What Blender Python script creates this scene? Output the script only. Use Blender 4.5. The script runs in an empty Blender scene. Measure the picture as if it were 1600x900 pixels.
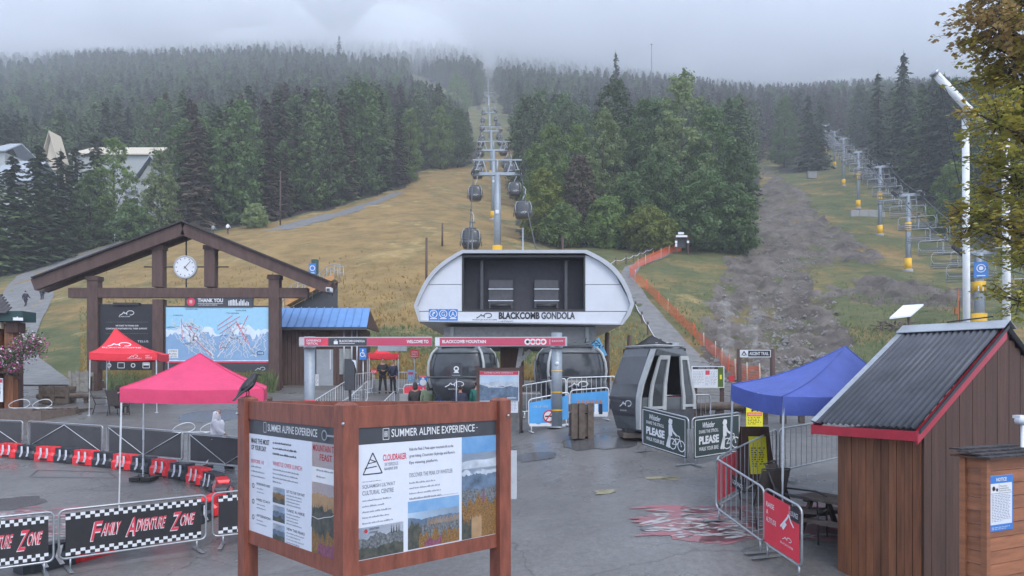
import bpy, math, random
import numpy as np
from mathutils import Vector, Matrix, noise
R = math.radians
rnd = random.Random(7)
F = 1170.0; CX = 800.0; HY = 585.0          # photograph's focal length, centre column and horizon row in its own pixels
sc = bpy.context.scene
# ---------------- camera, world, sun, exposure ----------------
cd = bpy.data.cameras.new('camera'); cam = bpy.data.objects.new('camera', cd); sc.collection.objects.link(cam)
cam.location = (0, 0, 0); cam.rotation_euler = (R(90), 0, 0)
cd.sensor_width = 36; cd.lens = F / 1600 * 36; cd.shift_y = (HY - 450) / 1600; cd.clip_start = .1; cd.clip_end = 6000
sc.camera = cam
SUN_EL, SUN_ROT = R(48), R(150)
w = bpy.data.worlds.new('World'); sc.world = w; w.use_nodes = True
nt = w.node_tree; nt.nodes.clear()
sky = nt.nodes.new('ShaderNodeTexSky'); sky.sky_type = 'NISHITA'; sky.sun_disc = False
sky.sun_elevation = SUN_EL; sky.sun_rotation = SUN_ROT; sky.air_density = 1.0; sky.dust_density = 3.0; sky.ozone_density = 1.5
hsv = nt.nodes.new('ShaderNodeHueSaturation'); hsv.inputs['Saturation'].default_value = .30
mixc = nt.nodes.new('ShaderNodeMix'); mixc.data_type = 'RGBA'; mixc.inputs[0].default_value = .45
mixc.inputs[7].default_value = (7.0, 8.6, 11.9, 1)       # even pale cloud deck over the clear sky
bg = nt.nodes.new('ShaderNodeBackground'); bg.inputs[1].default_value = .13
out = nt.nodes.new('ShaderNodeOutputWorld')
nt.links.new(sky.outputs[0], hsv.inputs['Color']); nt.links.new(hsv.outputs[0], mixc.inputs[6])
nt.links.new(mixc.outputs[2], bg.inputs[0]); nt.links.new(bg.outputs[0], out.inputs[0])
sl = bpy.data.lights.new('sun', 'SUN'); sl.energy = .8; sl.angle = R(25); sl.color = (1, .96, .9)
so = bpy.data.objects.new('sun', sl); sc.collection.objects.link(so); so.rotation_euler = (R(90) - SUN_EL, 0, R(180) - SUN_ROT)
sc.view_settings.view_transform = 'Standard'; sc.view_settings.look = 'None'; sc.view_settings.gamma = 1
sc.view_settings.exposure = .80
sc.cycles.use_denoising = True; sc.cycles.max_bounces = 13; sc.cycles.volume_bounces = 12; sc.cycles.diffuse_bounces = 2
sc.cycles.glossy_bounces = 2; sc.cycles.transmission_bounces = 4; sc.cycles.transparent_max_bounces = 8
sc.cycles.use_adaptive_sampling = True; sc.cycles.adaptive_threshold = .02

# ---------------- helpers ----------------
COL = sc.collection.objects
M = {}
def srgb(c): return tuple(((x / 255 + .055) / 1.055) ** 2.4 if x > 10 else x / 255 / 12.92 for x in c)
def mat(name, col, rough=.6, var=.15, scale=6, metal=0, bump=0, bscale=40, stretch=None, col2=None, alpha=1, trans=0, emit=0, rnd_obj=0, spec=None):
    if name in M: return M[name]
    m = bpy.data.materials.new(name); m.use_nodes = True; M[name] = m
    N = m.node_tree.nodes; L = m.node_tree.links; b = N['Principled BSDF']
    b.inputs['Roughness'].default_value = rough; b.inputs['Metallic'].default_value = metal
    if spec is not None: b.inputs['Specular IOR Level'].default_value = spec
    tc = N.new('ShaderNodeTexCoord'); mp = N.new('ShaderNodeMapping')
    if stretch: mp.inputs['Scale'].default_value = stretch
    L.new(tc.outputs['Object'], mp.inputs['Vector'])
    nz = N.new('ShaderNodeTexNoise'); nz.inputs['Scale'].default_value = scale; nz.inputs['Detail'].default_value = 6; nz.inputs['Roughness'].default_value = .65
    L.new(mp.outputs[0], nz.inputs['Vector'])
    rp = N.new('ShaderNodeValToRGB'); rp.color_ramp.elements[0].position = .3; rp.color_ramp.elements[1].position = .7
    c2 = col2 or tuple(min(1, x * (1 + var)) for x in col); c1 = col if col2 else tuple(x * (1 - var) for x in col)
    rp.color_ramp.elements[0].color = (*c1, 1); rp.color_ramp.elements[1].color = (*c2, 1)
    L.new(nz.outputs[0], rp.inputs[0]); last = rp.outputs[0]
    if rnd_obj:
        oi = N.new('ShaderNodeObjectInfo'); hs = N.new('ShaderNodeHueSaturation')
        ml = N.new('ShaderNodeMapRange'); ml.inputs[3].default_value = 1 - rnd_obj; ml.inputs[4].default_value = 1 + rnd_obj
        L.new(oi.outputs['Random'], ml.inputs[0]); L.new(ml.outputs[0], hs.inputs['Value']); L.new(last, hs.inputs['Color']); last = hs.outputs[0]
    L.new(last, b.inputs['Base Color'])
    if bump:
        n2 = N.new('ShaderNodeTexNoise'); n2.inputs['Scale'].default_value = bscale; n2.inputs['Detail'].default_value = 8
        L.new(mp.outputs[0], n2.inputs['Vector']); bp = N.new('ShaderNodeBump'); bp.inputs['Strength'].default_value = bump; bp.inputs['Distance'].default_value = .02
        L.new(n2.outputs[0], bp.inputs['Height']); L.new(bp.outputs[0], b.inputs['Normal'])
    if trans: b.inputs['Transmission Weight'].default_value = trans; b.inputs['IOR'].default_value = 1.3
    if name.startswith('leaf_'):
        tl = N.new('ShaderNodeBsdfTranslucent'); ms = N.new('ShaderNodeMixShader'); ms.inputs[0].default_value = .4; L.new(last, tl.inputs[0]); L.new(b.outputs[0], ms.inputs[1]); L.new(tl.outputs[0], ms.inputs[2]); L.new(ms.outputs[0], N['Material Output'].inputs[0])
    if alpha < 1: b.inputs['Alpha'].default_value = alpha
    if emit: b.inputs['Emission Color'].default_value = (*col, 1); b.inputs['Emission Strength'].default_value = emit
    return m
def S(*c): return srgb(c)
for n, c, kw in [
    ('kiosk_wood', (.20, .060, .036), dict(rough=.55, var=.35, scale=9, stretch=(1, 1, .25), bump=.3, bscale=30)),
    ('timber', (.085, .050, .042), dict(rough=.7, var=.3, scale=4, stretch=(1, 1, .3), bump=.3)),
    ('old_wood', (.11, .085, .07), dict(rough=.85, var=.4, scale=5, bump=.5)),
    ('deck_wood', (.12, .09, .075), dict(rough=.5, var=.3, scale=5)),
    ('hut_wood', (0.17, 0.064, 0.027), dict(rough=.6, var=.45, scale=3, stretch=(4, 4, .35), bump=.3, rnd_obj=.25)),
    ('hut_dark', (0.066, 0.03, 0.02), dict(rough=.7, var=.35, scale=3, stretch=(4, 4, .35), bump=.3, rnd_obj=.12)),
    ('box_wood', (.26, .10, .045), dict(rough=.6, var=.3, scale=4, stretch=(.5, .5, 4), bump=.2, rnd_obj=.15)),
    ('shingle', (.045, .042, .045), dict(rough=.9, var=.5, scale=30, bump=.8, bscale=60, rnd_obj=.4)),
    ('galv', (.36, .38, .40), dict(rough=.35, metal=.7, var=.15, scale=12)),
    ('steel_white', (.62, .65, .68), dict(rough=.4, metal=.3, var=.1)),
    ('white', (.66, .68, .71), dict(rough=.4, var=.06, scale=2)),
    ('paper', (.60, .64, .72), dict(rough=.35, var=.03)),
    ('shell_white', (.56, .59, .64), dict(rough=.35, var=.05, scale=1.5)),
    ('shell_rim', (.40, .42, .45), dict(rough=.35, var=.06, scale=1.5)),
    ('red_fabric', (.66, .022, .04), dict(rough=.6, var=.12, scale=2.5, bump=1.0, bscale=3)),
    ('pink_fabric', (.58, .040, .125), dict(rough=.55, var=.12, scale=2.2, bump=1.0, bscale=3)),
    ('blue_fabric', (.055, .09, .34), dict(rough=.6, var=.16, scale=2.5, bump=1.0, bscale=3)),
    ('black_fabric', (.02, .02, .024), dict(rough=.7)),
    ('red_plastic', (.72, .025, .035), dict(rough=.3, var=.12, scale=4, bump=.1, rnd_obj=.1)),
    ('black_plastic', (.022, .026, .034), dict(rough=.35, var=.3, scale=4, rnd_obj=.1)),
    ('arrow', (.50, .50, .54), dict(rough=.6, var=.35, scale=20)),
    ('red_paint', (.35, .012, .03), dict(rough=.4, var=.15)),
    ('pink_sign', (.46, .055, .11), dict(rough=.4, var=.05)),
    ('banner_red', (.62, .035, .06), dict(rough=.5, var=.08, scale=2)),
    ('banner_black', (.018, .018, .022), dict(rough=.5, var=.2)),
    ('banner_green', (.030, .050, .048), dict(rough=.5, var=.1)),
    ('screen_grey', (.055, .058, .064), dict(rough=.7, var=.15, scale=3)),
    ('corrugated', (0.062, 0.067, 0.08), dict(rough=.42, metal=.2, var=.3, scale=2, bump=.1)),
    ('roof_blue', (.10, .24, .50), dict(rough=.4, var=.1, scale=2)),
    ('roof_green', (.012, .045, .045), dict(rough=.5, var=.1)),
    ('roof_grey', (.30, .33, .36), dict(rough=.6, var=.15, scale=2)),
    ('cream', (0.52, 0.46, 0.36), dict(rough=.7, var=.1)),
    ('lodge_wall', (.33, .35, .34), dict(rough=.8, var=.2)),
    ('yellow', (.75, .42, .01), dict(rough=.5, var=.1)),
    ('sign_yellow', (.80, .72, .02), dict(rough=.5, var=.05)),
    ('orange', (.85, .13, .04), dict(rough=.6, var=.15)),
    ('concrete', (.30, .30, .30), dict(rough=.85, var=.15)),
    ('tower_grey', (.27, .31, .35), dict(rough=.5, metal=.3, var=.1)),
    ('dark_glass', (0.05, 0.055, 0.062), dict(rough=.08, var=.3, scale=1)),
    ('smoke_glass', (.05, .055, .06), dict(rough=.1, var=.3, scale=1)),
    ('cabin_dark', (0.055, 0.058, 0.066), dict(rough=.3, var=.2)),
    ('cabin_grey', (.085, .095, .10), dict(rough=.3, var=.15)),
    ('cabin_light', (.35, .37, .37), dict(rough=.35, var=.1)),
    ('cable', (.06, .065, .07), dict(rough=.5, metal=.5)),
    ('dark_metal', (.03, .03, .033), dict(rough=.45)),
    ('pole_white', (.72, .74, .74), dict(rough=.4, var=.12, scale=3)),
    ('sign_blue', (.03, .17, .50), dict(rough=.4, var=.05)),
    ('sky_blue', (.08, .33, .68), dict(rough=.5, var=.1, scale=3)),
    ('sign_red', (.55, .02, .03), dict(rough=.4)),
    ('ink', (.015, .015, .02), dict(rough=.5)),
    ('ink_grey', (.20, .22, .26), dict(rough=.5)),
    ('ink_red', (.42, .03, .05), dict(rough=.5)),
    ('ink_pink', (.60, .05, .09), dict(rough=.5)),
    ('header_grey', (.045, .050, .060), dict(rough=.45, var=.1)),
    ('tyre', (.02, .02, .02), dict(rough=.8)),
    ('skin', (.42, .22, .15), dict(rough=.6, var=.05)), ('hair', (.025, .018, .014), dict(rough=.7)),
    ('cloth_black', (.018, .019, .024), dict(rough=.8)), ('cloth_navy', (.02, .024, .05), dict(rough=.8)),
    ('cloth_green', (.24, .28, .18), dict(rough=.85)), ('cloth_teal', (.012, .12, .10), dict(rough=.8)),
    ('cloth_white', (.80, .81, .86), dict(rough=.8, var=.1)), ('cloth_dark', (.05, .04, .04), dict(rough=.8)),
    ('cloth_blue', (.03, .05, .09), dict(rough=.8)),
    ('crow_black', (.014, .013, .017), dict(rough=.4, var=.4, scale=30, bump=.4, bscale=60)),
    ('bark', (.06, .045, .035), dict(rough=.9, var=.3, bump=.6)), ('bark_pale', (.22, .21, .19), dict(rough=.9, var=.3)),
    ('rock', (.20, .19, .18), dict(rough=.9, var=.35, scale=3)),
    ('clay', (.30, .10, .03), dict(rough=.6)), ('tan', (.34, .22, .12), dict(rough=.7, var=.2)),
    ('needles_green', (0.034, 0.058, 0.02), dict(rough=.7, var=.45, scale=.35, rnd_obj=.35)),
    ('needles_mid', (0.056, 0.094, 0.026), dict(rough=.7, var=.45, scale=.35, rnd_obj=.35)),
    ('needles_brown', (0.072, 0.056, 0.036), dict(rough=.8, var=.35, scale=.35, rnd_obj=.3)),
    ('leaf_dark', (0.085, 0.145, 0.045), dict(rough=.6, var=.45, scale=.5, rnd_obj=.2)),
    ('leaf_mid', (0.13, 0.2, 0.048), dict(rough=.6, var=.4, scale=.5, rnd_obj=.2)),
    ('leaf_pale', (0.2, 0.26, 0.1), dict(rough=.6, var=.45, scale=.6, rnd_obj=.2)),
    ('leaf_yellow', (0.18, 0.22, 0.03), dict(rough=.6, var=.4, scale=.5, rnd_obj=.2)),
    ('leaf_autumn', (.50, .34, .06), dict(rough=.6, col2=(.34, .40, .10), scale=.9)),
    ('leaf_bronze', (0.34, 0.24, 0.1), dict(rough=.6, var=.4, scale=2)),
    ('basket_leaf', (.05, .09, .03), dict(rough=.7, var=.4)), ('petal_pink', (.45, .08, .25), dict(rough=.6, var=.4, scale=20)),
    ('petal_white', (.55, .45, .5), dict(rough=.6)), ('reed', (.10, .13, .05), dict(rough=.8, var=.4)),
    ('dry_grass', (.28, .19, .06), dict(rough=.9, var=.4, scale=1.5, rnd_obj=.2)), ('ramp_orange', (.50, .26, .10), dict(rough=.7, var=.2)),
    ('photo_snow', (.42, .48, .55), dict(rough=.5, var=.3, scale=5)), ('photo_peak', (.10, .15, .22), dict(rough=.5, var=.5, scale=6)),
    ('photo_sky', (.28, .45, .66), dict(rough=.4, col2=(.55, .64, .72), scale=1.2)), ('photo_sky_deep', (.08, .24, .48), dict(rough=.4, col2=(.30, .46, .64), scale=1)),
    ('photo_forest', (.02, .03, .028), dict(rough=.5, col2=(.10, .10, .08), scale=14)),
    ('photo_gold', (.36, .19, .045), dict(rough=.5, col2=(.03, .025, .03), scale=55)),
    ('photo_rock', (.02, .025, .03), dict(rough=.5, col2=(.22, .24, .26), scale=40)),
    ('photo_dusk', (.62, .36, .25), dict(rough=.5, var=.2, scale=2)), ('photo_plum', (.10, .03, .06), dict(rough=.5, col2=(.30, .10, .16), scale=30)),
    ('map_low', (.22, .36, .55), dict(rough=.4, var=.1, scale=2)), ('map_sky', (.30, .55, .72), dict(rough=.4, var=.05)), ('map_snow', (.62, .72, .85), dict(rough=.4, var=.08, scale=2)),
]: mat(n, c, **kw)

class MB:
    """collects shapes with a material each and links them as one mesh"""
    def __init__(s): s.v = []; s.f = []; s.m = []; s.slots = []; s.smooth = []
    def mi(s, m):
        if m not in s.slots: s.slots.append(m)
        return s.slots.index(m)
    def add(s, vs, fs, m, smooth=False):
        o = len(s.v); s.v += [tuple(v) for v in vs]; k = s.mi(m)
        for f in fs: s.f.append([i + o for i in f]); s.m.append(k); s.smooth.append(smooth)
        return s
    def box(s, c, d, m, rot=None, rz=0):
        c = Vector(c); hx, hy, hz = d[0] / 2, d[1] / 2, d[2] / 2
        Q = rot if rot is not None else Matrix.Rotation(rz, 3, 'Z')
        vs = [c + Q @ Vector((x, y, z)) for x in (-hx, hx) for y in (-hy, hy) for z in (-hz, hz)]
        return s.add(vs, [(0, 1, 3, 2), (4, 6, 7, 5), (0, 4, 5, 1), (2, 3, 7, 6), (0, 2, 6, 4), (1, 5, 7, 3)], m)
    def beam(s, a, b, wd, ht, m, up=(0, 0, 1)):
        a, b = Vector(a), Vector(b); d = b - a; L = d.length
        if L < 1e-6: return s
        d /= L; u = Vector(up); sx = d.cross(u)
        if sx.length < 1e-4: sx = d.cross(Vector((0, 1, 0)))
        sx.normalize(); uz = sx.cross(d)
        return s.box((a + b) / 2, (wd, L, ht), m, rot=Matrix((sx, d, uz)).transposed())
    def tube(s, pts, r, m, n=8, closed=False, caps=True):
        pts = [Vector(p) for p in pts]; k = len(pts); rs = r if isinstance(r, (list, tuple)) else [r] * k; rings = []; prev = None
        for i, p in enumerate(pts):
            a = pts[i - 1] if (i or closed) else p; b = pts[(i + 1) % k] if (i < k - 1 or closed) else p
            t = (b - a); t = t.normalized() if t.length > 1e-9 else Vector((0, 0, 1))
            if prev is None: u = t.cross(Vector((0, 0, 1)) if abs(t.z) < .9 else Vector((0, 1, 0))).normalized()
            else:
                u = prev - t * prev.dot(t)
                u = u.normalized() if u.length > 1e-6 else t.orthogonal().normalized()
            prev = u; q = t.cross(u)
            rings.append([p + (u * math.cos(2 * math.pi * j / n) + q * math.sin(2 * math.pi * j / n)) * rs[i] for j in range(n)])
        vs = [v for rg in rings for v in rg]; fs = []
        for i in range(k if closed else k - 1):
            for j in range(n):
                a0 = i * n; b0 = ((i + 1) % k) * n
                fs.append((a0 + j, a0 + (j + 1) % n, b0 + (j + 1) % n, b0 + j))
        if caps and not closed: fs += [tuple(range(n))[::-1], tuple((k - 1) * n + j for j in range(n))]
        return s.add(vs, fs, m, True)
    def lathe(s, c, prof, m, n=16, ax='Z', smooth=True):
        c = Vector(c); vs = []
        for r, z in prof:
            for j in range(n):
                a = 2 * math.pi * j / n; x, y = r * math.cos(a), r * math.sin(a)
                vs.append(c + (Vector((x, y, z)) if ax == 'Z' else Vector((x, -z, y))))
        k = len(prof); fs = [(i * n + j, i * n + (j + 1) % n, (i + 1) * n + (j + 1) % n, (i + 1) * n + j) for i in range(k - 1) for j in range(n)]
        fs += [tuple(range(n))[::-1], tuple((k - 1) * n + j for j in range(n))]
        return s.add(vs, fs, m, smooth)
    def prism(s, poly, off, m, side=None):
        a = [Vector(p) for p in poly]; off = Vector(off); n = len(a)
        s.add(a + [p + off for p in a], [tuple(range(n))[::-1], tuple(range(n, 2 * n))], m)
        return s.add(a + [p + off for p in a], [(i, (i + 1) % n, n + (i + 1) % n, n + i) for i in range(n)], side or m)
    def quad(s, vs, m): return s.add(vs, [tuple(range(len(vs)))], m)
    def build(s, name, parent=None, world=True, label=None, kind=None, cat=None, group=None):
        vs = s.v
        if parent is not None and world:
            Mi = wm(parent).inverted(); vs = [Mi @ Vector(v) for v in vs]
        me = bpy.data.meshes.new(name); me.from_pydata([tuple(v) for v in vs], [], s.f)
        for k in s.slots: me.materials.append(M[k])
        me.polygons.foreach_set('material_index', s.m); me.polygons.foreach_set('use_smooth', s.smooth); me.update()
        o = bpy.data.objects.new(name, me); COL.link(o); o.parent = parent
        return tag(o, label, cat, group, kind)
def wm(o):
    m = Matrix.LocRotScale(o.location, o.rotation_euler, o.scale); return wm(o.parent) @ m if o.parent else m
def tag(o, label=None, cat=None, group=None, kind=None):
    for k, v in (('label', label), ('category', cat), ('group', group), ('kind', kind)):
        if v: o[k] = v
    return o
def thing(name, label, cat, loc=(0, 0, 0), rz=0, group=None):
    o = bpy.data.objects.new(name, None); COL.link(o); o.location = loc; o.rotation_euler = (0, 0, rz); o.empty_display_size = .2
    return tag(o, label, cat, group)
KIDS = {}
def kids(o):
    if o.name not in KIDS: KIDS[o.name] = [c for c in COL if c.parent == o]
    return KIDS[o.name]
def dup(o, loc=None, rz=None, label=None, group=None, parent=None, scale=None):
    c = o.copy(); COL.link(c); c.parent = parent
    if loc is not None: c.location = loc
    if rz is not None: c.rotation_euler = (0, 0, rz)
    if scale is not None: c.scale = scale
    if label: c['label'] = label
    if group: c['group'] = group
    for ch in kids(o): dup(ch, parent=c)
    return c
ORD = ['nearest', 'second', 'third', 'fourth', 'fifth', 'sixth', 'seventh', 'eighth', 'ninth', 'tenth', 'eleventh', 'twelfth', 'thirteenth', 'fourteenth', 'fifteenth', 'sixteenth',
       'seventeenth', 'eighteenth', 'nineteenth', 'twentieth'] + ['twenty-' + x for x in 'first second third fourth fifth sixth seventh eighth ninth'.split()] + ['thirtieth'] + ['thirty-' + x for x in 'first second third fourth fifth sixth seventh eighth ninth'.split()]

TX = {}
def text_mesh(body, bold=0):
    k = (body, bold)
    if k in TX: return TX[k]
    cu = bpy.data.curves.new('t', 'FONT'); cu.body = body; cu.size = 1; cu.offset = bold; cu.resolution_u = 3; cu.space_line = .95
    o = bpy.data.objects.new('t', cu); COL.link(o); dg = bpy.context.evaluated_depsgraph_get(); dg.update()
    me = bpy.data.meshes.new_from_object(o.evaluated_get(dg)); vs = [v.co.copy() for v in me.vertices]; fs = [tuple(p.vertices) for p in me.polygons]
    bpy.data.objects.remove(o); bpy.data.curves.remove(cu); bpy.data.meshes.remove(me)
    if not vs: vs = [Vector((0, 0, 0))] * 3; fs = [(0, 1, 2)]
    x0 = min(v.x for v in vs); x1 = max(v.x for v in vs); y0 = min(v.y for v in vs); y1 = max(v.y for v in vs)
    TX[k] = (vs, fs, x0, x1, y0, y1); return TX[k]
class Board:
    """flat print laid out in a sign's own plane: origin = its lower left corner, u right, v up, both in metres"""
    def __init__(s, o, u, v, W, H):
        s.o = Vector(o); s.u = Vector(u).normalized(); s.v = Vector(v).normalized(); s.n = s.u.cross(s.v); s.W = W; s.H = H; s.mb = MB(); s.rn = random.Random(int(W * 1000))
    def p(s, x, y, d): return s.o + s.u * x * s.W + s.v * y * s.H + s.n * d
    def rect(s, x0, y0, x1, y1, m, d=.003):
        s.mb.quad([s.p(x0, y0, d), s.p(x1, y0, d), s.p(x1, y1, d), s.p(x0, y1, d)], m); return s
    def poly(s, pts, m, d=.004): s.mb.quad([s.p(x, y, d) for x, y in pts], m); return s
    def ridge(s, x0, x1, yb, yt, amp, m, d=.005, n=24, seed=1, jag=3):
        r = random.Random(seed); tops = []
        for i in range(n + 1):
            t = i / n; tops.append(yt + amp * (noise.noise(Vector((t * jag + seed * 3.7, seed, 0))) + .4 * (r.random() - .5)))
        for i in range(n):
            a = x0 + (x1 - x0) * i / n; b = x0 + (x1 - x0) * (i + 1) / n
            s.mb.quad([s.p(a, yb, d), s.p(b, yb, d), s.p(b, tops[i + 1], d), s.p(a, tops[i], d)], m)
        return s
    def text(s, body, x, y, w=None, h=None, m='ink', d=.006, bold=0, align='L', shear=0):
        vs, fs, x0, x1, y0, y1 = text_mesh(body, bold); tw, th = max(x1 - x0, 1e-3), max(y1 - y0, 1e-3)
        if w and h: sx, sy = w * s.W / tw, h * s.H / th
        elif h: sy = h * s.H / th; sx = sy
        else: sx = w * s.W / tw; sy = sx
        ox = x * s.W - (0 if align == 'L' else tw * sx / 2 if align == 'C' else tw * sx)
        s.mb.add([s.o + s.u * (ox + (v.x - x0) * sx + shear * (v.y - y0) * sy) + s.v * (y * s.H + (v.y - y0) * sy) + s.n * d for v in vs], fs, m); return s
    def lines(s, x0, x1, y1, n, dy, th, m='ink_grey', d=.005):
        for i in range(n):
            y = y1 - i * dy; x = x0; end = x0 + (x1 - x0) * (s.rn.uniform(.5, .8) if i == n - 1 else s.rn.uniform(.88, 1))
            fine = s.W > 1.2; lw = th * s.H / s.W * (.42 if fine else 2.2); left = s.rn.randint(3, 8)
            while x < end - .004:
                w = min(lw * s.rn.uniform(.7, 1.2), end - x); hh = th * (s.rn.choice((.62, .62, .95)) if fine else 1); s.rect(x, y - th, x + w, y - th + hh, m, d); left -= 1 if fine else 4; x += w + lw * (.45 if left > 0 else 1.3)
                if left <= 0: left = s.rn.randint(3, 8)
        return s
    def line(s, pts, wd, m, d=.006):
        for (a, b), (c, e) in zip(pts, pts[1:]):
            A = Vector((a * s.W, b * s.H)); B = Vector((c * s.W, e * s.H)); t = B - A
            if t.length < 1e-6: continue
            t.normalize(); q = Vector((-t.y, t.x)) * wd / 2
            s.mb.quad([s.o + s.u * P.x + s.v * P.y + s.n * d for P in (A - q, B - q, B + q, A + q)], m)
        return s
    def disc(s, x, y, r, m, d=.006, n=20, r0=0):
        pts = [(math.cos(2 * math.pi * i / n), math.sin(2 * math.pi * i / n)) for i in range(n)]
        c = s.o + s.u * x * s.W + s.v * y * s.H + s.n * d
        if not r0: s.mb.quad([c + s.u * a * r + s.v * b * r for a, b in pts], m)
        else:
            s.mb.add([c + (s.u * a + s.v * b) * r for a, b in pts] + [c + (s.u * a + s.v * b) * r0 for a, b in pts], [(i, (i + 1) % n, n + (i + 1) % n, n + i) for i in range(n)], m)
        return s
    def swoosh(s, x, y, w, m='white', d=.006):
        """the resort's emblem: a rising peak stroke and an open oval"""
        k = w * s.W / s.H * .32
        s.line([(x, y), (x + w * .2, y + k * .35), (x + w * .3, y + k * .75), (x + w * .36, y + k * .4), (x + w * .45, y + k * .55), (x + w * .52, y + k * .15)], w * s.W * .05, m, d)
        s.line([(x + w * (.74 + .24 * math.cos(R(a))), y + k * (.55 + .45 * math.sin(R(a)))) for a in range(200, -120, -20)], w * s.W * .045, m, d); return s
    def build(s, parent, name='print'): return s.mb.build(name, parent)

# ---------------- terrain heights: metres at true distance, kept in a table of bearing and distance ----------------
GL = ([-80, 6, 12, 15.6, 18, 20, 22, 25.5, 27, 29, 31, 34, 38], [-3.7, -3.65, -3.55, -3.5, -3.25, -3.05, -2.84, -2.6, -2.35, -2.05, -1.75, -1.35, -.95])
GR = ([-80, 6, 10, 11.7, 13.8, 16, 18, 20.5, 25, 30, 34, 38], [-3.8, -3.7, -3.45, -3.15, -2.65, -2.33, -2.05, -1.72, -1.3, -.95, -.8, -.68])
def G(X, Y):
    t = np.clip((np.asarray(X) + 5) / 8, 0, 1); t = t * t * (3 - 2 * t)
    return np.interp(Y, *GL) * (1 - t) + np.interp(Y, *GR) * t
YK = [45, 50, 60, 72, 85, 100, 130, 160, 200, 250, 350, 500, 650, 800]
TB = {-200: [595, 578, 537, 494, 464, 442, 404, 364, 312, 260, 202, 157, 127, 114],
      0: [595, 578, 535, 492, 462, 440, 402, 362, 310, 258, 200, 155, 120, 108],
      200: [594, 576, 528, 473, 428, 395, 365, 335, 290, 250, 188, 142, 112, 100],
      450: [592, 572, 515, 455, 410, 375, 340, 308, 275, 240, 184, 134, 104, 86],
      600: [593, 575, 518, 455, 405, 365, 328, 298, 264, 232, 188, 152, 122, 90],
      700: [594, 577, 524, 460, 405, 367, 331, 297, 262, 236, 200, 164, 128, 90],
      760: [595, 579, 530, 462, 395, 368, 343, 308, 262, 228, 187, 150, 120, 92],
      850: [596, 581, 538, 480, 425, 388, 360, 325, 290, 252, 202, 160, 128, 108],
      1000: [597, 582, 540, 475, 428, 391, 367, 335, 300, 265, 205, 165, 145, 135],
      1100: [598, 583, 540, 482, 435, 397, 365, 335, 300, 262, 205, 172, 158, 150],
      1200: [598, 583, 538, 488, 442, 402, 348, 310, 277, 252, 215, 185, 168, 158],
      1400: [597, 580, 528, 478, 436, 402, 340, 295, 260, 232, 200, 172, 158, 150],
      1500: [596, 575, 520, 472, 436, 406, 350, 305, 262, 234, 200, 172, 158, 150],
      1800: [596, 575, 520, 472, 436, 406, 350, 305, 262, 234, 200, 172, 158, 150]}
PXC = sorted(TB)
_dy = np.concatenate([np.linspace(44, 100, 60), np.geomspace(101, 800, 140)]); _dp = np.arange(-200, 1801, 25.0)
_zc = np.array([np.interp(_dy, YK, [(HY - p) / F * y for p, y in zip(TB[c], YK)]) for c in PXC])
_Z = np.array([[np.interp(p, PXC, _zc[:, j]) for j in range(len(_dy))] for p in _dp])
def _sm(A, n):
    for _ in range(n): A = np.concatenate([A[:1], (A[:-2] + 2 * A[1:-1] + A[2:]) / 4, A[-1:]], 0)
    return A
_Z = _sm(_Z, 4); _Z = _sm(_Z.T, 4).T
def H(X, Y):
    X = np.asarray(X, float); Y = np.asarray(Y, float); Ys = np.maximum(Y, 40)
    px = np.clip(CX + F * X / Ys, -200, 1799.9); yy = np.clip(Y, 44, 799.9)
    i = (px + 200) / 25; i0 = np.clip(i.astype(int), 0, len(_dp) - 2); fi = i - i0
    jf = np.interp(yy, _dy, np.arange(len(_dy))); j0 = np.clip(jf.astype(int), 0, len(_dy) - 2); fj = jf - j0
    z = (_Z[i0, j0] * (1 - fi) + _Z[i0 + 1, j0] * fi) * (1 - fj) + (_Z[i0, j0 + 1] * (1 - fi) + _Z[i0 + 1, j0 + 1] * fi) * fj
    z = z - np.maximum(Y - 800, 0) * .15
    g = G(X, Y); t = np.clip((Y - 38) / 8, 0, 1); t = t * t * (3 - 2 * t)
    return g * (1 - t) + z * t
def on_top(px, py, h, Y0=22, Y1=32):
    """ground point in column px where a figure of height h tops out at row py"""
    best = min(np.arange(Y0, Y1, .1), key=lambda y: abs(HY - F * (float(H((px - CX) / F * y, y)) + h) / y - py)); return on(px, float(best))
def gz(X, Y): return float(H(X, Y))
_ym = np.concatenate([np.linspace(6.5, 60, 600), np.geomspace(60.1, 700, 900)])
def gp(px, py):
    """ground point seen at a pixel of the photograph"""
    X = (px - CX) / F * _ym; q = HY - F * H(X, _ym) / _ym; k = np.nonzero(q <= py)[0]; i = int(k[0]) if len(k) else len(_ym) - 1
    Y = float(_ym[i]); return Vector(((px - CX) / F * Y, Y, gz((px - CX) / F * Y, Y)))
def at(px, py, Y): return Vector(((px - CX) / F * Y, Y, (HY - py) / F * Y))
def on(px, Y): X = (px - CX) / F * Y; return Vector((X, Y, gz(X, Y)))
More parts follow.
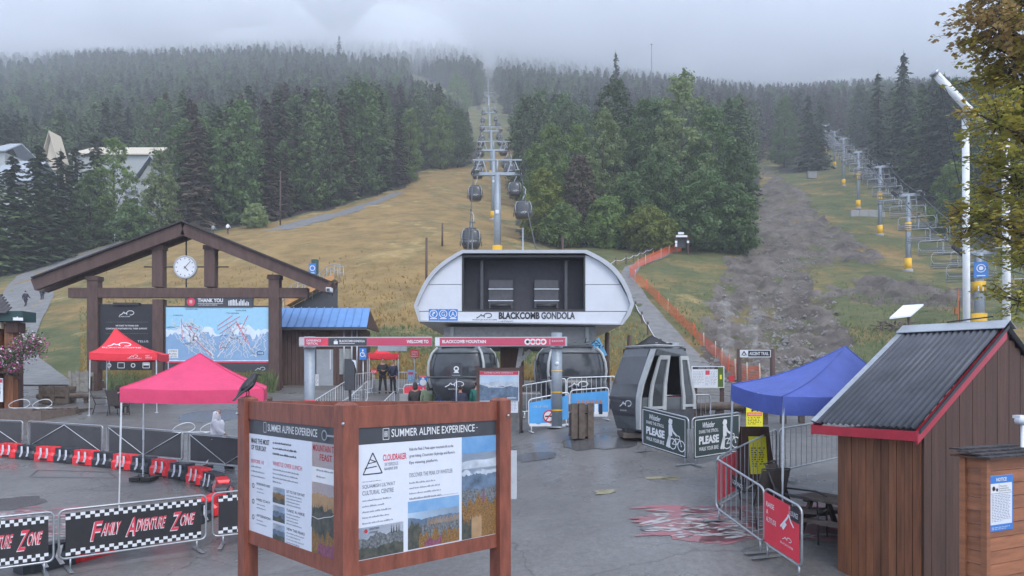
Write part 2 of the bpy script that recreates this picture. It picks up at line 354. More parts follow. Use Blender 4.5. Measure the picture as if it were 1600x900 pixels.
# ---------------- ground ----------------
def inpoly(px, py, poly):
    inside = np.zeros(np.shape(px), bool); n = len(poly)
    for i in range(n):
        x0, y0 = poly[i]; x1, y1 = poly[(i + 1) % n]
        c = (y0 > py) != (y1 > py); xs = (x1 - x0) * (py - y0) / ((y1 - y0) or 1e-9) + x0
        inside ^= c & (px < xs)
    return inside
def vnoise(X, Y, s, seed=0):
    return np.array([noise.fractal(Vector((x / s, y / s, seed * 9.1)), .7, 2, 4) for x, y in zip(X, Y)])
def node_ground(name, palette, rough, bump=.5):
    """palette: list of (attribute or None, colour a, colour b, noise scale) layered in order"""
    m = bpy.data.materials.new(name); m.use_nodes = True; M[name] = m; N = m.node_tree.nodes; L = m.node_tree.links; b = N['Principled BSDF']
    tc = N.new('ShaderNodeTexCoord'); last = None; fine = N.new('ShaderNodeTexNoise'); fine.inputs['Scale'].default_value = .9; fine.inputs['Detail'].default_value = 10; fine.inputs['Roughness'].default_value = .75
    L.new(tc.outputs['Object'], fine.inputs['Vector'])
    for att, ca, cb, s in palette:
        nz = N.new('ShaderNodeTexNoise'); nz.inputs['Scale'].default_value = s; nz.inputs['Detail'].default_value = 9; nz.inputs['Roughness'].default_value = .7
        L.new(tc.outputs['Object'], nz.inputs['Vector']); rp = N.new('ShaderNodeValToRGB'); rp.color_ramp.elements[0].position = .36; rp.color_ramp.elements[1].position = .64
        rp.color_ramp.elements[0].color = (*ca, 1); rp.color_ramp.elements[1].color = (*cb, 1); L.new(nz.outputs[0], rp.inputs[0])
        if last is None: last = rp.outputs[0]; continue
        a = N.new('ShaderNodeAttribute'); a.attribute_name = att; ad = N.new('ShaderNodeMath'); ad.operation = 'ADD'; sb = N.new('ShaderNodeMath'); sb.operation = 'MULTIPLY_ADD'
        sb.inputs[1].default_value = 1.1; sb.inputs[2].default_value = -.55; L.new(fine.outputs[0], sb.inputs[0]); L.new(a.outputs['Fac'], ad.inputs[0]); L.new(sb.outputs[0], ad.inputs[1])
        mr = N.new('ShaderNodeMapRange'); mr.inputs[1].default_value = .32; mr.inputs[2].default_value = .68; L.new(ad.outputs[0], mr.inputs[0])
        mx = N.new('ShaderNodeMix'); mx.data_type = 'RGBA'; L.new(mr.outputs[0], mx.inputs[0]); L.new(last, mx.inputs[6]); L.new(rp.outputs[0], mx.inputs[7]); last = mx.outputs[2]
    L.new(last, b.inputs['Base Color']); b.inputs['Roughness'].default_value = rough
    n2 = N.new('ShaderNodeTexNoise'); n2.inputs['Scale'].default_value = 2.5; n2.inputs['Detail'].default_value = 10; n2.inputs['Roughness'].default_value = .8; L.new(tc.outputs['Object'], n2.inputs['Vector'])
    bp = N.new('ShaderNodeBump'); bp.inputs['Strength'].default_value = bump; bp.inputs['Distance'].default_value = .25; L.new(n2.outputs[0], bp.inputs['Height']); L.new(bp.outputs[0], b.inputs['Normal'])
    return m
node_ground('hill', [(None, (.175, .120, .040), (.32, .208, .074), .25),
                     ('green', (.055, .075, .022), (.125, .125, .045), .3),
                     ('straw', (.36, .24, .09), (.44, .31, .13), .3),
                     ('dirt', (.060, .050, .042), (.165, .142, .122), .35),
                     ('rubble', (.13, .12, .112), (.27, .255, .24), .9),
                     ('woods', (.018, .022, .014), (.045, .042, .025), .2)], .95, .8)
def grid_mesh(name, Xg, Yg, Zg, m, attrs=None, kind='structure'):
    nr, nc = Xg.shape; me = bpy.data.meshes.new(name)
    vs = np.stack([Xg.ravel(), Yg.ravel(), Zg.ravel()], 1); idx = np.arange(nr * nc).reshape(nr, nc)
    fs = np.stack([idx[:-1, :-1], idx[:-1, 1:], idx[1:, 1:], idx[1:, :-1]], -1).reshape(-1, 4)
    me.from_pydata(vs.tolist(), [], fs.tolist()); me.polygons.foreach_set('use_smooth', [True] * len(me.polygons)); me.materials.append(M[m])
    for k, a in (attrs or {}).items():
        t = me.attributes.new(k, 'FLOAT', 'POINT'); t.data.foreach_set('value', a.ravel().astype(np.float32))
    o = bpy.data.objects.new(name, me); COL.link(o); return tag(o, kind=kind)
DIRT = [(1088, 570), (1096, 510), (1118, 455), (1132, 430), (1128, 398), (1165, 396), (1188, 340), (1190, 262), (1206, 262), (1222, 280), (1260, 302), (1283, 338), (1340, 374), (1384, 403), (1350, 410), (1290, 408), (1262, 420), (1266, 446), (1302, 466), (1312, 500), (1335, 535), (1340, 610), (1120, 612)]
DIRT2 = [(1290, 446), (1350, 438), (1440, 444), (1540, 452), (1540, 482), (1420, 474), (1300, 468)]
RUB = [(1118, 560), (1124, 470), (1142, 462), (1146, 520), (1150, 560)]
RUB2 = [(1166, 560), (1162, 480), (1178, 455), (1190, 480), (1196, 520), (1200, 570)]
RUN = [(738, 266), (745, 235), (738, 205), (732, 182), (726, 176), (700, 158), (672, 148), (640, 128), (628, 116), (648, 116), (690, 136), (728, 152), (748, 172), (752, 140), (756, 96), (770, 96), (776, 140), (790, 178), (806, 190), (812, 232), (822, 268)]
LANE = [(1190, 268), (1186, 258), (1225, 252), (1290, 262), (1330, 262), (1330, 225), (1305, 205), (1318, 200), (1400, 260), (1500, 330), (1600, 420), (1600, 600), (1190, 600)]
def treeline(px):
    """distance at which the woods begin, by bearing"""
    return np.interp(px, [-250, -20, 60, 180, 300, 420, 560, 625, 650, 700, 745, 806, 812, 1180, 1186, 1212, 1216, 1292, 1300, 1330, 1345, 1420, 1500, 1600, 1900],
                     [95, 100, 108, 128, 118, 127, 146, 165, 190, 206, 210, 300, 108, 108, 300, 300, 206, 206, 330, 330, 185, 150, 122, 95, 80])
nr, nc = 420, 440
yy = np.concatenate([np.linspace(38, 60, 60), np.geomspace(60.5, 260, 240), np.geomspace(262, 1100, nr - 300)])
uu = np.linspace(-1.15, 1.15, nc)
Yg, Ug = np.meshgrid(yy, uu, indexing='ij'); Xg = Ug * Yg
Zg = H(Xg, Yg); PXg = CX + F * Ug
nb = vnoise(Xg.ravel(), Yg.ravel(), 9, 1).reshape(Xg.shape); nf = vnoise(Xg.ravel(), Yg.ravel(), 2.5, 2).reshape(Xg.shape)
PYg = HY - F * Zg / Yg; jx = PXg + nb * 16 + nf * 6; jy = PYg + nb * 7 + nf * 4
dirt = (inpoly(jx, jy, DIRT) | inpoly(jx, jy, DIRT2)) & (Yg < 300); rub = (inpoly(jx, jy, RUB) | inpoly(jx, jy, RUB2)) & dirt
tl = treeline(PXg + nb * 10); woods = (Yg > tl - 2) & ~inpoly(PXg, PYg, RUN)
green = np.interp(PXg, [-200, 60, 140, 300, 620, 760, 850, 985, 1000, 1110, 1200, 1290, 1600], [.35, .3, .35, .12, .10, .25, .35, .55, .45, .55, .55, .62, .5]) + nb * .45
green += np.clip((PYg - 480) / 110, 0, .4) * np.interp(PXg, [960, 1060], [1, 0]) + .35 * np.clip((420 - PYg) / 30, 0, 1) * np.clip((PXg - 985) / 20, 0, 1) * (PXg < 1140) + .4 * np.clip(1 - (tl - Yg) / 10, 0, 1)
green = green + .10
straw = np.clip((.5 * nb + .25 * nf + .12), 0, .6) * ((PXg < 900) | ((PXg > 1040) & (PXg < 1110) & (PYg > 440)))
Zb = Zg + (nb * .25 + nf * .12) * np.clip((Yg - 46) / 15, 0, 1) + dirt * (nf * .8 - .15) * np.clip((Yg - 44) / 10, 0, 1) - .10 * (Yg < 46)
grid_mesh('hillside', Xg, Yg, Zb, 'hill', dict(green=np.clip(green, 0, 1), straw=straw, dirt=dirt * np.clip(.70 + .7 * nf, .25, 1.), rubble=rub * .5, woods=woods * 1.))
# asphalt plaza
def asphalt():
    m = bpy.data.materials.new('asphalt'); m.use_nodes = True; M['asphalt'] = m; N = m.node_tree.nodes; L = m.node_tree.links; b = N['Principled BSDF']
    tc = N.new('ShaderNodeTexCoord')
    def nz(s, d=8, r=.6): n = N.new('ShaderNodeTexNoise'); n.inputs['Scale'].default_value = s; n.inputs['Detail'].default_value = d; n.inputs['Roughness'].default_value = r; L.new(tc.outputs['Object'], n.inputs['Vector']); return n.outputs[0]
    def ramp(i, a, b_, ca, cb): r = N.new('ShaderNodeValToRGB'); r.color_ramp.elements[0].position = a; r.color_ramp.elements[1].position = b_; r.color_ramp.elements[0].color = ca; r.color_ramp.elements[1].color = cb; L.new(i, r.inputs[0]); return r.outputs[0]
    base = ramp(nz(.35), .35, .65, (.112, .109, .106, 1), (.165, .160, .156, 1)); sp = ramp(nz(9, 10, .85), .36, .68, (.62, .62, .62, 1), (1.3, 1.3, 1.3, 1))
    mx = N.new('ShaderNodeMix'); mx.data_type = 'RGBA'; mx.blend_type = 'MULTIPLY'; mx.inputs[0].default_value = 1; L.new(base, mx.inputs[6]); L.new(sp, mx.inputs[7])
    vo = N.new('ShaderNodeTexVoronoi'); vo.feature = 'DISTANCE_TO_EDGE'; vo.inputs['Scale'].default_value = .22
    dm = N.new('ShaderNodeVectorMath'); dm.operation = 'ADD'; nn = N.new('ShaderNodeTexNoise'); nn.inputs['Scale'].default_value = .9; nn.inputs['Detail'].default_value = 6; L.new(tc.outputs['Object'], nn.inputs['Vector']); L.new(tc.outputs['Object'], dm.inputs[0]); L.new(nn.outputs[1], dm.inputs[1]); L.new(dm.outputs[0], vo.inputs['Vector'])
    cr = ramp(vo.outputs['Distance'], 0, .006, (.45, .45, .45, 1), (1, 1, 1, 1)); m2 = N.new('ShaderNodeMix'); m2.data_type = 'RGBA'; m2.blend_type = 'MULTIPLY'; m2.inputs[0].default_value = .8; L.new(mx.outputs[2], m2.inputs[6]); L.new(cr, m2.inputs[7])
    L.new(m2.outputs[2], b.inputs['Base Color']); L.new(ramp(nz(.28, 5), .38, .62, (.22, .22, .22, 1), (.58, .58, .58, 1)), b.inputs['Roughness'])
    bp = N.new('ShaderNodeBump'); bp.inputs['Strength'].default_value = .35; bp.inputs['Distance'].default_value = .008; L.new(nz(60, 4), bp.inputs['Height']); L.new(bp.outputs[0], b.inputs['Normal'])
asphalt()
ys = np.concatenate([np.linspace(-60, 4, 12), np.linspace(5, 45, 90)]); xs = np.linspace(-48, 48, 120)
Yp, Xp = np.meshgrid(ys, xs, indexing='ij'); grid_mesh('plaza', Xp, Yp, H(Xp, Yp), 'asphalt')
mat('gravel', (.115, .115, .115), rough=.8, col2=(.20, .20, .195), scale=1.2, bump=.6, bscale=25)
mat('puddle_water', (.08, .08, .083), rough=.2, var=.1); mat('track_paint_red', (.34, .09, .11), rough=.5, col2=(.16, .13, .135), scale=2.2); mat('track_paint_white', (.22, .21, .21), rough=.5, col2=(.40, .39, .39), scale=3)
mat('faded_paint', (.22, .20, .12), rough=.6, var=.4, scale=8)
def ribbon(name, L_, R_, m, lift=.07, sub=10, cross=8, wob=.25):
    rowsX = []; rowsY = []
    for k in range(len(L_) - 1):
        for s in range(sub + (k == len(L_) - 2)):
            t = s / sub; a = gp(*(Vector(L_[k]).lerp(Vector(L_[k + 1]), t))); b = gp(*(Vector(R_[k]).lerp(Vector(R_[k + 1]), t)))
            q = noise.noise(a * .25) * wob; ts = [q * .1 + (1 - q * .1) * i / cross for i in range(cross + 1)]
            rowsX.append([a.x + (b.x - a.x) * i for i in ts]); rowsY.append([a.y + (b.y - a.y) * i for i in ts])
    X_ = np.array(rowsX); Y_ = np.array(rowsY); Z_ = H(X_, Y_) + lift
    nbv = vnoise(X_.ravel(), Y_.ravel(), 9, 1).reshape(X_.shape) * .25 * np.clip((Y_ - 46) / 15, 0, 1); return grid_mesh(name, X_, Y_, Z_ + nbv, m)
ribbon('gravel_path', [(-200, 603), (-160, 545), (-60, 500), (-2, 474), (8, 452), (26, 433), (60, 418), (105, 403), (150, 390), (186, 378)], [(120, 603), (62, 562), (52, 535), (66, 498), (84, 466), (84, 444), (104, 423), (140, 408), (190, 394), (246, 373)], 'gravel', sub=8)
ribbon('service_road', [(405, 363), (440, 352), (480, 343), (530, 331), (570, 319), (612, 303)], [(440, 361), (478, 355), (520, 342), (560, 330), (592, 319), (632, 301)], 'gravel', wob=.8)
ribbon('gravel_path', [(1052, 388), (1012, 404), (976, 420), (966, 434), (984, 470), (1018, 520), (1058, 560), (1078, 596)], [(1067, 390), (1036, 403), (1004, 416), (990, 434), (1012, 468), (1052, 513), (1098, 558), (1138, 596)], 'gravel')
def patch(name, pts, m, lift, kind='structure', seed=0, jit=.25):
    pl = [gp(*p) for p in pts]; c = sum((Vector(p) for p in pl), Vector()) / len(pl); vs = []; n = 40; r = random.Random(seed)
    ang = sorted([(math.atan2(p.y - c.y, p.x - c.x), (p - c).length) for p in pl]); A = [a for a, _ in ang]; D = [d for _, d in ang]
    A2 = [A[-1] - 2 * math.pi] + A + [A[0] + 2 * math.pi]; D2 = [D[-1]] + D + [D[0]]
    rings = [[c.x, c.y]]; X_ = []; Y_ = []
    for i in range(n):
        a = -math.pi + 2 * math.pi * i / n; d = np.interp(a, A2, D2) * (1 + jit * noise.noise(Vector((math.cos(a) * 2, math.sin(a) * 2, seed)))); X_.append(d * math.cos(a)); Y_.append(d * math.sin(a))
    vs = [(c.x, c.y, gz(c.x, c.y) + lift)]
    for k in range(1, 5): vs += [(c.x + x * k / 4, c.y + y * k / 4, gz(c.x + x * k / 4, c.y + y * k / 4) + lift) for x, y in zip(X_, Y_)]
    fs = [(0, 1 + i, 1 + (i + 1) % n) for i in range(n)]
    for k in range(3): fs += [(1 + k * n + i, 1 + (k + 1) * n + i, 1 + (k + 1) * n + (i + 1) % n, 1 + k * n + (i + 1) % n) for i in range(n)]
    return MB().add(vs, fs, m).build(name, kind=kind)
mat('tar', (.065, .063, .062), rough=.5, var=.2, scale=3)
for x0_, y0_, x1_, y1_ in ((60, 735, 170, 748),):
    q_ = [gp(x0_, y0_), gp(x1_, y0_ + 3), gp(x1_ + 12, y1_), gp(x0_ - 14, y1_ - 2)]; b_ = MB()
    for i_ in range(4):
        a_, c_ = q_[i_], q_[(i_ + 1) % 4]; pts_ = [a_.lerp(c_, k_ / 10) for k_ in range(11)]
        for u_, v_ in zip(pts_, pts_[1:]):
            w_ = (v_ - u_).cross(Vector((0, 0, 1))).normalized() * .035; b_.quad([(p_.x, p_.y, gz(p_.x, p_.y) + .005) for p_ in (u_ - w_, v_ - w_, v_ + w_, u_ + w_)], 'tar')
    b_.build('sealed_joint', kind='structure')
patch('puddle', [(812, 712), (850, 708), (868, 714), (835, 720)], 'puddle_water', .008, seed=1)
patch('puddle', [(1000, 828), (1020, 823), (1036, 828), (1018, 833)], 'puddle_water', .008, seed=2)
patch('puddle', [(-30, 790), (20, 778), (62, 788), (20, 797)], 'puddle_water', .008, seed=3)
patch('puddle', [(280, 650), (340, 640), (380, 652), (320, 660)], 'puddle_water', .008, seed=4)
patch('puddle', [(880, 690), (960, 684), (1000, 696), (930, 702)], 'puddle_water', .008, seed=5)
def flecks(name, box, n, m, lift, l=(.15, .7), wd=(.03, .12), seed=1):
    r = random.Random(seed); b = MB()
    for _ in range(n):
        p = gp(r.uniform(box[0], box[2]), r.uniform(box[1], box[3])); a = r.gauss(0, .25); L_ = r.uniform(*l); W_ = r.uniform(*wd); k = 6; pts = []
        for i in range(k): t = 2 * math.pi * i / k + r.uniform(-.3, .3); x = math.cos(t) * L_ / 2; y = math.sin(t) * W_; pts.append((p.x + x * math.cos(a) - y * math.sin(a), p.y + x * math.sin(a) + y * math.cos(a)))
        b.quad([(x, y, gz(x, y) + lift) for x, y in pts], m)
    return b.build(name, kind='structure')
flecks('painted_ground_art', (1010, 792, 1310, 846), 150, 'track_paint_red', .006, l=(.3, 1.0), wd=(.05, .16), seed=6); flecks('painted_ground_art', (-40, 794, 120, 840), 60, 'track_paint_red', .006, l=(.3, 1.0), wd=(.05, .14), seed=7)
flecks('painted_ground_flecks', (1010, 796, 1300, 842), 170, 'track_paint_white', .012, l=(.1, .5), wd=(.012, .045), seed=3)
flecks('painted_ground_flecks', (-20, 800, 130, 842), 80, 'track_paint_white', .012, l=(.1, .45), wd=(.015, .06), seed=4)
flecks('faded_arrow_marking', (925, 768, 958, 773), 3, 'faded_paint', .008, l=(.3, .5), seed=5); flecks('faded_arrow_marking', (1015, 746, 1056, 750), 4, 'faded_paint', .008, l=(.4, .6), seed=6)

# ---------------- woods ----------------
def conifer_mesh(seed, h=20, rb=3.3, nb=150, sprays=6, sparse=0, m='needles_green'):
    """crown: drooping branches carrying flat sprays, longest near the foot; unit: metres"""
    r = random.Random(seed); vs = []; fs = []
    for i in range(nb):
        t = (i / nb) ** 1.15; z = h * (.06 + .93 * t); L_ = rb * (1 - t) ** .62 * r.uniform(.5, 1.2) + .15; a = r.uniform(0, 6.283); droop = r.uniform(.15, .45) * L_
        if r.random() < sparse: continue
        for k in range(sprays):
            u = (k + r.random() * .8) / sprays; x = L_ * u; zz = z - droop * u + r.uniform(-.15, .15); aa = a + r.uniform(-.25, .25) * (1 - u * .5)
            s = (.30 + .36 * (1 - t)) * r.uniform(.7, 1.3); p = Vector((math.cos(aa) * x, math.sin(aa) * x, zz)); d = Vector((math.cos(aa), math.sin(aa), -.45)); q = Vector((-math.sin(aa), math.cos(aa), r.uniform(-.3, .3)))
            o = len(vs); vs += [p - d * s * .5 + q * s * .1, p + q * s * .75 - Vector((0, 0, s * .35)), p + d * s, p - q * s * .75 - Vector((0, 0, s * .35))]; fs.append((o, o + 1, o + 2, o + 3))
    o = len(vs); vs += [Vector((.12, 0, h * .93)), Vector((-.06, .1, h * .93)), Vector((-.06, -.1, h * .93)), Vector((0, 0, h * 1.03))]; fs += [(o, o + 1, o + 3), (o + 1, o + 2, o + 3), (o + 2, o, o + 3)]
    me = bpy.data.meshes.new('crown'); me.from_pydata(vs, [], fs); me.materials.append(M[m]); return me
def leafy_mesh(seed, h, rx, lobes, leaves, size, m, base=.08, holes=.2):
    """crown of leaf-sized faces gathered in many small clumps through an uneven egg-shaped volume"""
    r = random.Random(seed); g_ = np.random.RandomState(seed % 99991); n = 210; cl = []
    def env(t, a): return rx * (max(0, math.sin(math.pi * min(1, (t - base * .5) / (1 - base * .5)) ** .72)) ** .62) * (1 + .38 * noise.noise(Vector((math.cos(a) * 1.8, math.sin(a) * 1.8, t * 5 + seed))))
    for i in range(n):
        t = base + (1 - base) * r.random() ** .9 * .97; a = r.uniform(0, 6.283); d = env(t, a) * r.uniform(.12, 1) ** .5 * .92; cl.append((math.cos(a) * d, math.sin(a) * d, t * h, rx * r.uniform(.09, .22) * (1.2 - .6 * t)))
    for k in range(4): cl.append((r.uniform(-.08, .08) * rx, r.uniform(-.08, .08) * rx, h * (.90 + .03 * k), rx * (.14 - .03 * k)))
    cl = np.array(cl); w_ = cl[:, 3] ** 2; w_ /= w_.sum(); idx = g_.choice(len(cl), leaves, p=w_); C_ = cl[idx]
    v = g_.normal(size=(leaves, 3)) * [1, 1, .75]; P_ = C_[:, :3] + v * C_[:, 3:] * .58; s_ = size * g_.uniform(.5, 1.3, (leaves, 1))
    N_ = v / np.linalg.norm(v, axis=1, keepdims=True) + np.stack([g_.uniform(-.5, .5, leaves), g_.uniform(-.5, .5, leaves), g_.uniform(.1, 1, leaves)], 1); N_ /= np.linalg.norm(N_, axis=1, keepdims=True)
    U = np.cross(N_, g_.normal(size=(leaves, 3))); U /= np.linalg.norm(U, axis=1, keepdims=True); Q = np.cross(N_, U)
    V = np.stack([P_ - U * s_, P_ + Q * s_ * .6, P_ + U * s_, P_ - Q * s_ * .6], 1).reshape(-1, 3)
    me = bpy.data.meshes.new('crown'); me.from_pydata(V.tolist(), [], np.arange(leaves * 4).reshape(-1, 4).tolist()); me.materials.append(M[m]); return me
def trunk_mesh(h, r0, m='bark', limbs=5, seed=0, lean=.02, spread=.35):
    b = MB(); r = random.Random(seed); pts = [(lean * h * t * math.sin(t * 3 + seed), lean * h * t, h * t) for t in (0, .2, .45, .7, .95)]
    b.tube(pts, [r0 * 1.15, r0 * .85, r0 * .6, r0 * .38, r0 * .12], m, 7)
    for i in range(limbs):
        t = .25 + .6 * i / max(1, limbs); a = r.uniform(0, 6.28); L_ = h * spread * (1.1 - t) * r.uniform(.6, 1); z = h * t
        b.tube([(lean * h * t * math.sin(t * 3 + seed), lean * h * t, z), (math.cos(a) * L_ * .5, math.sin(a) * L_ * .5, z + L_ * .35), (math.cos(a) * L_, math.sin(a) * L_, z + L_ * .8)], [r0 * .4, r0 * .25, r0 * .06], m, 5)
    me = bpy.data.meshes.new('trunk'); me.from_pydata(b.v, [], b.f); me.materials.append(M[m]); me.polygons.foreach_set('use_smooth', [True] * len(me.polygons)); return me
CONM = [conifer_mesh(11, 20, 4.0, 230, 7, 0, 'needles_green'), conifer_mesh(12, 20, 3.3, 210, 6, .08, 'needles_green'), conifer_mesh(13, 20, 4.6, 230, 7, .1, 'needles_mid'), conifer_mesh(14, 20, 4.2, 220, 7, .12, 'needles_brown'), conifer_mesh(15, 20, 2.9, 180, 5, .1, 'needles_green')]
CONM += [leafy_mesh(31, 20, 4.6, 22, 4600, .30, 'leaf_dark', base=.05), leafy_mesh(32, 20, 3.6, 22, 4400, .28, 'needles_mid', base=.05)]
CTR = [trunk_mesh(19, .24, 'bark', 0, i) for i in range(2)]
def tree(name, loc, h, crown, trunk, label, group=None, hm=20, cat='tree', wide=1):
    t = thing(name, label, cat, loc, rnd.uniform(0, 6.28), group); s = h / hm
    for nme, me in (('trunk', trunk), ('crown', crown)):
        o = bpy.data.objects.new(nme, me); COL.link(o); o.parent = t; o.scale = (s * wide, s * wide, s)
    return t
cands = []
r = random.Random(3)
Yc = 96.0
while Yc < 830:
    step = 3.9 + Yc * .0042; X0, X1 = -.86 * Yc, .86 * Yc; x = X0 + r.uniform(0, step)
    while x < X1:
        X, Y = x + r.uniform(-.4, .4) * step, Yc + r.uniform(-.5, .5) * step; x += step
        px = CX + F * X / Y
        if px < -180 or px > 1760 or Y < float(treeline(px)): continue
        if px < 275 and Y < 165: continue
        z = gz(X, Y); py = HY - F * z / Y
        h = (9 + 14 * r.random() ** .8) * (1 if Y > 150 else .9)
        if 120 < Y and 16 + .345 * Y - 9 < X < 16 + .345 * Y + 8 and Y < 260: continue
        if 600 < px < 742 and Y < 215: h *= .85
        tp = F * h / Y; blocked = False
        for k in (0, .18, .36, .54, .72):
            if bool(inpoly(np.array([px]), np.array([py - tp * k]), RUN)[0]): blocked = True
        if blocked or bool(inpoly(np.array([px]), np.array([py]), LANE)[0]) and Y < 260: continue
        if (812 < px < 1200 and Y < 150) or (1155 < px < 1205 and Y < 240): continue
        cands.append((h / Y, X, Y, z, h, px, py))
    Yc += step * .92
cands.sort(reverse=True)
def kindof(px, py, Y):
    q = noise.noise(Vector((px / 90, Y / 60, 3)))
    if 225 < px < 740 and Y < 290 and q > -.25: return r.choice([3, 3, 3, 1, 2, 5, 6])
    if 795 < px < 1195 and Y < 250: return r.choice([5, 6, 5, 6, 2])
    if 930 < px < 1300 and q > -.15: return r.choice([3, 3, 0, 1])
    return r.choice([0, 0, 1, 2, 4, 2, 5, 6] if q < .2 else [2, 2, 0, 5, 6, 1, 3])
def zone(px, Y):
    if px < 225: return 'near the lodge', 'conifers round the lodge'
    if px < 500: return 'behind the timber map frame', 'conifers along the left woods edge'
    if px < 745: return 'left of the lift clearing', 'conifers left of the lift clearing'
    if px < 1186: return 'behind the leafy grove', 'conifers behind the leafy grove'
    if px < 1300: return 'above the muddy run', 'conifers above the muddy run'
    return 'beside the chairlift', 'conifers beside the chairlift'
KN = ['dark green', 'slim dark', 'mid green', 'brownish', 'narrow green', 'rounded leafy', 'rounded dull green']; byl = {}
for k, (_, X, Y, z, h, px, py) in enumerate(cands[:285]):
    i = kindof(px, py, Y); lab, grp = zone(px, Y)
    byl.setdefault((KN[i], lab), []).append((px, tree('conifer' if i < 5 else 'leafy_tree', (X, Y, z - .3), h * (1.12 if Y < 190 else 1), CONM[i], CTR[k % 2], 'x', grp.replace('conifers', 'conifers' if i < 5 else 'trees') + ' (' + KN[i] + ')')))
for (kn, lab), ts in byl.items():
    for j, (_, t) in enumerate(sorted(ts, key=lambda q: q[0])): t['label'] = (f'{["first"] + ORD[1:]}'[0:0] + (['first'] + ORD[1:])[min(j, len(ORD) - 1)] + f' from the left of the {kn} {"trees" if "rounded" in kn else "conifers"} {lab}')
rest = cands[285:]
def woods(name, pts, meshes, smin=.9):
    me = bpy.data.meshes.new(name); me.from_pydata([(p[1], p[2], p[3] - .3) for p in pts], [], [])
    for nme, vals in (('ts', [p[4] / 20 for p in pts]), ('rz', [r.uniform(0, 6.28) for _ in pts]), ('pick', [float(p[7]) for p in pts])):
        a = me.attributes.new(nme, 'FLOAT', 'POINT'); a.data.foreach_set('value', vals)
    o = bpy.data.objects.new(name, me); COL.link(o); tag(o, 'hazy mass of conifers covering the mountainside', kind='stuff')
    g = bpy.data.node_groups.new(name, 'GeometryNodeTree'); g.interface.new_socket('Geometry', in_out='INPUT', socket_type='NodeSocketGeometry'); g.interface.new_socket('Geometry', in_out='OUTPUT', socket_type='NodeSocketGeometry')
    N = g.nodes; L = g.links; gi = N.new('NodeGroupInput'); go = N.new('NodeGroupOutput'); jn = N.new('GeometryNodeJoinGeometry')
    def named(n, t='FLOAT'): a = N.new('GeometryNodeInputNamedAttribute'); a.data_type = t; a.inputs['Name'].default_value = n; return a.outputs['Attribute']
    for i, src in enumerate(meshes):
        oi = N.new('GeometryNodeObjectInfo'); oi.inputs['Object'].default_value = src; oi.inputs['As Instance'].default_value = True; ip = N.new('GeometryNodeInstanceOnPoints')
        cm = N.new('FunctionNodeCompare'); cm.data_type = 'FLOAT'; cm.operation = 'EQUAL'; cm.inputs['Epsilon'].default_value = .1; cm.inputs[1].default_value = i; L.new(named('pick'), cm.inputs[0])
        cb = N.new('ShaderNodeCombineXYZ'); L.new(named('rz'), cb.inputs[2]); cs = N.new('ShaderNodeCombineXYZ'); s_ = named('ts'); [L.new(s_, cs.inputs[j]) for j in range(3)]
        L.new(gi.outputs[0], ip.inputs['Points']); L.new(cm.outputs[0], ip.inputs['Selection']); L.new(oi.outputs['Geometry'], ip.inputs['Instance']); L.new(cb.outputs[0], ip.inputs['Rotation']); L.new(cs.outputs[0], ip.inputs['Scale']); L.new(ip.outputs[0], jn.inputs[0])
    L.new(jn.outputs[0], go.inputs[0]); md = o.modifiers.new('trees', 'NODES'); md.node_group = g; return o
seen = {}
for o in COL:
    if o.name.startswith('crown') and o.data in CONM and o.data not in seen: seen[o.data] = o
srcs = [seen[m_] for m_ in CONM if m_ in seen]; ix = {m_: i for i, m_ in enumerate([m_ for m_ in CONM if m_ in seen])}
woods('forest', [p + (ix.get(CONM[kindof(p[5], p[6], p[2])], 0),) for p in rest], srcs)
print('conifers', len(cands))
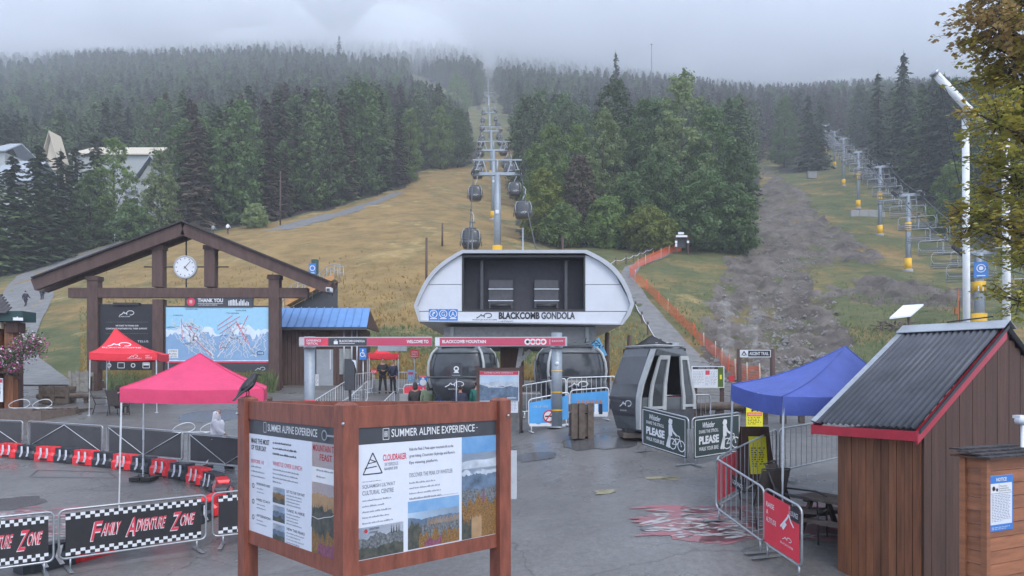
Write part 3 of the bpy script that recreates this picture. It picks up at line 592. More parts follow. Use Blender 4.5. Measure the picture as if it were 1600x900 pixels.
# leafy trees: (px, foot row, top row, half width in px, distance, kind)
LEAFY = {}
def leafy(px, pb, pt, hw, Y, kind, label, name='leafy_tree', leaves=14000, group=None):
    X = (px - CX) / F * Y; z = gz(X, Y); h = (HY - pt) / F * Y - z; rx = hw / F * Y
    me = leafy_mesh(int(px * 7 + pt), h, rx * 1.08, 22, leaves, .022 * rx + .11, kind, base=.03 if h < 12 else .06)
    t = thing(name, label, 'tree', (X, Y, z), 0, group)
    for nme, m_ in (('trunk', trunk_mesh(h * .85, .012 * h + .05, 'bark', 6, int(px))), ('crown', me)): o = bpy.data.objects.new(nme, m_); COL.link(o); o.parent = t
for a in [
 (858, 372, 192, 44, 112, 'leaf_mid', 'rounded light green tree at the left end of the grove beside the gondola line'),
 (900, 372, 190, 34, 117, 'leaf_mid', 'second light green rounded tree in the grove, just right of the end tree'),
 (850, 378, 262, 34, 104, 'leaf_yellow', 'low yellow-green tree under the light tree nearest the gondola line'),
 (905, 378, 240, 30, 106, 'needles_brown', 'dull brown-green tree in front of the grove, near the gondola line'),
 (945, 382, 168, 36, 110, 'leaf_pale', 'slim pale-topped poplar left of the grove middle'),
 (960, 385, 118, 46, 122, 'needles_mid', 'tall grey-green tree standing behind the slim pale poplar'),
 (1010, 388, 150, 50, 116, 'leaf_dark', 'tall dark leafy tree in the middle of the grove'),
 (1066, 388, 106, 52, 112, 'leaf_pale', 'tallest poplar of the grove, crown top silvery with turned leaves'),
 (1030, 388, 232, 48, 106, 'leaf_dark', 'dark green broad tree below the tallest poplar'),
 (1112, 388, 168, 52, 112, 'leaf_dark', 'big dark green tree right of the tallest poplar'),
 (1148, 390, 214, 36, 108, 'leaf_dark', 'dark leafy tree on the muddy run side of the grove'),
 (1100, 391, 262, 50, 102, 'leaf_dark', 'broad low dark tree beside the trail entrance shelter'),
 (1150, 391, 285, 34, 101, 'leaf_dark', 'low rounded tree at the right-hand foot of the grove'),
 (985, 386, 268, 42, 103, 'leaf_dark', 'medium green tree at the front of the grove middle'),
 (1010, 388, 322, 44, 100, 'leaf_yellow', 'bright yellow-green bush row at the foot of the grove'),
 (948, 386, 305, 36, 101, 'leaf_mid', 'mid green bush at the foot of the slim pale poplar'),
 (880, 382, 318, 34, 101, 'leaf_mid', 'leafy bush at the grove foot near the gondola line'),
 (178, 372, 214, 36, 120, 'leaf_mid', 'rounded light green tree in front of the cream-roofed lodge'),
 (252, 362, 238, 28, 118, 'leaf_pale', 'pale green tree before the grey lodge gable'),
 (140, 376, 270, 28, 116, 'leaf_dark', 'dark leafy tree left of the rounded light green lodge tree'),
 (210, 376, 320, 30, 112, 'leaf_dark', 'low dark bush below the lodge windows'),
 (400, 352, 318, 20, 119, 'leaf_pale', 'small grey-green bush at the woods edge by the service road'),
 (592, 300, 142, 24, 165, 'leaf_pale', 'tall pale green poplar near the top of the left woods'),
 (640, 290, 168, 22, 172, 'leaf_mid', 'light green tree near the clearing, right of the tall poplar'),
 (688, 268, 165, 24, 196, 'leaf_mid', 'light green tree at the clearing corner'),
 (715, 264, 168, 22, 202, 'leaf_dark', 'dark leafy tree at the very corner of the clearing'),
 (715, 180, 118, 24, 400, 'leaf_mid', 'hazy round tree between the upper ski runs'),
 (1486, 392, 252, 32, 118, 'leaf_mid', 'light green tree behind the chairs at the lower right slope'),
 (1225, 262, 148, 24, 222, 'leaf_dark', 'dark tree on the left of the clump above the muddy run'),
]: leafy(*a)
for px, pb, pt, Y, k, lab in [(1262, 272, 146, 208, 0, 'tall dark conifer in the clump above the muddy run'), (1282, 272, 158, 208, 1, 'right-hand dark conifer of the clump above the muddy run'), (1412, 300, 80, 172, 0, 'tallest dark conifer beside the chairlift'), (1372, 290, 112, 178, 1, 'tall dark conifer left of the tallest one by the chairlift'),
    (1440, 320, 128, 160, 2, 'dark conifer right of the tallest one by the chairlift'), (1470, 330, 130, 150, 0, 'dark conifer behind the white pole'), (20, 385, 240, 108, 0, 'dark conifer hiding the grey roof at the far left'), (60, 385, 222, 112, 0, 'tall dark conifer between the grey roof and the cream gable'), (95, 380, 232, 114, 1, 'dark conifer just right of the cream gable'), (-6, 388, 262, 104, 2, 'green conifer cut by the left edge of the view'), (40, 386, 286, 106, 2, 'shorter green conifer below the grey roof at the far left'), (78, 384, 262, 108, 0, 'broad dark conifer below the cream gable'), (228, 366, 292, 121, 1, 'small dark conifer before the grey lodge wing'),
    (118, 378, 226, 118, 4, 'slim dark conifer beside the rounded light green lodge tree'), (148, 378, 208, 119, 1, 'slim tall conifer in front of the cream lodge roof'), (330, 352, 190, 130, 2, 'green conifer standing out at the woods edge above the clock'), (530, 150, 55, 560, 1, 'tall lone conifer on the misty ridge'), (962, 190, 80, 260, 4, 'tall ragged conifer rising behind the grove')]:
    X = (px - CX) / F * Y; z = gz(X, Y); h = (HY - pt) / F * Y - z; tree('conifer', (X, Y, z - .2), h, CONM[k], CTR[0], lab, wide=min(1, 20 / h + .18) * (1.4 if px < 160 else 1))

# ---------------- air ----------------
def volume(name, d, col, aniso=0):
    m = bpy.data.materials.new(name); m.use_nodes = True; N = m.node_tree.nodes; N.clear(); o = N.new('ShaderNodeOutputMaterial'); v = N.new('ShaderNodeVolumePrincipled')
    v.inputs['Density'].default_value = d; v.inputs['Color'].default_value = (*col, 1); v.inputs['Anisotropy'].default_value = aniso; m.node_tree.links.new(v.outputs[0], o.inputs['Volume']); M[name] = m
volume('haze_air', .0006, (.93, .955, 1)); volume('fog_air', .014, (.972, .982, .996))
MB().box((0, 490, 217), (2800, 1320, 466), 'haze_air').build('haze', kind='stuff')
def fog_bank():
    n = 70; xs = np.linspace(-620, 620, n); ysf = np.linspace(400, 900, 40); vs = []; fs = []
    def bot(x, y):
        px = CX + F * x / y; b = np.interp(px, [-100, 0, 300, 450, 540, 580, 650, 720, 760, 850, 1000, 1150, 1400, 1700], [254, 256, 266, 256, 236, 260, 272, 258, 232, 222, 214, 212, 216, 218])
        return float(b) + 38 * noise.fractal(Vector((x / 95, y / 95, .5)), .8, 2, 4)
    for z_ in (0, 1):
        for y in ysf:
            for x in xs: vs.append((x, y, 345 if z_ else min(325, bot(x, y) + max(0, 60 * (1 - min(x + 620, 620 - x, (y - 400) * .6, (900 - y) * 1.0) / 60)))))
    k = len(ysf) * n
    for j in range(len(ysf) - 1):
        for i in range(n - 1):
            a = j * n + i; fs += [(a, a + n, a + n + 1, a + 1), (k + a, k + a + 1, k + a + n + 1, k + a + n)]
    rim = [(0, i) for i in range(n)] + [(j, n - 1) for j in range(1, len(ysf))] + [(len(ysf) - 1, i) for i in range(n - 2, -1, -1)] + [(j, 0) for j in range(len(ysf) - 2, 0, -1)]
    for q in range(len(rim)):
        a = rim[q][0] * n + rim[q][1]; b_ = rim[(q + 1) % len(rim)]; b_ = b_[0] * n + b_[1]; fs.append((a, b_, k + b_, k + a))
    MB().add(vs, fs, 'fog_air').build('fog', kind='stuff')
fog_bank()
# ---------------- wooden notice frame in the foreground ----------------
def kiosk():
    C = at(541, 0, 8); C.z = 0; rd = Vector((.7243, .6895, 0)).normalized(); ld = Vector((-.6842, .7293, 0)).normalized()
    Rt = C + rd * 2.24; Lf = C + ld * 2.46; base = gz(C.x, C.y)
    t = thing('notice_kiosk', 'large red-brown timber notice frame with two summer alpine boards in the foreground', 'notice board', (C.x, C.y, base))
    ang = math.atan2(rd.y, rd.x)
    for P, top in ((C, -.30), (Rt, -.30), (Lf, -.29)):
        b = MB(); zb = gz(P.x, P.y); b.box((P.x, P.y, (zb + top - .03) / 2), (.19, .19, top - .03 - zb), 'kiosk_wood', rz=ang)
        vs = []; 
        for k, z_ in ((.095, top - .03), (.06, top)):
            for sx, sy in ((-1, -1), (1, -1), (1, 1), (-1, 1)): vs.append(Vector((P.x, P.y, z_)) + Matrix.Rotation(ang, 3, 'Z') @ Vector((sx * k, sy * k, 0)))
        b.add(vs, [(0, 1, 5, 4), (1, 2, 6, 5), (2, 3, 7, 6), (3, 0, 4, 7), (4, 5, 6, 7)], 'kiosk_wood'); p = b.build('post', t)
        q = MB(); n = Vector((0, -1, 0)) if P is C else (rd.cross(Vector((0, 0, 1))) if P is Rt else (-ld).cross(Vector((0, 0, 1))))
        q.tube([Vector((P.x, P.y, top - .22)) + n * .13, Vector((P.x, P.y, top - .22)) + n * .16], .018, 'galv', 8); q.build('bolt', p)
    def rail(A, B, z0, z1, w=.08):
        d = (B - A).normalized(); b = MB(); b.beam(A + d * .098 + Vector((0, 0, (z0 + z1) / 2)), B - d * .098 + Vector((0, 0, (z0 + z1) / 2)), w, z1 - z0, 'kiosk_wood'); return b.build('rail', t)
    for A, B in ((C, Rt), (Lf, C), (Lf, Rt)): rail(A, B, -.578, -.345); rail(A, B, -2.18, -2.015)
    b = MB(); b.add([(C.x, C.y, -.40), (Rt.x, Rt.y, -.40), (Lf.x, Lf.y, -.40), (C.x, C.y, -.42), (Rt.x, Rt.y, -.42), (Lf.x, Lf.y, -.42)], [(0, 1, 2), (5, 4, 3), (0, 3, 4, 1), (1, 4, 5, 2), (2, 5, 3, 0)], 'hut_dark')
    b.build('cover_board', t, label='dark weathered top board')
    Hh = 1.435; z0 = -2.014
    # right-hand board
    W = 2.24 - .20; o = C + rd * .10; n = rd.cross(Vector((0, 0, 1))); o2 = Vector((o.x, o.y, z0)) + n * .012
    b = MB(); b.beam(o2 + rd * 0 + Vector((0, 0, Hh / 2)), o2 + rd * W + Vector((0, 0, Hh / 2)), .02, Hh, 'white'); pn = b.build('notice_panel', t, label='board with mountain photographs and red headline')
    B = Board(o2 + n * .011, rd, (0, 0, 1), W, Hh)
    B.rect(0, 0, 1, .872, 'paper'); B.rect(0, .872, 1, 1, 'header_grey')
    B.text('SUMMER ALPINE EXPERIENCE', .225, .915, w=.60, h=.062, m='white', bold=.005); B.line([(.17, .90), (.17, .985), (.208, .985), (.208, .90), (.17, .90)], .006, 'white', .007); B.text('88', .178, .92, w=.022, h=.045, m='white'); B.rect(.835, .945, .85, .949, 'white', .006)
    # emblem, headline, columns
    B.line([(.045, .645), (.105, .805), (.165, .645), (.045, .645)], .012, 'ink'); B.line([(.055, .69), (.13, .70)], .010, 'ink'); B.line([(.075, .725), (.125, .735), (.09, .755)], .009, 'ink')
    B.text('CLOUDRAKER', .17, .735, w=.155, h=.05, m='ink_pink', bold=.02); B.text('SKYBRIDGE', .18, .695, w=.09, h=.026, m='ink_grey'); B.text('RAVEN\'S EYE', .18, .662, w=.085, h=.022, m='ink')
    B.lines(.04, .24, .595, 1, .02, .008); B.text('SQUAMISH LIL\'WAT', .04, .535, w=.21, h=.034, m='ink_grey', bold=.01); B.text('CULTURAL CENTRE', .04, .488, w=.20, h=.034, m='ink_grey', bold=.01)
    for i in range(5): B.lines(.04, .285, .455 - i * .043, 1, .02, .014)
    B.disc(.062, .215, .022, 'ink_red'); B.text('BANYAN\nmuseum', .085, .195, w=.06, h=.04, m='ink')
    for i, s_ in enumerate(['Ride the Peak 2 Peak upper mountain lift to the', 'great hiking, Cloudraker Skybridge and Raven\'s', 'Eye viewing platform.']): B.text(s_, .345, .790 - i * .053, w=(.315, .325, .20)[i], h=.030, m='ink')
    B.text('DISCOVER THE PEAK OF WHISTLER', .345, .585, w=.31, h=.034, m='ink_grey', bold=.005)
    for i in range(4): B.lines(.345, .70, .548 - i * .042, 1, .02, .015)
    B.rect(.345, .405, .70, .4085, 'ink_grey')
    # three photographs
    B.rect(0, .005, .305, .245, 'photo_sky_deep'); B.ridge(0, .305, .005, .17, .05, 'photo_rock', seed=3); B.ridge(0, .305, .005, .09, .05, 'photo_forest', .006, seed=9)
    for x in (.24, .26, .275, .225): B.poly([(x - .005, .17), (x + .005, .17), (x, .24)], 'photo_forest', .006)
    B.rect(.335, .01, .705, .392, 'photo_sky'); B.rect(.335, .30, .705, .392, 'photo_sky_deep', .0035); B.ridge(.335, .705, .01, .245, .025, 'photo_peak', seed=5); B.ridge(.335, .705, .01, .19, .02, 'photo_rock', .0055, seed=6)
    for i in range(26): x = .47 + i * .009; B.rect(x, .185, x + .005, .225 + .012 * math.sin(i * 2.1), 'tan', .0065)
    B.ridge(.335, .43, .01, .20, .08, 'photo_forest', .007, seed=8); B.ridge(.41, .60, .01, .12, .09, 'photo_gold', .0075, seed=12, jag=5); B.ridge(.60, .705, .01, .11, .07, 'photo_gold', .0078, seed=15, jag=5); B.ridge(.45, .57, .01, .06, .05, 'photo_plum', .008, seed=18)
    B.rect(.725, .005, 1, .872, 'photo_sky'); B.rect(.725, .73, 1, .872, 'photo_sky_deep', .0035); B.ridge(.725, 1, .60, .67, .02, 'photo_snow', .0045, seed=32); B.ridge(.725, 1, .005, .575, .05, 'photo_snow', .005, seed=21, jag=6); B.ridge(.725, 1, .005, .545, .04, 'photo_peak', .0055, seed=22)
    B.ridge(.725, 1, .005, .42, .03, 'photo_rock', .006, seed=24); B.ridge(.725, 1, .005, .32, .14, 'photo_gold', .0065, seed=23, jag=5); B.poly([(.885, .3), (.895, .46), (.905, .3)], 'photo_plum', .007); B.ridge(.79, .88, .005, .19, .10, 'tan', .0075, seed=27, jag=5); B.ridge(.725, .80, .005, .16, .1, 'photo_forest', .0078, seed=25)
    B.build(pn)
    # left-hand board
    W = 2.46 - .20; u = -ld; o = Lf + u * .10; n = u.cross(Vector((0, 0, 1))); o2 = Vector((o.x, o.y, z0)) + n * .012
    b = MB(); b.beam(o2 + Vector((0, 0, Hh / 2)), o2 + u * W + Vector((0, 0, Hh / 2)), .02, Hh, 'white'); pn = b.build('notice_panel', t, label='board with text columns and a dusk dining photograph')
    B = Board(o2 + n * .011, u, (0, 0, 1), W, Hh); B.rect(0, 0, 1, .872, 'paper'); B.rect(0, .872, 1, 1, 'header_grey')
    B.text('SUMMER ALPINE EXPERIENCE', .24, .912, w=.55, h=.062, m='white', bold=.005); B.line([(.19, .90), (.19, .985), (.222, .985), (.222, .90), (.19, .90)], .006, 'white', .007); B.disc(.87, .935, .06, 'galv', .02, 20, .045); B.line([(.895, .935), (.99, .935)], .02, 'galv', .02)
    B.text('MAKE THE MOST', .03, .79, w=.23, h=.045, m='ink', bold=.015); B.text('OF YOUR DAY', .03, .73, w=.19, h=.045, m='ink', bold=.015)
    B.text('BEFORE 10', .03, .615, w=.16, h=.032, m='ink_pink')
    for i in range(3): B.lines(.03, .25, .59 - i * .042, 1, .02, .014)
    for i in range(3): B.lines(.30, .70, .83 - i * .047, 1, .02, .018, 'ink')
    B.text('WHISTLE OVER LUNCH', .30, .625, w=.33, h=.036, m='ink_pink')
    for i in range(4): B.lines(.30, .72 - (i == 3) * .25, .60 - i * .035, 1, .02, .014)
    for i in range(3):
        B.disc(.055, .41 - i * .14, .032, 'ink', .006, 14, .022); B.text(['MORNING HIKE', 'MID DAY', 'AFTERNOON'][i], .10, .425 - i * .14, w=.17, h=.022, m='ink'); [B.lines(.10, .26, .40 - i * .14 - j * .03, 1, .02, .011) for j in range(2)]
        y = .31 - i * .155; B.rect(.30, y, .44, y + .135, 'photo_sky'); B.ridge(.30, .44, y, y + .085, .03, ('photo_gold', 'photo_peak', 'photo_peak')[i], seed=40 + i); B.ridge(.30, .44, y, y + .04, .03, 'photo_forest', .006, seed=50 + i)
        B.text(['GET TO THE TOP FAST', 'TAKE A HIKE', 'VIEW THE PEAKS'][i], .46, y + .11, w=.2, h=.022, m='ink'); [B.lines(.46, .71, y + .095 - j * .026, 1, .02, .011) for j in range(4)]
    B.rect(.735, 0, 1, .872, 'photo_dusk'); B.rect(.735, .56, 1, .68, 'white', .0035); B.ridge(.735, 1, 0, .47, .04, 'tan', seed=61); B.ridge(.735, 1, 0, .36, .06, 'photo_forest', .0055, seed=62, jag=6)
    for i in range(12): x = .74 + i * .0215; B.poly([(x - .012, .2), (x + .012, .2), (x, .40 + .06 * math.sin(i * 3.1))], 'photo_forest', .0058)
    B.line([(.735, .285), (.80, .275), (.86, .30), (.93, .32), (1, .37)], .006, 'white', .007); B.ridge(.735, 1, 0, .16, .12, 'photo_gold', .0065, seed=63, jag=7); B.ridge(.80, 1, 0, .09, .06, 'photo_plum', .007, seed=65)
    B.text('MOUNTAIN TOP', .745, .805, w=.25, h=.05, m='ink_red', bold=.01); B.text('FEAST', .815, .735, w=.12, h=.05, m='ink_red', bold=.01); B.lines(.78, .96, .665, 2, .05, .015)
    B.build(pn)
    return C, Rt, Lf, rd, ld
KC, KR, KL, KRD, KLD = kiosk()
# clear brochure panel on the right post
t = thing('acrylic_leaflet_panel', 'small clear plastic sheet fixed beside the right post of the notice frame', 'plastic sheet', KR + Vector((.16, .02, -1.6)))
mat('acrylic', (.62, .66, .72), rough=.15, alpha=.45); MB().box(KR + Vector((.165, .02, -1.28)), (.09, .01, .62), 'acrylic').build('sheet', t); MB().box(KR + Vector((.108, .02, -1.28)), (.022, .016, .62), 'galv').build('clip_strip', t)

# ---------------- living things: skinned figures ----------------
def skin(name, pts, edges, m, parent, sub=1, smooth=True, root=0):
    me = bpy.data.meshes.new(name); me.from_pydata([p[:3] for p in pts], edges, []); o = bpy.data.objects.new(name, me); COL.link(o)
    sk = o.modifiers.new('s', 'SKIN'); sk.use_smooth_shade = smooth; sv = me.skin_vertices[0].data if me.skin_vertices else None
    if sv is None: bm_ = None
    for i, p in enumerate(pts): rr = p[3]; sv[i].radius = rr if isinstance(rr, tuple) else (rr, rr); sv[i].use_root = (i == root)
    if sub: ss = o.modifiers.new('b', 'SUBSURF'); ss.levels = sub; ss.render_levels = sub
    dg = bpy.context.evaluated_depsgraph_get(); nm = bpy.data.meshes.new_from_object(o.evaluated_get(dg)); o.modifiers.clear(); o.data = nm; nm.materials.clear(); nm.materials.append(M[m]); nm.name = name; o.parent = parent; return o
def skin_ok():
    me = bpy.data.meshes.new('x'); me.from_pydata([(0, 0, 0), (0, 0, 1)], [(0, 1)], []); o = bpy.data.objects.new('x', me); COL.link(o); o.modifiers.new('s', 'SKIN'); ok = bool(me.skin_vertices); bpy.data.objects.remove(o); return ok
if not skin_ok():
    _fp = skin
    def skin(name, pts, edges, m, parent, sub=1, smooth=True, root=0):
        import bmesh
        me = bpy.data.meshes.new(name); bm = bmesh.new(); lay = bm.verts.layers.skin.verify(); V = []
        for i, p in enumerate(pts):
            v = bm.verts.new(p[:3]); rr = p[3]; v[lay].radius = rr if isinstance(rr, tuple) else (rr, rr); v[lay].use_root = (i == root); V.append(v)
        for a, b_ in edges: bm.edges.new((V[a], V[b_]))
        bm.to_mesh(me); bm.free(); o = bpy.data.objects.new(name, me); COL.link(o); sk = o.modifiers.new('s', 'SKIN'); sk.use_smooth_shade = smooth
        if sub: ss = o.modifiers.new('b', 'SUBSURF'); ss.levels = sub; ss.render_levels = sub
        dg = bpy.context.evaluated_depsgraph_get(); nm = bpy.data.meshes.new_from_object(o.evaluated_get(dg)); o.modifiers.clear(); o.data = nm; nm.materials.clear(); nm.materials.append(M[m]); nm.name = name; o.parent = parent; return o
POSE = {
 'stand': dict(le=(.24, .02, 1.16), lh=(.25, -.08, .90), re=(-.24, .02, 1.16), rh=(-.25, -.08, .90), lk=(.10, -.01, .50), la=(.11, .04, .08), rk=(-.10, -.01, .50), ra=(-.12, .04, .08)),
 'arms': dict(le=(.26, -.02, 1.14), lh=(.08, -.24, 1.12), re=(-.26, -.02, 1.14), rh=(-.06, -.25, 1.15), lk=(.13, -.02, .50), la=(.17, .03, .08), rk=(-.12, .0, .50), ra=(-.16, .05, .08)),
 'walk': dict(le=(.24, .10, 1.18), lh=(.26, .02, .95), re=(-.22, -.14, 1.18), rh=(-.22, -.36, 1.06), lk=(.09, -.14, .50), la=(.09, -.26, .10), rk=(-.09, .06, .50), ra=(-.09, .30, .14)),
 'sit': dict(le=(.25, .0, .82), lh=(.20, -.22, .70), re=(-.25, .0, .82), rh=(-.20, -.22, .70), lk=(.12, -.45, .50), la=(.12, -.42, .08), rk=(-.12, -.45, .50), ra=(-.12, -.42, .08))}
def person(px, py, h, rz, pose, top, legs, label, hair='hair', hood=None, long_=False, wide=1, pos=None, veil=None):
    p0 = pos if pos is not None else gp(px, py); t = thing('person', label, 'person', p0, rz); P = POSE[pose]; k = h / 1.75; hp = .93 if pose != 'sit' else .52; dz = hp - .93
    def s(x, y, z, r_): return (x * k, y * k, z * k, tuple(q * k for q in r_) if isinstance(r_, tuple) else r_ * k)
    sh = 1.42 + dz; pts = [s(0, 0, hp, (.13, .10)), s(0, 0, 1.2 + dz, (.14, .10)), s(0, .01, sh, (.13, .09)), s(0, 0, sh + .09, .055), s(0, -.01, sh + .15, (.062, .075)), s(0, -.015, sh + .23, (.082, .10)), s(0, -.005, sh + .31, (.06, .075))]
    ed = [(0, 1), (1, 2), (2, 3), (3, 4), (4, 5), (5, 6)]
    for sd, e, hd in ((1, 'le', 'lh'), (-1, 're', 'rh')):
        o = len(pts); E, Hd = Vector(P[e]), Vector(P[hd]); d = (Hd - E).normalized(); q = d.cross(Vector((0, 0, 1)) if abs(d.z) < .8 else Vector((0, 1, 0))).normalized()
        pts += [s(.17 * sd, .01, sh - .02, .05), s(*E, .04), s(*Hd, .026), s(*(Hd + d * .05), (.036, .02))]; ed += [(2, o), (o, o + 1), (o + 1, o + 2), (o + 2, o + 3)]
        for fi, L_ in zip((-1.5, -.5, .5, 1.5), (.07, .085, .08, .062)):
            f = len(pts); b_ = Hd + d * .085 + q * .017 * fi; pts += [s(*b_, .009), s(*(b_ + d * L_ * .6 + Vector((0, 0, -.012))), .008), s(*(b_ + d * L_ + Vector((0, 0, -.03))), .007)]; ed += [(o + 3, f), (f, f + 1), (f + 1, f + 2)]
        f = len(pts); pts += [s(*(Hd + d * .055 - q * .045 * sd), .010), s(*(Hd + d * .095 - q * .055 * sd), .008)]; ed += [(o + 3, f), (f, f + 1)]
    for sd, kn, an in ((1, 'lk', 'la'), (-1, 'rk', 'ra')):
        o = len(pts); A = Vector(P[an]); pts += [s(.09 * sd, 0, hp - .06, .08), s(*P[kn], .052), s(*A, .036), s(A.x, A.y - .13, A.z - .045, (.038, .022))]; ed += [(0, o), (o, o + 1), (o + 1, o + 2), (o + 2, o + 3)]
    body = skin('body', pts, ed, 'skin', t)
    mb = MB(); z_ = sh + .235   # face
    for sx in (-1, 1): mb.lathe((sx * .032 * k, -.108 * k, z_ * k), [(.001, -.008 * k), (.010 * k, 0), (.001, .008 * k)], 'ink', 8); mb.lathe((sx * .082 * k, -.01 * k, (z_ - .02) * k), [(.001, -.03 * k), (.016 * k, 0), (.001, .03 * k)], 'skin', 8)
    mb.add([(0, -.135 * k, (z_ - .035) * k), (-.014 * k, -.106 * k, (z_ - .04) * k), (.014 * k, -.106 * k, (z_ - .04) * k), (0, -.106 * k, z_ * k)], [(0, 1, 2), (0, 3, 1), (0, 2, 3)], 'skin'); mb.box((0, -.100 * k, (z_ - .075) * k), (.045 * k, .012 * k, .008 * k), 'ink_red'); mb.build('face', body, world=False)
    w = wide * 1.22; jp = [s(0, 0, hp - (.10 if not long_ else .42), (.165 * w, .125 * w)), s(0, 0, 1.15 + dz, (.165 * w, .13 * w)), s(0, .01, sh - .01, (.145 * w, .11 * w)), s(0, .0, sh + .07, .07 * w)]; je = [(0, 1), (1, 2), (2, 3)]
    for sd, e, hd in ((1, 'le', 'lh'), (-1, 're', 'rh')): o = len(jp); jp += [s(.185 * sd, .01, sh - .03, .068 * w), s(*P[e], .056 * w), s(*P[hd], .042 * w)]; je += [(2, o), (o, o + 1), (o + 1, o + 2)]
    skin('jacket' if not long_ else 'long_tunic', jp, je, top, t)
    tp = [s(0, 0, hp + .02, (.15, .115))]; te = []
    for kn, an, sd in (('lk', 'la', 1), ('rk', 'ra', -1)): o = len(tp); A = Vector(P[an]); tp += [s(.09 * sd, 0, hp - .07, .098), s(*P[kn], .07), s(A.x, A.y, A.z + .03, .055)]; te += [(0, o), (o, o + 1), (o + 1, o + 2)]
    skin('trousers', tp, te, legs, t)
    for an in ('la', 'ra'): A = Vector(P[an]); MB().box((A.x * k, (A.y - .06) * k, (A.z - .035) * k), (.09 * k, .27 * k, .09 * k), 'cloth_dark').build('shoe', t, world=False)
    if veil: skin('headscarf', [s(0, .03, sh + .29, (.09, .11)), s(0, .02, sh + .20, (.11, .13)), s(0, .03, sh + .06, (.13, .12)), s(0, .10, 1.15 + dz, (.17, .10)), s(0, .15, .98 + dz, (.15, .05))], [(0, 1), (1, 2), (2, 3), (3, 4)], veil, t)
    elif hood: skin('hood', [s(0, .03, sh + .03, (.13, .12)), s(0, .03, sh + .18, (.115, .125)), s(0, .03, sh + .29, (.10, .115)), s(0, .04, sh + .35, (.06, .07))], [(0, 1), (1, 2), (2, 3)], hood, t)
    else: skin('hair', [s(0, .025, sh + .16, (.075, .07)), s(0, .015, sh + .25, (.092, .105)), s(0, .005, sh + .335, (.06, .075))], [(0, 1), (1, 2)], hair, t)
    return t
PI = math.pi
person(40, 482, 1.75, PI, 'walk', 'cloth_navy', 'cloth_black', 'walker in dark clothes higher up the gravel path, just left of its middle')
person(66, 472, 1.7, PI, 'stand', 'cloth_dark', 'cloth_blue', 'walker on the right edge of the gravel path, partly behind the roof timber')
person(356, 366, 1.7, PI * .9, 'walk', 'cloth_white', 'cloth_dark', 'tiny distant walker in a white top above the timber roof ridge')
person(333, 368, 1.7, PI * .9, 'walk', 'roof_grey', 'cloth_dark', 'tiny distant walker in grey beside the dark hedge')
person(598, 615, 1.78, R(10), 'arms', 'cloth_black', 'cloth_black', 'attendant in black with arms folded at chest, beside the small red tent')
person(614, 615, 1.70, R(-20), 'stand', 'cloth_navy', 'cloth_black', 'attendant in dark navy standing right of the one with folded arms')
KY = 26.2
person(0, 0, 1.72, PI * .95, 'stand', 'cloth_dark', 'cloth_black', 'visitor in a dark brown hooded coat, leftmost of the group behind the notice frame', hood='cloth_dark', pos=on_top(649, 597, 1.74))
person(0, 0, 1.72, PI * 1.05, 'stand', 'cloth_green', 'cloth_black', 'visitor in a pale olive hooded coat behind the notice frame', hood='cloth_green', pos=on_top(669, 596, 1.74), wide=1.15)
person(0, 0, 1.62, PI, 'stand', 'cloth_navy', 'cloth_black', 'broad visitor in a navy jacket behind the notice frame', pos=on_top(719, 600, 1.68), wide=1.35)
person(0, 0, 1.62, PI * 1.1, 'stand', 'cloth_teal', 'cloth_black', 'visitor in a teal green jacket, rightmost of the group behind the notice frame', pos=on_top(745, 596, 1.62), wide=1.15)
person(340, 735, 1.80, R(80), 'walk', 'cloth_white', 'cloth_white', 'woman in white tunic, trousers and headscarf walking behind the barriers', long_=True, veil='cloth_white')
# crow on the left post
def crow():
    p = Vector((KL.x, KL.y, -.29)); t = thing('crow', 'black crow perched on the left post of the notice frame', 'bird', p, R(52))   # local +X = facing
    S_ = lambda x, z, r_, y=0: (x, y, z, r_)
    body = skin('body', [S_(-.10, .09, (.05, .04)), S_(-.05, .13, (.082, .075)), S_(.02, .19, (.098, .092)), S_(.07, .25, (.078, .072)), S_(.10, .30, (.056, .054)), S_(.125, .335, (.054, .05)), S_(.15, .335, (.028, .026))], [(i, i + 1) for i in range(6)], 'crow_black', t)
    MB().tube([(.165, 0, .336), (.20, 0, .333), (.235, 0, .318)], [.017, .012, .003], 'ink', 8).build('beak', t, world=False)
    for s_ in (-1, 1):
        skin('wing', [(.04, .078 * s_, .22, (.06, .022)), (-.04, .082 * s_, .15, (.06, .018)), (-.13, .04 * s_, .05, (.028, .012)), (-.19, .02 * s_, -.01, (.012, .008))], [(0, 1), (1, 2), (2, 3)], 'crow_black', t)
        MB().tube([(-.01, .03 * s_, .12), (0, .03 * s_, .06), (-.005, .03 * s_, .004)], [.016, .008, .007], 'ink', 6).tube([(-.03, .03 * s_, .006), (.035, .03 * s_, .006)], .006, 'ink', 6).tube([(0, .03 * s_, .006), (.03, .03 * s_ + .015, .006)], .005, 'ink', 6).build('leg', t, world=False)
        t.scale = (.86, .86, .86)
        MB().lathe((.135, .036 * s_, .342), [(.001, -.005), (.006, 0), (.001, .005)], 'dark_glass', 8).build('eye', t, world=False)
    MB().add([(-.09, -.02, .09), (-.09, .02, .09), (-.24, .035, -.05), (-.24, -.035, -.05), (-.09, -.02, .075), (-.09, .02, .075), (-.24, .035, -.06), (-.24, -.035, -.06)], [(0, 1, 2, 3), (7, 6, 5, 4), (0, 3, 7, 4), (1, 5, 6, 2), (2, 6, 7, 3), (0, 4, 5, 1)], 'crow_black').build('tail', t, world=False)
crow()

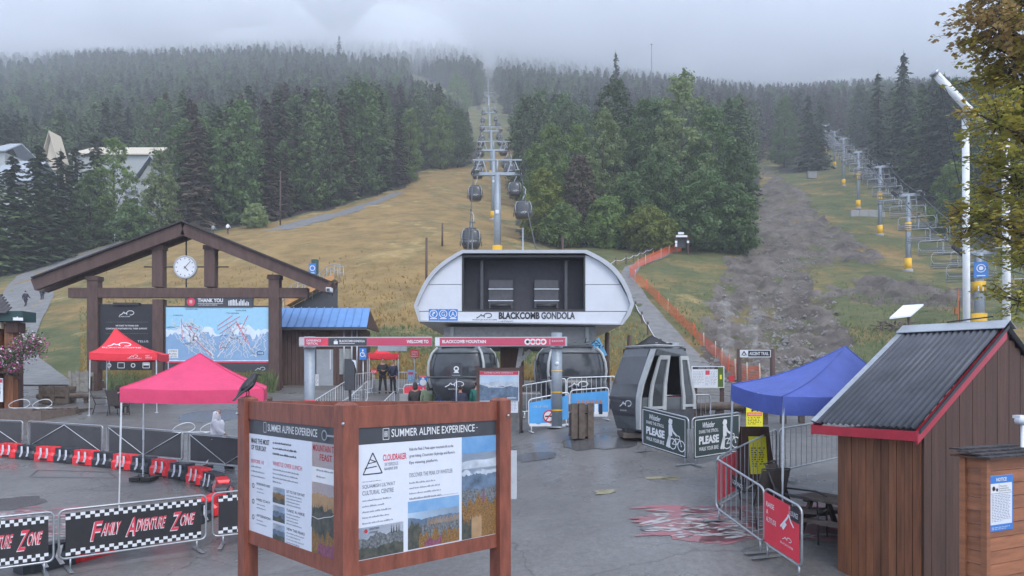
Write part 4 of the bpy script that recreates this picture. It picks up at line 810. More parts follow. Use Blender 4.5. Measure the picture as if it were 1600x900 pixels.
# ---------------- barriers and race track blocks ----------------
def rect_tube(b, A, B, z0, z1, r_, m, rad=.12):
    d = (B - A); L_ = d.length; d.normalize(); pts = []
    for cx, cz, a0 in ((L_ - rad, z1 - rad, 0), (rad, z1 - rad, 90), (rad, z0 + rad, 180), (L_ - rad, z0 + rad, 270)):
        for k in range(4): a = R(a0 + 30 * k); pts.append(A + d * (cx + rad * math.cos(a)) + Vector((0, 0, cz + rad * math.sin(a))))
    b.tube(pts, r_, m, 6, closed=True)
def barrier(pa, pb, label, style='bars', h=1.08, cat='barrier', group=None, world_pts=False, z0=.22, bars=None, foot=True):
    A = Vector(pa) if world_pts else gp(*pa); B = Vector(pb) if world_pts else gp(*pb); t = thing('crowd_barrier', label, cat, A, 0, group)
    d = (B - A); L_ = Vector((d.x, d.y, 0)).length; dn = Vector((d.x, d.y, 0)).normalized(); nrm = dn.cross(Vector((0, 0, 1)))
    def Q(s_, z): return A + d * s_ + Vector((0, 0, z))
    b = MB(); rad = .10; pts = []
    for cs, cz, a0 in ((1, h, 0), (0, h, 90), (0, z0, 180), (1, z0, 270)):
        for k in range(4):
            a = R(a0 + 30 * k); ox = rad / L_; cx = cs + (-ox if cs else ox); pts.append(Q(cx + ox * math.cos(a), (cz - rad if cz == h else cz + rad) + rad * math.sin(a)))
    b.tube(pts, .021, 'galv' if style != 'white' else 'steel_white', 6, closed=True)
    m = 'steel_white' if style == 'white' else 'galv'
    if foot:
        for s_ in (.07, .93): b.tube([Q(s_, z0), Q(s_, .03)], .019, m, 6)
    b.build('frame', t)
    if foot:
        for s_ in (.06, .94): q = MB(); q.beam(Q(s_, .025) - nrm * .30, Q(s_, .025) + nrm * .30, .07, .02, m); q.build('foot', t)
    n = bars if bars is not None else (max(5, int(L_ / .16)) if style in ('bars', 'white') else 0)
    for i in range(1, n): q = MB().tube([Q(i / n, z0), Q(i / n, h)], .009, m, 5, caps=False); q.build('bar', t)
    return t, Q, dn, nrm, L_
def race_banner(args):
    t, Q, dn, nrm, L_ = args; zb, zt = .27, 1.03; ud = (Q(1, 0) - Q(0, 0)).normalized()
    b = MB(); a, c = Q(.04, zb), Q(.96, zb); up = Vector((0, 0, zt - zb)); off = -nrm * .012 if nrm.y > 0 else nrm * .012
    b.prism([a + off, c + off, c + off + up, a + off + up], -off * .6, 'banner_black'); o = b.build('banner', t)
    nn = nrm if nrm.y < 0 else -nrm; B = Board(a + off * 1.05, ud, (0, 0, 1), L_ * .92, zt - zb); B.n = nn
    B.rect(0, 0, 1, 1, 'banner_black'); N_ = 30
    for rr, y0 in ((0, 0), (1, .075), (2, .85), (3, .925)):
        B.rect(0, y0, 1, y0 + .075, 'banner_black', .004)
        for i in range(N_):
            if (i + rr) % 2 == 0: B.rect(i / N_, y0, (i + 1) / N_, y0 + .075, 'white', .006)
    for word, x, w_ in (('F', .17, .06), ('AMILY', .245, .13), ('A', .42, .07), ('DVENTURE', .495, .22), ('Z', .755, .065), ('ONE', .83, .11)):
        big = len(word) == 1; y = .28 if big else .38; hh = .46 if big else .30
        B.text(word, x - .006, y - .02, w=w_ * .98, h=hh, m='white', d=.007, bold=.035, shear=.2); B.text(word, x, y, w=w_ * .96, h=hh, m='ink_pink', d=.010, bold=.012, shear=.2)
    B.build(o)
    return t
race_banner(barrier((92, 894), (322, 860), 'crowd barrier with the complete Family Adventure Zone banner at front left', 'banner', 1.10))
race_banner(barrier((-150, 932), (84, 898), 'crowd barrier with race banner cut by the left edge of the view', 'banner', 1.10))
race_banner(barrier((332, 857), (560, 832), 'crowd barrier with race banner partly hidden behind the notice frame', 'banner', 1.10))
def screened(pa, pb, label, inv):
    t, Q, dn, nrm, L_ = barrier(pa, pb, label, 'screen', 1.08); nn = nrm if nrm.y < 0 else -nrm; b = MB()
    b.prism([Q(.03, .27), Q(.97, .27), Q(.97, 1.03), Q(.03, 1.03)], -nn * .008, 'screen_grey'); b.build('screen', t, label='grey mesh fabric')
    for s0, z0_, s1, z1_ in (((.03, .27, .5, 1.03), (.97, .27, .5, 1.03)) if inv else ((.03, 1.03, .5, .27), (.97, 1.03, .5, .27))): MB().tube([Q(s0, z0_) + nn * .02, Q(s1, z1_) + nn * .02], .012, 'steel_white', 5).build('brace', t)
screened((-80, 703), (36, 709), 'grey screened barrier cut by the left edge, behind the race blocks', True)
screened((44, 709), (161, 719), 'grey screened barrier with a peaked brace behind the race blocks', True)
screened((167, 719), (286, 731), 'grey screened barrier with a V brace, behind the pink tent\'s front leg', False)
screened((294, 733), (415, 747), 'grey screened barrier in front of the woman in white', False)
def block(m, label):
    t = thing('track_block', label, 'race barrier', (0, 0, 0)); L_, b = .90, MB(); prof = [(-.22, 0), (.22, 0), (.22, .20), (.15, .27), (.15, .44), (-.15, .44), (-.15, .27), (-.22, .20)]
    vs = []; fs = []; xs_ = [-.45, -.41, .30, .34, .45]; sc_ = [.9, 1, 1, .8, .78]
    for x, k in zip(xs_, sc_): vs += [(x, y * k, z * (1 if k > .85 else .86)) for y, z in prof]
    n = 8; fs = [(i * n + j, i * n + (j + 1) % n, (i + 1) * n + (j + 1) % n, (i + 1) * n + j) for i in range(4) for j in range(n)] + [tuple(range(n))[::-1], tuple(4 * n + j for j in range(n))]
    b.add(vs, fs, m); b.lathe((-.30, 0, .44), [(.05, 0), (.05, .012), (.03, .012)], m, 10); b.box((0, -.225, .055), (.3, .02, .07), 'tyre'); o = b.build('shell', t, world=False)
    for s_ in (-1, 1):
        for x in (-.24, .04):
            q = MB(); y = .227 * s_; y2 = .165 * s_; c = [(x, y, .06), (x + .09, y, .06), (x + .17, y * .93 + y2 * .07, .215), (x + .09, y2, .40), (x, y2, .40), (x + .08, y * .93 + y2 * .07, .215)]
            q.add(c, [(0, 1, 2, 5), (5, 2, 3, 4)], 'arrow'); q.build('arrow', o, world=False)
    return t
PR = {0: block('red_plastic', 'x'), 1: block('black_plastic', 'x')}
path = [gp(*p) for p in [(-90, 707), (10, 713), (95, 721), (182, 731), (257, 742), (312, 754), (345, 768), (352, 785), (338, 803), (300, 822), (245, 841), (180, 860), (100, 883), (0, 905), (-60, 915)]]
pl = []; 
for a, c in zip(path, path[1:]): n = max(1, int((c - a).length / .05)); pl += [a.lerp(c, i / n) for i in range(n)]
acc = 0; last = pl[0]; spots = []; start = pl[0]
for p in pl[1:]:
    if (p - start).length >= .83: spots.append(((start + p) / 2, math.atan2((p - start).y, (p - start).x))); start = p
used = {0: False, 1: False}; cnt = [0, 0]; tot = len(spots)
first_px = None
for i, (p, a) in enumerate(spots):
    k = (i + 1) % 2; px = CX + F * p.x / p.y; py = HY - F * p.z / p.y; cl = ['red', 'black'][k]; cnt[k] += 1
    zone_ = 'back row' if py < 750 else ('bend' if py < 800 else 'front row')
    lab = f'{cl} plastic race track block with white arrows, number {cnt[k]} of the {cl} ones along the curve from the back left'
    lab = f'{ORD[cnt[k]-1] if cnt[k]>1 else "first"} {cl} race track block along the curve counted from the back left'
    if not used[k]: o = PR[k]; used[k] = True
    else: o = dup(PR[k])
    o.location = (p.x, p.y, gz(p.x, p.y)); o.rotation_euler = (0, 0, a); o['label'] = lab; o['group'] = 'plastic blocks round the race track'

# ---------------- pop-up tents ----------------
def tent(corners, peak, m, label, legs, val=.34, mleg='steel_white', dip=.10, name='popup_tent', leg_top=None):
    """corners: four (x, y, z of the eave); canopy of four sagging panels, valance and legs"""
    c = [Vector(p) for p in corners]; pk = Vector(peak); ctr = sum(c, Vector()) / 4; t = thing(name, label, 'tent', (ctr.x, ctr.y, gz(ctr.x, ctr.y))); b = MB(); n = 8
    for i in range(4):
        A, B = c[i], c[(i + 1) % 4]; vs = []
        for j in range(n + 1):
            for k in range(n + 1):
                e = A.lerp(B, k / n); e.z -= .05 * math.sin(math.pi * k / n); p = e.lerp(pk, j / n); s_ = j / n; p.z -= dip * math.sin(math.pi * s_) * (1.6 if m != 'pink_fabric' else .7) + .03 * math.sin(math.pi * k / n) * (1 - s_); vs.append(p)
        b.add(vs, [(j * (n + 1) + k, j * (n + 1) + k + 1, (j + 1) * (n + 1) + k + 1, (j + 1) * (n + 1) + k) for j in range(n) for k in range(n)], m, True)
    b.build('canopy', t)
    for i in range(4):
        q = []
        for j in range(n + 1): p = c[i].lerp(pk, j / n); p.z -= dip * math.sin(math.pi * j / n) * (1.6 if m != 'pink_fabric' else .7) - .006; q.append(p)
        MB().tube(q, .011, m, 5).build('seam', t)
    for i in range(4):
        A, B = c[i], c[(i + 1) % 4]; vs = []; out_ = ((A + B) / 2 - ctr); out_.z = 0; out_.normalize()
        for k in range(n * 2 + 1):
            e = A.lerp(B, k / n / 2); e.z -= .05 * math.sin(math.pi * k / n / 2); w_ = .012 * math.sin(k * 2.3); vs += [e + out_ * .004, e + out_ * (.010 + w_) - Vector((0, 0, val * .5)), e + out_ * (.004 - w_) - Vector((0, 0, val))]
        MB().add(vs, [(3 * k + r_, 3 * k + 3 + r_, 3 * k + 4 + r_, 3 * k + 1 + r_) for k in range(n * 2) for r_ in (0, 1)], m, True).build('valance', t)
    for i, f in enumerate(legs):
        if f is None: continue
        top = c[i].lerp(Vector((ctr.x, ctr.y, c[i].z)), .02) - Vector((0, 0, .12)); ft = Vector(f) if len(f) == 3 else Vector((f[0], f[1], gz(f[0], f[1])))
        l = MB().beam(top, top.lerp(ft, .55), .035, .035, mleg); l.beam(top.lerp(ft, .5), ft, .026, .026, mleg); l.box(ft + Vector((0, 0, .01)), (.11, .11, .02), mleg); l.build('leg', t)
    q = MB()
    for i in range(4):
        ci = Vector((ctr.x, ctr.y, 0)); A, B = [Vector(((q_.x - ci.x) * .95 + ci.x, (q_.y - ci.y) * .95 + ci.y, q_.z - .22)) for q_ in (c[i], c[(i + 1) % 4])]; mid = A.lerp(B, .5)
        q.tube([A, mid + Vector((0, 0, .16)), B], .010, mleg, 5); q.tube([A + Vector((0, 0, .16)), mid, B + Vector((0, 0, .16))], .010, mleg, 5)
    q.build('truss', t); return t
L0, N0, R0, K0 = Vector((-9.43, 18.0, 0)), Vector((-6.28, 18.95, 0)), Vector((-7.14, 21.8, 0)), Vector((-10.3, 20.9, 0))
def zz(v, z): return (v.x, v.y, z)
tent([zz(L0, -.33), zz(N0, -.36), zz(R0, -.34), zz(K0, -.32)], (-8.29, 19.9, .56), 'pink_fabric', 'bright pink pop-up tent over the race track behind the crow', [(L0.x - .02, L0.y), (N0.x, N0.y), (R0.x, R0.y), (K0.x, K0.y)], dip=.10)
p = Vector((K0.x + .02, K0.y, gz(K0.x, K0.y))); t = thing('tent_weight', 'flat black slotted tent weight on the asphalt under the pink tent', 'tent weight', p)
MB().box(p + Vector((-.15, 0, .05)), (.28, .5, .10), 'tyre').box(p + Vector((.17, 0, .05)), (.28, .5, .10), 'tyre').box(p + Vector((0, .15, .05)), (.05, .2, .09), 'tyre').build('weight_plates', t); MB().tube([p + Vector((-.15, 0, .10)), p + Vector((-.15, 0, .16)), p + Vector((.17, 0, .16)), p + Vector((.17, 0, .10))], .012, 'dark_metal', 6).build('handle', t)
# small red tent in front of the map frame
def red_tent(cpx, Y, hw, peak_py, eave_py, label, ground_off=0, ang=.25, logo=True):
    cx = (cpx - CX) / F * Y; pk = at(cpx, peak_py, Y + hw); ez = (HY - eave_py) / F * Y; cs = []
    for a in (-135, -45, 45, 135): a = R(a) + ang; cs.append((cx + hw * 1.414 * math.cos(a), Y + hw + hw * 1.414 * math.sin(a), ez))
    t = tent(cs, pk, 'red_fabric', label, [(c[0], c[1]) for c in cs], val=.30, dip=.14)
    if logo:
        A, B = Vector(cs[0]), Vector(cs[1]); u = (B - A).normalized(); mid = (A + B) / 2; vdir = (pk - mid).normalized(); Bd = Board(A.lerp(B, .14) + vdir * .25 + u.cross(vdir) * -.0, u, vdir, (B - A).length * .72, .8); Bd.n = u.cross(vdir) if u.cross(vdir).z > 0 else -u.cross(vdir)
        Bd.swoosh(.22, .25, .5, 'white', .03); Bd.text('BLACKCOMB', .1, .08, w=.8, h=.10, m='white', d=.03); Bd.build(t, 'canopy_print')
        Bd = Board(A + Vector((0, 0, -.29)) + u * .02, u, (0, 0, 1), (B - A).length, .26); Bd.swoosh(.58, .35, .13, 'white', .03); Bd.text('MOUNTAIN', .56, .12, w=.2, h=.2, m='white', d=.03); Bd.text('VISIT\nOFFICE', .82, .2, w=.10, h=.55, m='white', d=.03); Bd.build(t, 'valance_print')
    return t
red_tent(180, 31.5, 1.30, 513, 551, 'red pop-up tent with white emblem in front of the dark sponsor board', logo=True)
red_tent(594, 38.5, .75, 538, 551, 'small red tent roof over the two attendants by the queue', logo=False)
# blue tent behind the hut
A_, B_ = Vector((4.42, 15.1, 0)), Vector((4.66, 12.9, 0)); C_ = B_ + Vector((.94, .35, 0)) * 3.2; D_ = A_ + Vector((.94, .35, 0)) * 3.2
tent([(A_.x, A_.y, -.20), (B_.x, B_.y, -.38), (C_.x, C_.y, -.33), (D_.x, D_.y, -.2)], (6.5, 14.6, .55), 'blue_fabric', 'blue pop-up tent between the crowd barriers and the wooden hut', [(A_.x - .10, A_.y - .2), (B_.x - .08, B_.y - .2), None, (D_.x, D_.y)], val=.33, mleg='galv', dip=.08)
# dark tent top behind the parked cabin
cx, cy = at(1025, 0, 31).x, 31.0
t = tent([(cx - 1.0, cy - 1, at(0, 545, 30).z), (cx + 1.0, cy - 1, at(0, 545, 30).z), (cx + 1.2, cy + 1, at(0, 545, 31).z), (cx - 1.2, cy + 1, at(0, 545, 31).z)], at(1018, 524, 31), 'black_fabric', 'black pop-up tent with white lettering behind the parked gondola cabin', [(cx - 1, cy - 1), (cx + 1, cy - 1), (cx + 1.2, cy + 1), (cx - 1.2, cy + 1)], dip=.05)
Board((cx - .42, cy - .72, at(0, 540.5, 30).z), (1, 0, 0), (0, .6, .8), .9, .2).swoosh(.05, .1, .4, 'white', .05).swoosh(.55, .1, .4, 'white', .05).build(t, 'canopy_print')
# ---------------- timber map frame with clock ----------------
def map_frame():
    Y = 40.0; g = gz(-17, Y); t = thing('timber_map_frame', 'tall dark timber frame with gable rafters, clock, sponsor board and trail map', 'map frame', (-17.3, Y, g)); s = Y / F
    def P(px, py, dy=0): return at(px, py, Y) + Vector((0, dy, 0))
    for px, top, bot in ((148, 432, 0), (249, 384, 449), (330, 384, 449), (430, 430, 0)):
        a = P(px, top); z0 = gz(a.x, Y) - .1 if not bot else P(0, bot).z + .006
        o = MB().box((a.x, Y, (a.z + z0) / 2), (.56, .5, a.z - z0), 'timber').build('post', t); MB().box((a.x, Y, a.z - .12), (.66, .6, .22), 'timber').build('post_cap', o)
    for px in (249, 330):
        a = P(px, 468); z0 = gz(a.x, Y) - .1
        if px == 249: MB().box((a.x, Y + .02, (a.z + z0) / 2), (.56, .46, a.z - z0), 'timber').build('post', t)
    MB().beam(P(110, 458), P(482, 458), .42, .52, 'timber').build('cross_beam', t); MB().beam(P(150, 601, .2), P(440, 601, .2), .2, .4, 'timber').build('lower_rail', t)
    for dy in (-.45, .45):
        for a, c in (((62, 447), (293, 361)), ((293, 361), (519, 452))):
            MB().beam(P(*a, dy), P(*c, dy), .30, .62, 'timber').build('rafter', t)
    ra, rb_ = P(62, 440), P(293, 353); rc = P(519, 445)
    for a, c in ((ra, rb_), (rb_, rc)): b = MB(); b.beam(a + Vector((0, 0, .12)), c + Vector((0, 0, .12)), 1.5, .07, 'shingle'); b.build('roof_strip', t)
    # clock
    c = P(291, 418, -.1); ck = MB().lathe(c, [(.62, -.06), (.62, .06), (.54, .07), (.54, .05), (.01, .05)], 'shell_rim', 32, 'Y').build('clock', t)
    B = Board(c + Vector((-.55, -.062, -.55)), (1, 0, 0), (0, 0, 1), 1.1, 1.1); B.disc(.5, .5, .53, 'white', .0, 32)
    for i in range(12): a = R(30 * i); B.line([(.5 + .38 * math.sin(a), .5 + .38 * math.cos(a)), (.5 + .45 * math.sin(a), .5 + .45 * math.cos(a))], .035, 'ink', .01)
    B.line([(.46, .54), (.66, .32)], .035, 'ink', .012); B.line([(.45, .42), (.78, .80)], .026, 'ink', .014); B.build(ck, 'dial_print')
    b = MB(); b.tube([P(291, 366), P(291, 402)], .04, 'dark_metal'); b.tube([P(291, 434), P(291, 449)], .04, 'dark_metal'); b.tube([P(225, 417), P(273, 417)], .035, 'dark_metal'); b.tube([P(309, 417), P(357, 417)], .035, 'dark_metal'); b.tube([P(291, 353), P(291, 322)], .02, 'dark_metal'); b.build('clock_rods', t)
    # sponsor board
    b = MB(); b.box(P(199.5, 527, -.05), (85 * s, .12, 103 * s), 'banner_black'); o = b.build('sponsor_board', t, label='black board with white sponsor emblems'); B = Board(P(157, 578, -.115), (1, 0, 0), (0, 0, 1), 85 * s, 101 * s)
    B.swoosh(.37, .84, .27); B.text('BLACKCOMB', .36, .815, w=.2, h=.016, m='white'); B.text('WE WANT TO THANK OUR', .30, .67, w=.42, h=.024, m='white', bold=.02); B.text('CORPORATE PARTNERS FOL THEIR SUPPORT', .12, .625, w=.76, h=.024, m='white', bold=.02)
    for y in (.735, .56): [B.rect(.12 + i * .026, y, .132 + i * .026, y + .005, 'ink_grey') for i in range(30)]
    B.rect(.46, .40, .57, .47, 'banner_red', .004); B.text('HH', .475, .412, w=.08, h=.045, m='white'); B.text('TELUS', .70, .425, w=.20, h=.03, m='white'); B.disc(.78, .29, .10, 'white', .006, 16, .06); B.text('OAKLEY', .70, .235, w=.17, h=.02, m='white')
    for i, x in enumerate((.18, .40, .62, .86)):
        B.disc(x, .07, .12, 'white', .006, 12, .08) if i % 2 == 0 else B.line([(x - .06, .03), (x - .06, .11), (x + .06, .11), (x + .06, .03), (x - .06, .03)], .03, 'white')
    B.line([(.18, -.0), (.18, .14)], .03, 'white'); B.rect(.81, .07, .91, .10, 'white'); B.build(o)
    MB().box(P(200, 475.5, -.1), (40 * s, .3, 4 * s), 'dark_metal').build('flood_light', t)
    # thank you header
    o = MB().box(P(344, 472, -.12), (106 * s, .1, 17 * s), 'header_grey').build('header_sign', t); B = Board(P(291, 480.5, -.172), (1, 0, 0), (0, 0, 1), 106 * s, 17 * s); B.disc(.09, .5, .22, 'ink_pink'); B.text('88', .07, .35, w=.04, h=.3, m='white', d=.01); B.text('THANK YOU', .19, .45, w=.37, h=.36, m='white', bold=.03); B.rect(.19, .32, .56, .35, 'white'); B.lines(.2, .56, .25, 1, .1, .08, 'white')
    r_ = random.Random(5)
    for i in range(14): x = .64 + i * .022; hh = r_.uniform(.15, .5); B.rect(x, .15, x + .014, .15 + hh, 'white'); B.disc(x + .007, .15 + hh + .04, .03, 'white', .006, 8)
    B.build(o)
    # trail map
    o = MB().box(P(341, 524, -.05), (164 * s, .14, 92 * s), 'header_grey').build('map_screen', t, label='trail map in pale blue with white and red runs'); W, Hh = 160 * s, 84 * s; B = Board(P(261, 564.5, -.123), (1, 0, 0), (0, 0, 1), W, Hh)
    B.rect(0, 0, 1, 1, 'map_sky'); B.ridge(0, 1, 0, .60, .22, 'map_snow', .005, 40, 4, 5); B.ridge(0, .62, 0, .48, .2, 'map_low', .007, 30, 7, 4); B.ridge(.5, 1, 0, .50, .25, 'map_low', .008, 30, 8, 4); B.ridge(0, 1, 0, .02, .03, 'map_snow', .009, 30, 9, 6)
    def run(x0, y0, x1, y1, m, wv, n=9, wd=.035):
        q = [(x0 + (x1 - x0) * i / n + r_.uniform(-wv, wv) * (0 < i < n), y0 + (y1 - y0) * i / n + r_.uniform(-wv, wv) * (0 < i < n)) for i in range(n + 1)]; B.line([(min(.99, max(.01, x)), min(.98, max(.01, y))) for x, y in q], wd, m, .011)
    for i in range(26): x = r_.uniform(.05, .35); run(x, r_.uniform(.55, .8), .36 + r_.uniform(-.14, .14), r_.uniform(.05, .45), 'white', .03, wd=.022)
    for i in range(22): x = r_.uniform(.58, .80); run(x, r_.uniform(.45, .8), .62 + r_.uniform(-.12, .2), r_.uniform(.05, .4), 'white', .03, wd=.022)
    for i in range(5): run(.88 + r_.uniform(-.05, .08), .55, .88 + r_.uniform(-.08, .08), .1, 'white', .03, wd=.022)
    run(.14, .7, .30, .35, 'white', .02, wd=.05); run(.35, .35, .47, .06, 'white', .02, wd=.06); run(.68, .7, .88, .08, 'white', .015, wd=.05); run(.64, .45, .5, .08, 'white', .02, wd=.05); run(.46, .62, .46, .2, 'white', .015)
    for a in ((.15, .78, .16, .4), (.2, .7, .28, .5), (.5, .65, .65, .85), (.5, .58, .72, .83), (.52, .5, .68, .72), (.68, .75, .78, .35), (.7, .7, .82, .28), (.80, .85, .74, .62), (.55, .35, .52, .2), (.3, .6, .22, .65), (.28, .4, .45, .1)): B.line([(a[0], a[1]), (a[2], a[3])], .028, 'ink_pink', .013)
    for x, y, w_, tx in ((.19, .955, .12, 'WHISTLER'), (.68, .93, .10, 'BLACKCOMB'), (.07, .84, .1, 'SYMPHONY'), (.59, .88, .12, '7TH HEAVEN'), (.01, .62, .08, 'HARMONY'), (.17, .64, .08, 'PEAK'), (.36, .52, .06, 'OLYMPIC'), (.53, .46, .07, 'JERSEY'), (.72, .6, .05, 'GLACIER'), (.17, .31, .07, 'CREEKSIDE'), (.55, .24, .06, 'EXCALIBUR'), (.63, .42, .05, 'SOLAR')): B.text(tx, x, y, w=w_, h=.022, m='ink', d=.015)
    B.rect(.02, .06, .12, .22, 'white', .016)
    for i, tx in enumerate(('OPEN', 'RUNS', 'LIFTS')): B.text(tx, .03, .17 - i * .05, w=.075, h=.032, m='ink', d=.018)
    B.line([(.89, .12), (.95, .12), (.95, .18), (.89, .18), (.89, .12)], .03, 'ink', .016); B.rect(0, -.03, 1, -.005, 'ink_pink', .004); B.build(o)
    MB().box(P(341, 576, -.05), (164 * s, .13, 11.6 * s), 'header_grey').build('footer_board', t)
    b2 = Board(P(262, 581, -.123), (1, 0, 0), (0, 0, 1), W, 11 * s); b2.swoosh(.86, .2, .1); b2.build(o, 'footer_print')
    q = MB(); c = P(519, 455, -.6); q.box(c, (.25, .5, .22), 'white'); q.box(c + Vector((0, -.28, -.02)), (.16, .06, .14), 'dark_glass'); cam_ = q.build('security_camera', t)
map_frame()
t = thing('reed_bed', 'reeds and grass growing below the boards of the timber map frame', 'plants', on(330, 39)); b = MB(); r2 = random.Random(8)
for i in range(900):
    px = r2.choice([r2.uniform(165, 240), r2.uniform(330, 425), r2.uniform(385, 430)]); Y_ = r2.uniform(38.2, 39.6); p = on(px, Y_); h = r2.uniform(.4, 1.25); a = r2.uniform(0, 6.28); l = r2.uniform(.05, .3)
    b.add([p + Vector((.02, 0, 0)), p - Vector((.02, 0, 0)), p + Vector((l * math.cos(a) * .4, l * math.sin(a) * .4, h * .7)), p + Vector((l * math.cos(a), l * math.sin(a), h))], [(0, 1, 2), (0, 2, 3)], 'reed')
b.build('reeds', t, kind='stuff')

# ---------------- left guest booth with deck ----------------
def booth():
    Y = 31.6; s = Y / F; c = on(10, Y); t = thing('guest_booth', 'timber guest booth with green fascia and grey shingle roof at the left edge', 'booth', c); P = lambda px, py, dy=0: at(px, py, Y) + Vector((0, dy, 0))
    z0 = gz(c.x, Y) - .1; x1 = P(30, 0).x
    for i in range(14):
        x = x1 - .12 - i * .22; MB().box((x, Y + .05, (P(0, 505).z + z0) / 2), (.205, .07 + (i % 2) * .012, P(0, 505).z - z0), 'timber').build('plank', t)
    MB().box((x1 - 1.75, Y + .33, (P(0, 505).z + z0) / 2), (3.1, .5, P(0, 505).z - z0 - .02), 'timber').build('wall', t)
    MB().box((P(24, 0).x, Y - .25, (P(0, 510).z + z0) / 2), (.36, .34, P(0, 510).z - z0), 'hut_wood').build('corner_post', t)
    MB().box((P(4, 0).x, Y - .27, (P(0, 510).z + z0) / 2), (.30, .3, P(0, 510).z - z0), 'hut_wood').build('corner_post', t)
    MB().box((P(-42, 492).x, Y - .3, P(0, 496).z), (P(55, 0).x - P(-135, 0).x, .9, .42), 'roof_green').build('fascia', t)
    MB().box((P(32, 0).x, Y - .3, P(0, 513).z), (.5, .5, .42), 'hut_dark').build('bracket', t)
    nrow = 6
    for i in range(nrow):
        a = i / nrow; xr = P(33, 0).x - a * 1.05; z = P(0, 487).z + a * .72; y = Y - .75 + a * .9; n = 9
        for j in range(n): w = .46; x = xr - .24 - j * w; MB().box((x, y, z), (w - .015, .5, .05), 'shingle', rot=Matrix.Rotation(R(35), 3, 'X')).build('shingle', t)
    MB().box((P(-20, 581).x, Y - .45, P(0, 581.5).z), (P(42, 0).x - P(-80, 0).x, .6, .09), 'timber').build('counter', t)
    for px in (0, 30): MB().beam(P(px, 592, 0), P(px, 583, -.6), .1, .12, 'timber').build('counter_bracket', t)
    q = MB().box(P(14, 609, -.62), (.34, .03, .98), 'white').build('poster', t); Bd = Board(P(7.5, 627.5, -.637), (1, 0, 0), (0, 0, 1), .33, .95); Bd.rect(0, .85, 1, 1, 'ink_pink'); Bd.lines(.08, .92, .78, 16, .045, .012); Bd.rect(.2, .35, .8, .5, 'photo_snow', .004); Bd.build(q)
    MB().box(P(-2, 512, -.35), (.35, .1, .25), 'white').build('notice', t); MB().box(P(12, 510, -.5), (.22, .22, .26), 'cream').tube([P(12, 504, -.5), P(12, 498, -.5)], .02, 'dark_metal').build('lantern', t)
    q = MB(); c2 = P(50, 501, -.9); q.box(c2, (.12, .34, .12), 'white', rz=R(-50)); q.tube([c2, P(44, 497, -.7)], .03, 'white'); q.build('security_camera', t)
    return t
booth()
def basket(px, py, Y, label):
    c = at(px, py, Y); t = thing('flower_basket', label, 'flowers', c); r3 = random.Random(px); b = MB(); f = MB()
    MB().lathe(c + Vector((0, 0, -.18)), [(.05, -.14), (.22, -.05), (.28, .1)], 'old_wood', 14).build('basket', t)
    MB().tube([c + Vector((-.26, 0, -.1)), c + Vector((0, 0, .62)), c + Vector((.26, 0, -.1))], .008, 'dark_metal', 4).build('hanger', t)
    for i in range(1500):
        v = Vector((r3.gauss(0, .26), r3.gauss(0, .24), r3.gauss(0, .22) - .05)); p = c + v; s_ = r3.uniform(.025, .06); u = Vector((r3.uniform(-1, 1), r3.uniform(-1, 1), r3.uniform(-1, 1))).normalized(); q = u.orthogonal().normalized()
        (b if i % 5 < 3 else f).quad([p - u * s_, p + q * s_ * .7, p + u * s_, p - q * s_ * .7], 'basket_leaf' if i % 5 < 3 else ('petal_pink' if i % 3 else 'petal_white'))
    b.build('leaves', t, kind='stuff'); f.build('blossoms', t, kind='stuff')
basket(12, 558, 30.7, 'hanging basket of whitish pink flowers in front of the booth corner'); basket(47, 538, 30.7, 'fuller hanging basket of magenta flowers at the outer corner of the booth')
c = on(30, 31); t = thing('timber_deck', 'low grey timber deck platform in front of the guest booth', 'deck', c); y0 = 30.3; n = 12
for i in range(n):
    yy_ = y0 + i * .22; xr = at(120, 0, yy_).x - max(0, .5 - i * .08) * 3.5; xl = -26; zt = gz(-19, 30.3) + .42; MB().box(((xl + xr) / 2, yy_, zt), (xr - xl, .205, .05), 'deck_wood').build('plank', t)
xr = at(75, 0, y0).x; MB().prism([(-26, y0 - .1, zt - .03), (at(78, 0, y0).x - .3, y0 - .1, zt - .03), (at(118, 0, y0 + 1.2).x, y0 + 1.2, zt - .03), (at(118, 0, y0 + 1.2).x, y0 + 2.5, zt - .03), (-26, y0 + 2.5, zt - .03)], (0, 0, -.55), 'deck_wood').build('skirt', t)
def bike_rack(px, py, label, rz=0, zoff=.45, Yq=30.9):
    p = at(px, 0, Yq); p.z = zoff; t = thing('bike_rack', label, 'bike rack', p, rz); b = MB()
    for k, w_ in ((-.45, 1), (.5, .9)):
        pts = []
        for a in range(0, 361, 20): x = .34 * w_ * math.cos(R(a)) * (1 - .25 * math.sin(R(a))); z = .19 + .19 * math.sin(R(a)); pts.append((k + x + .12 * math.sin(R(a)), .12 * math.cos(R(a)), z))
        b.tube(pts, .016, 'steel_white', 6)
    b.tube([(-.9, 0, .02), (.9, 0, .02)], .022, 'steel_white', 6); b.build('loops', t, world=False)
bike_rack(48, 630, 'white looped tube bike rack on the timber deck', zoff=zt + .03)
bike_rack(308, 655, 'pale looped bike rack left of the woman in white', rz=.1, zoff=gz(at(308, 0, 28).x, 28) + .02, Yq=28.0)
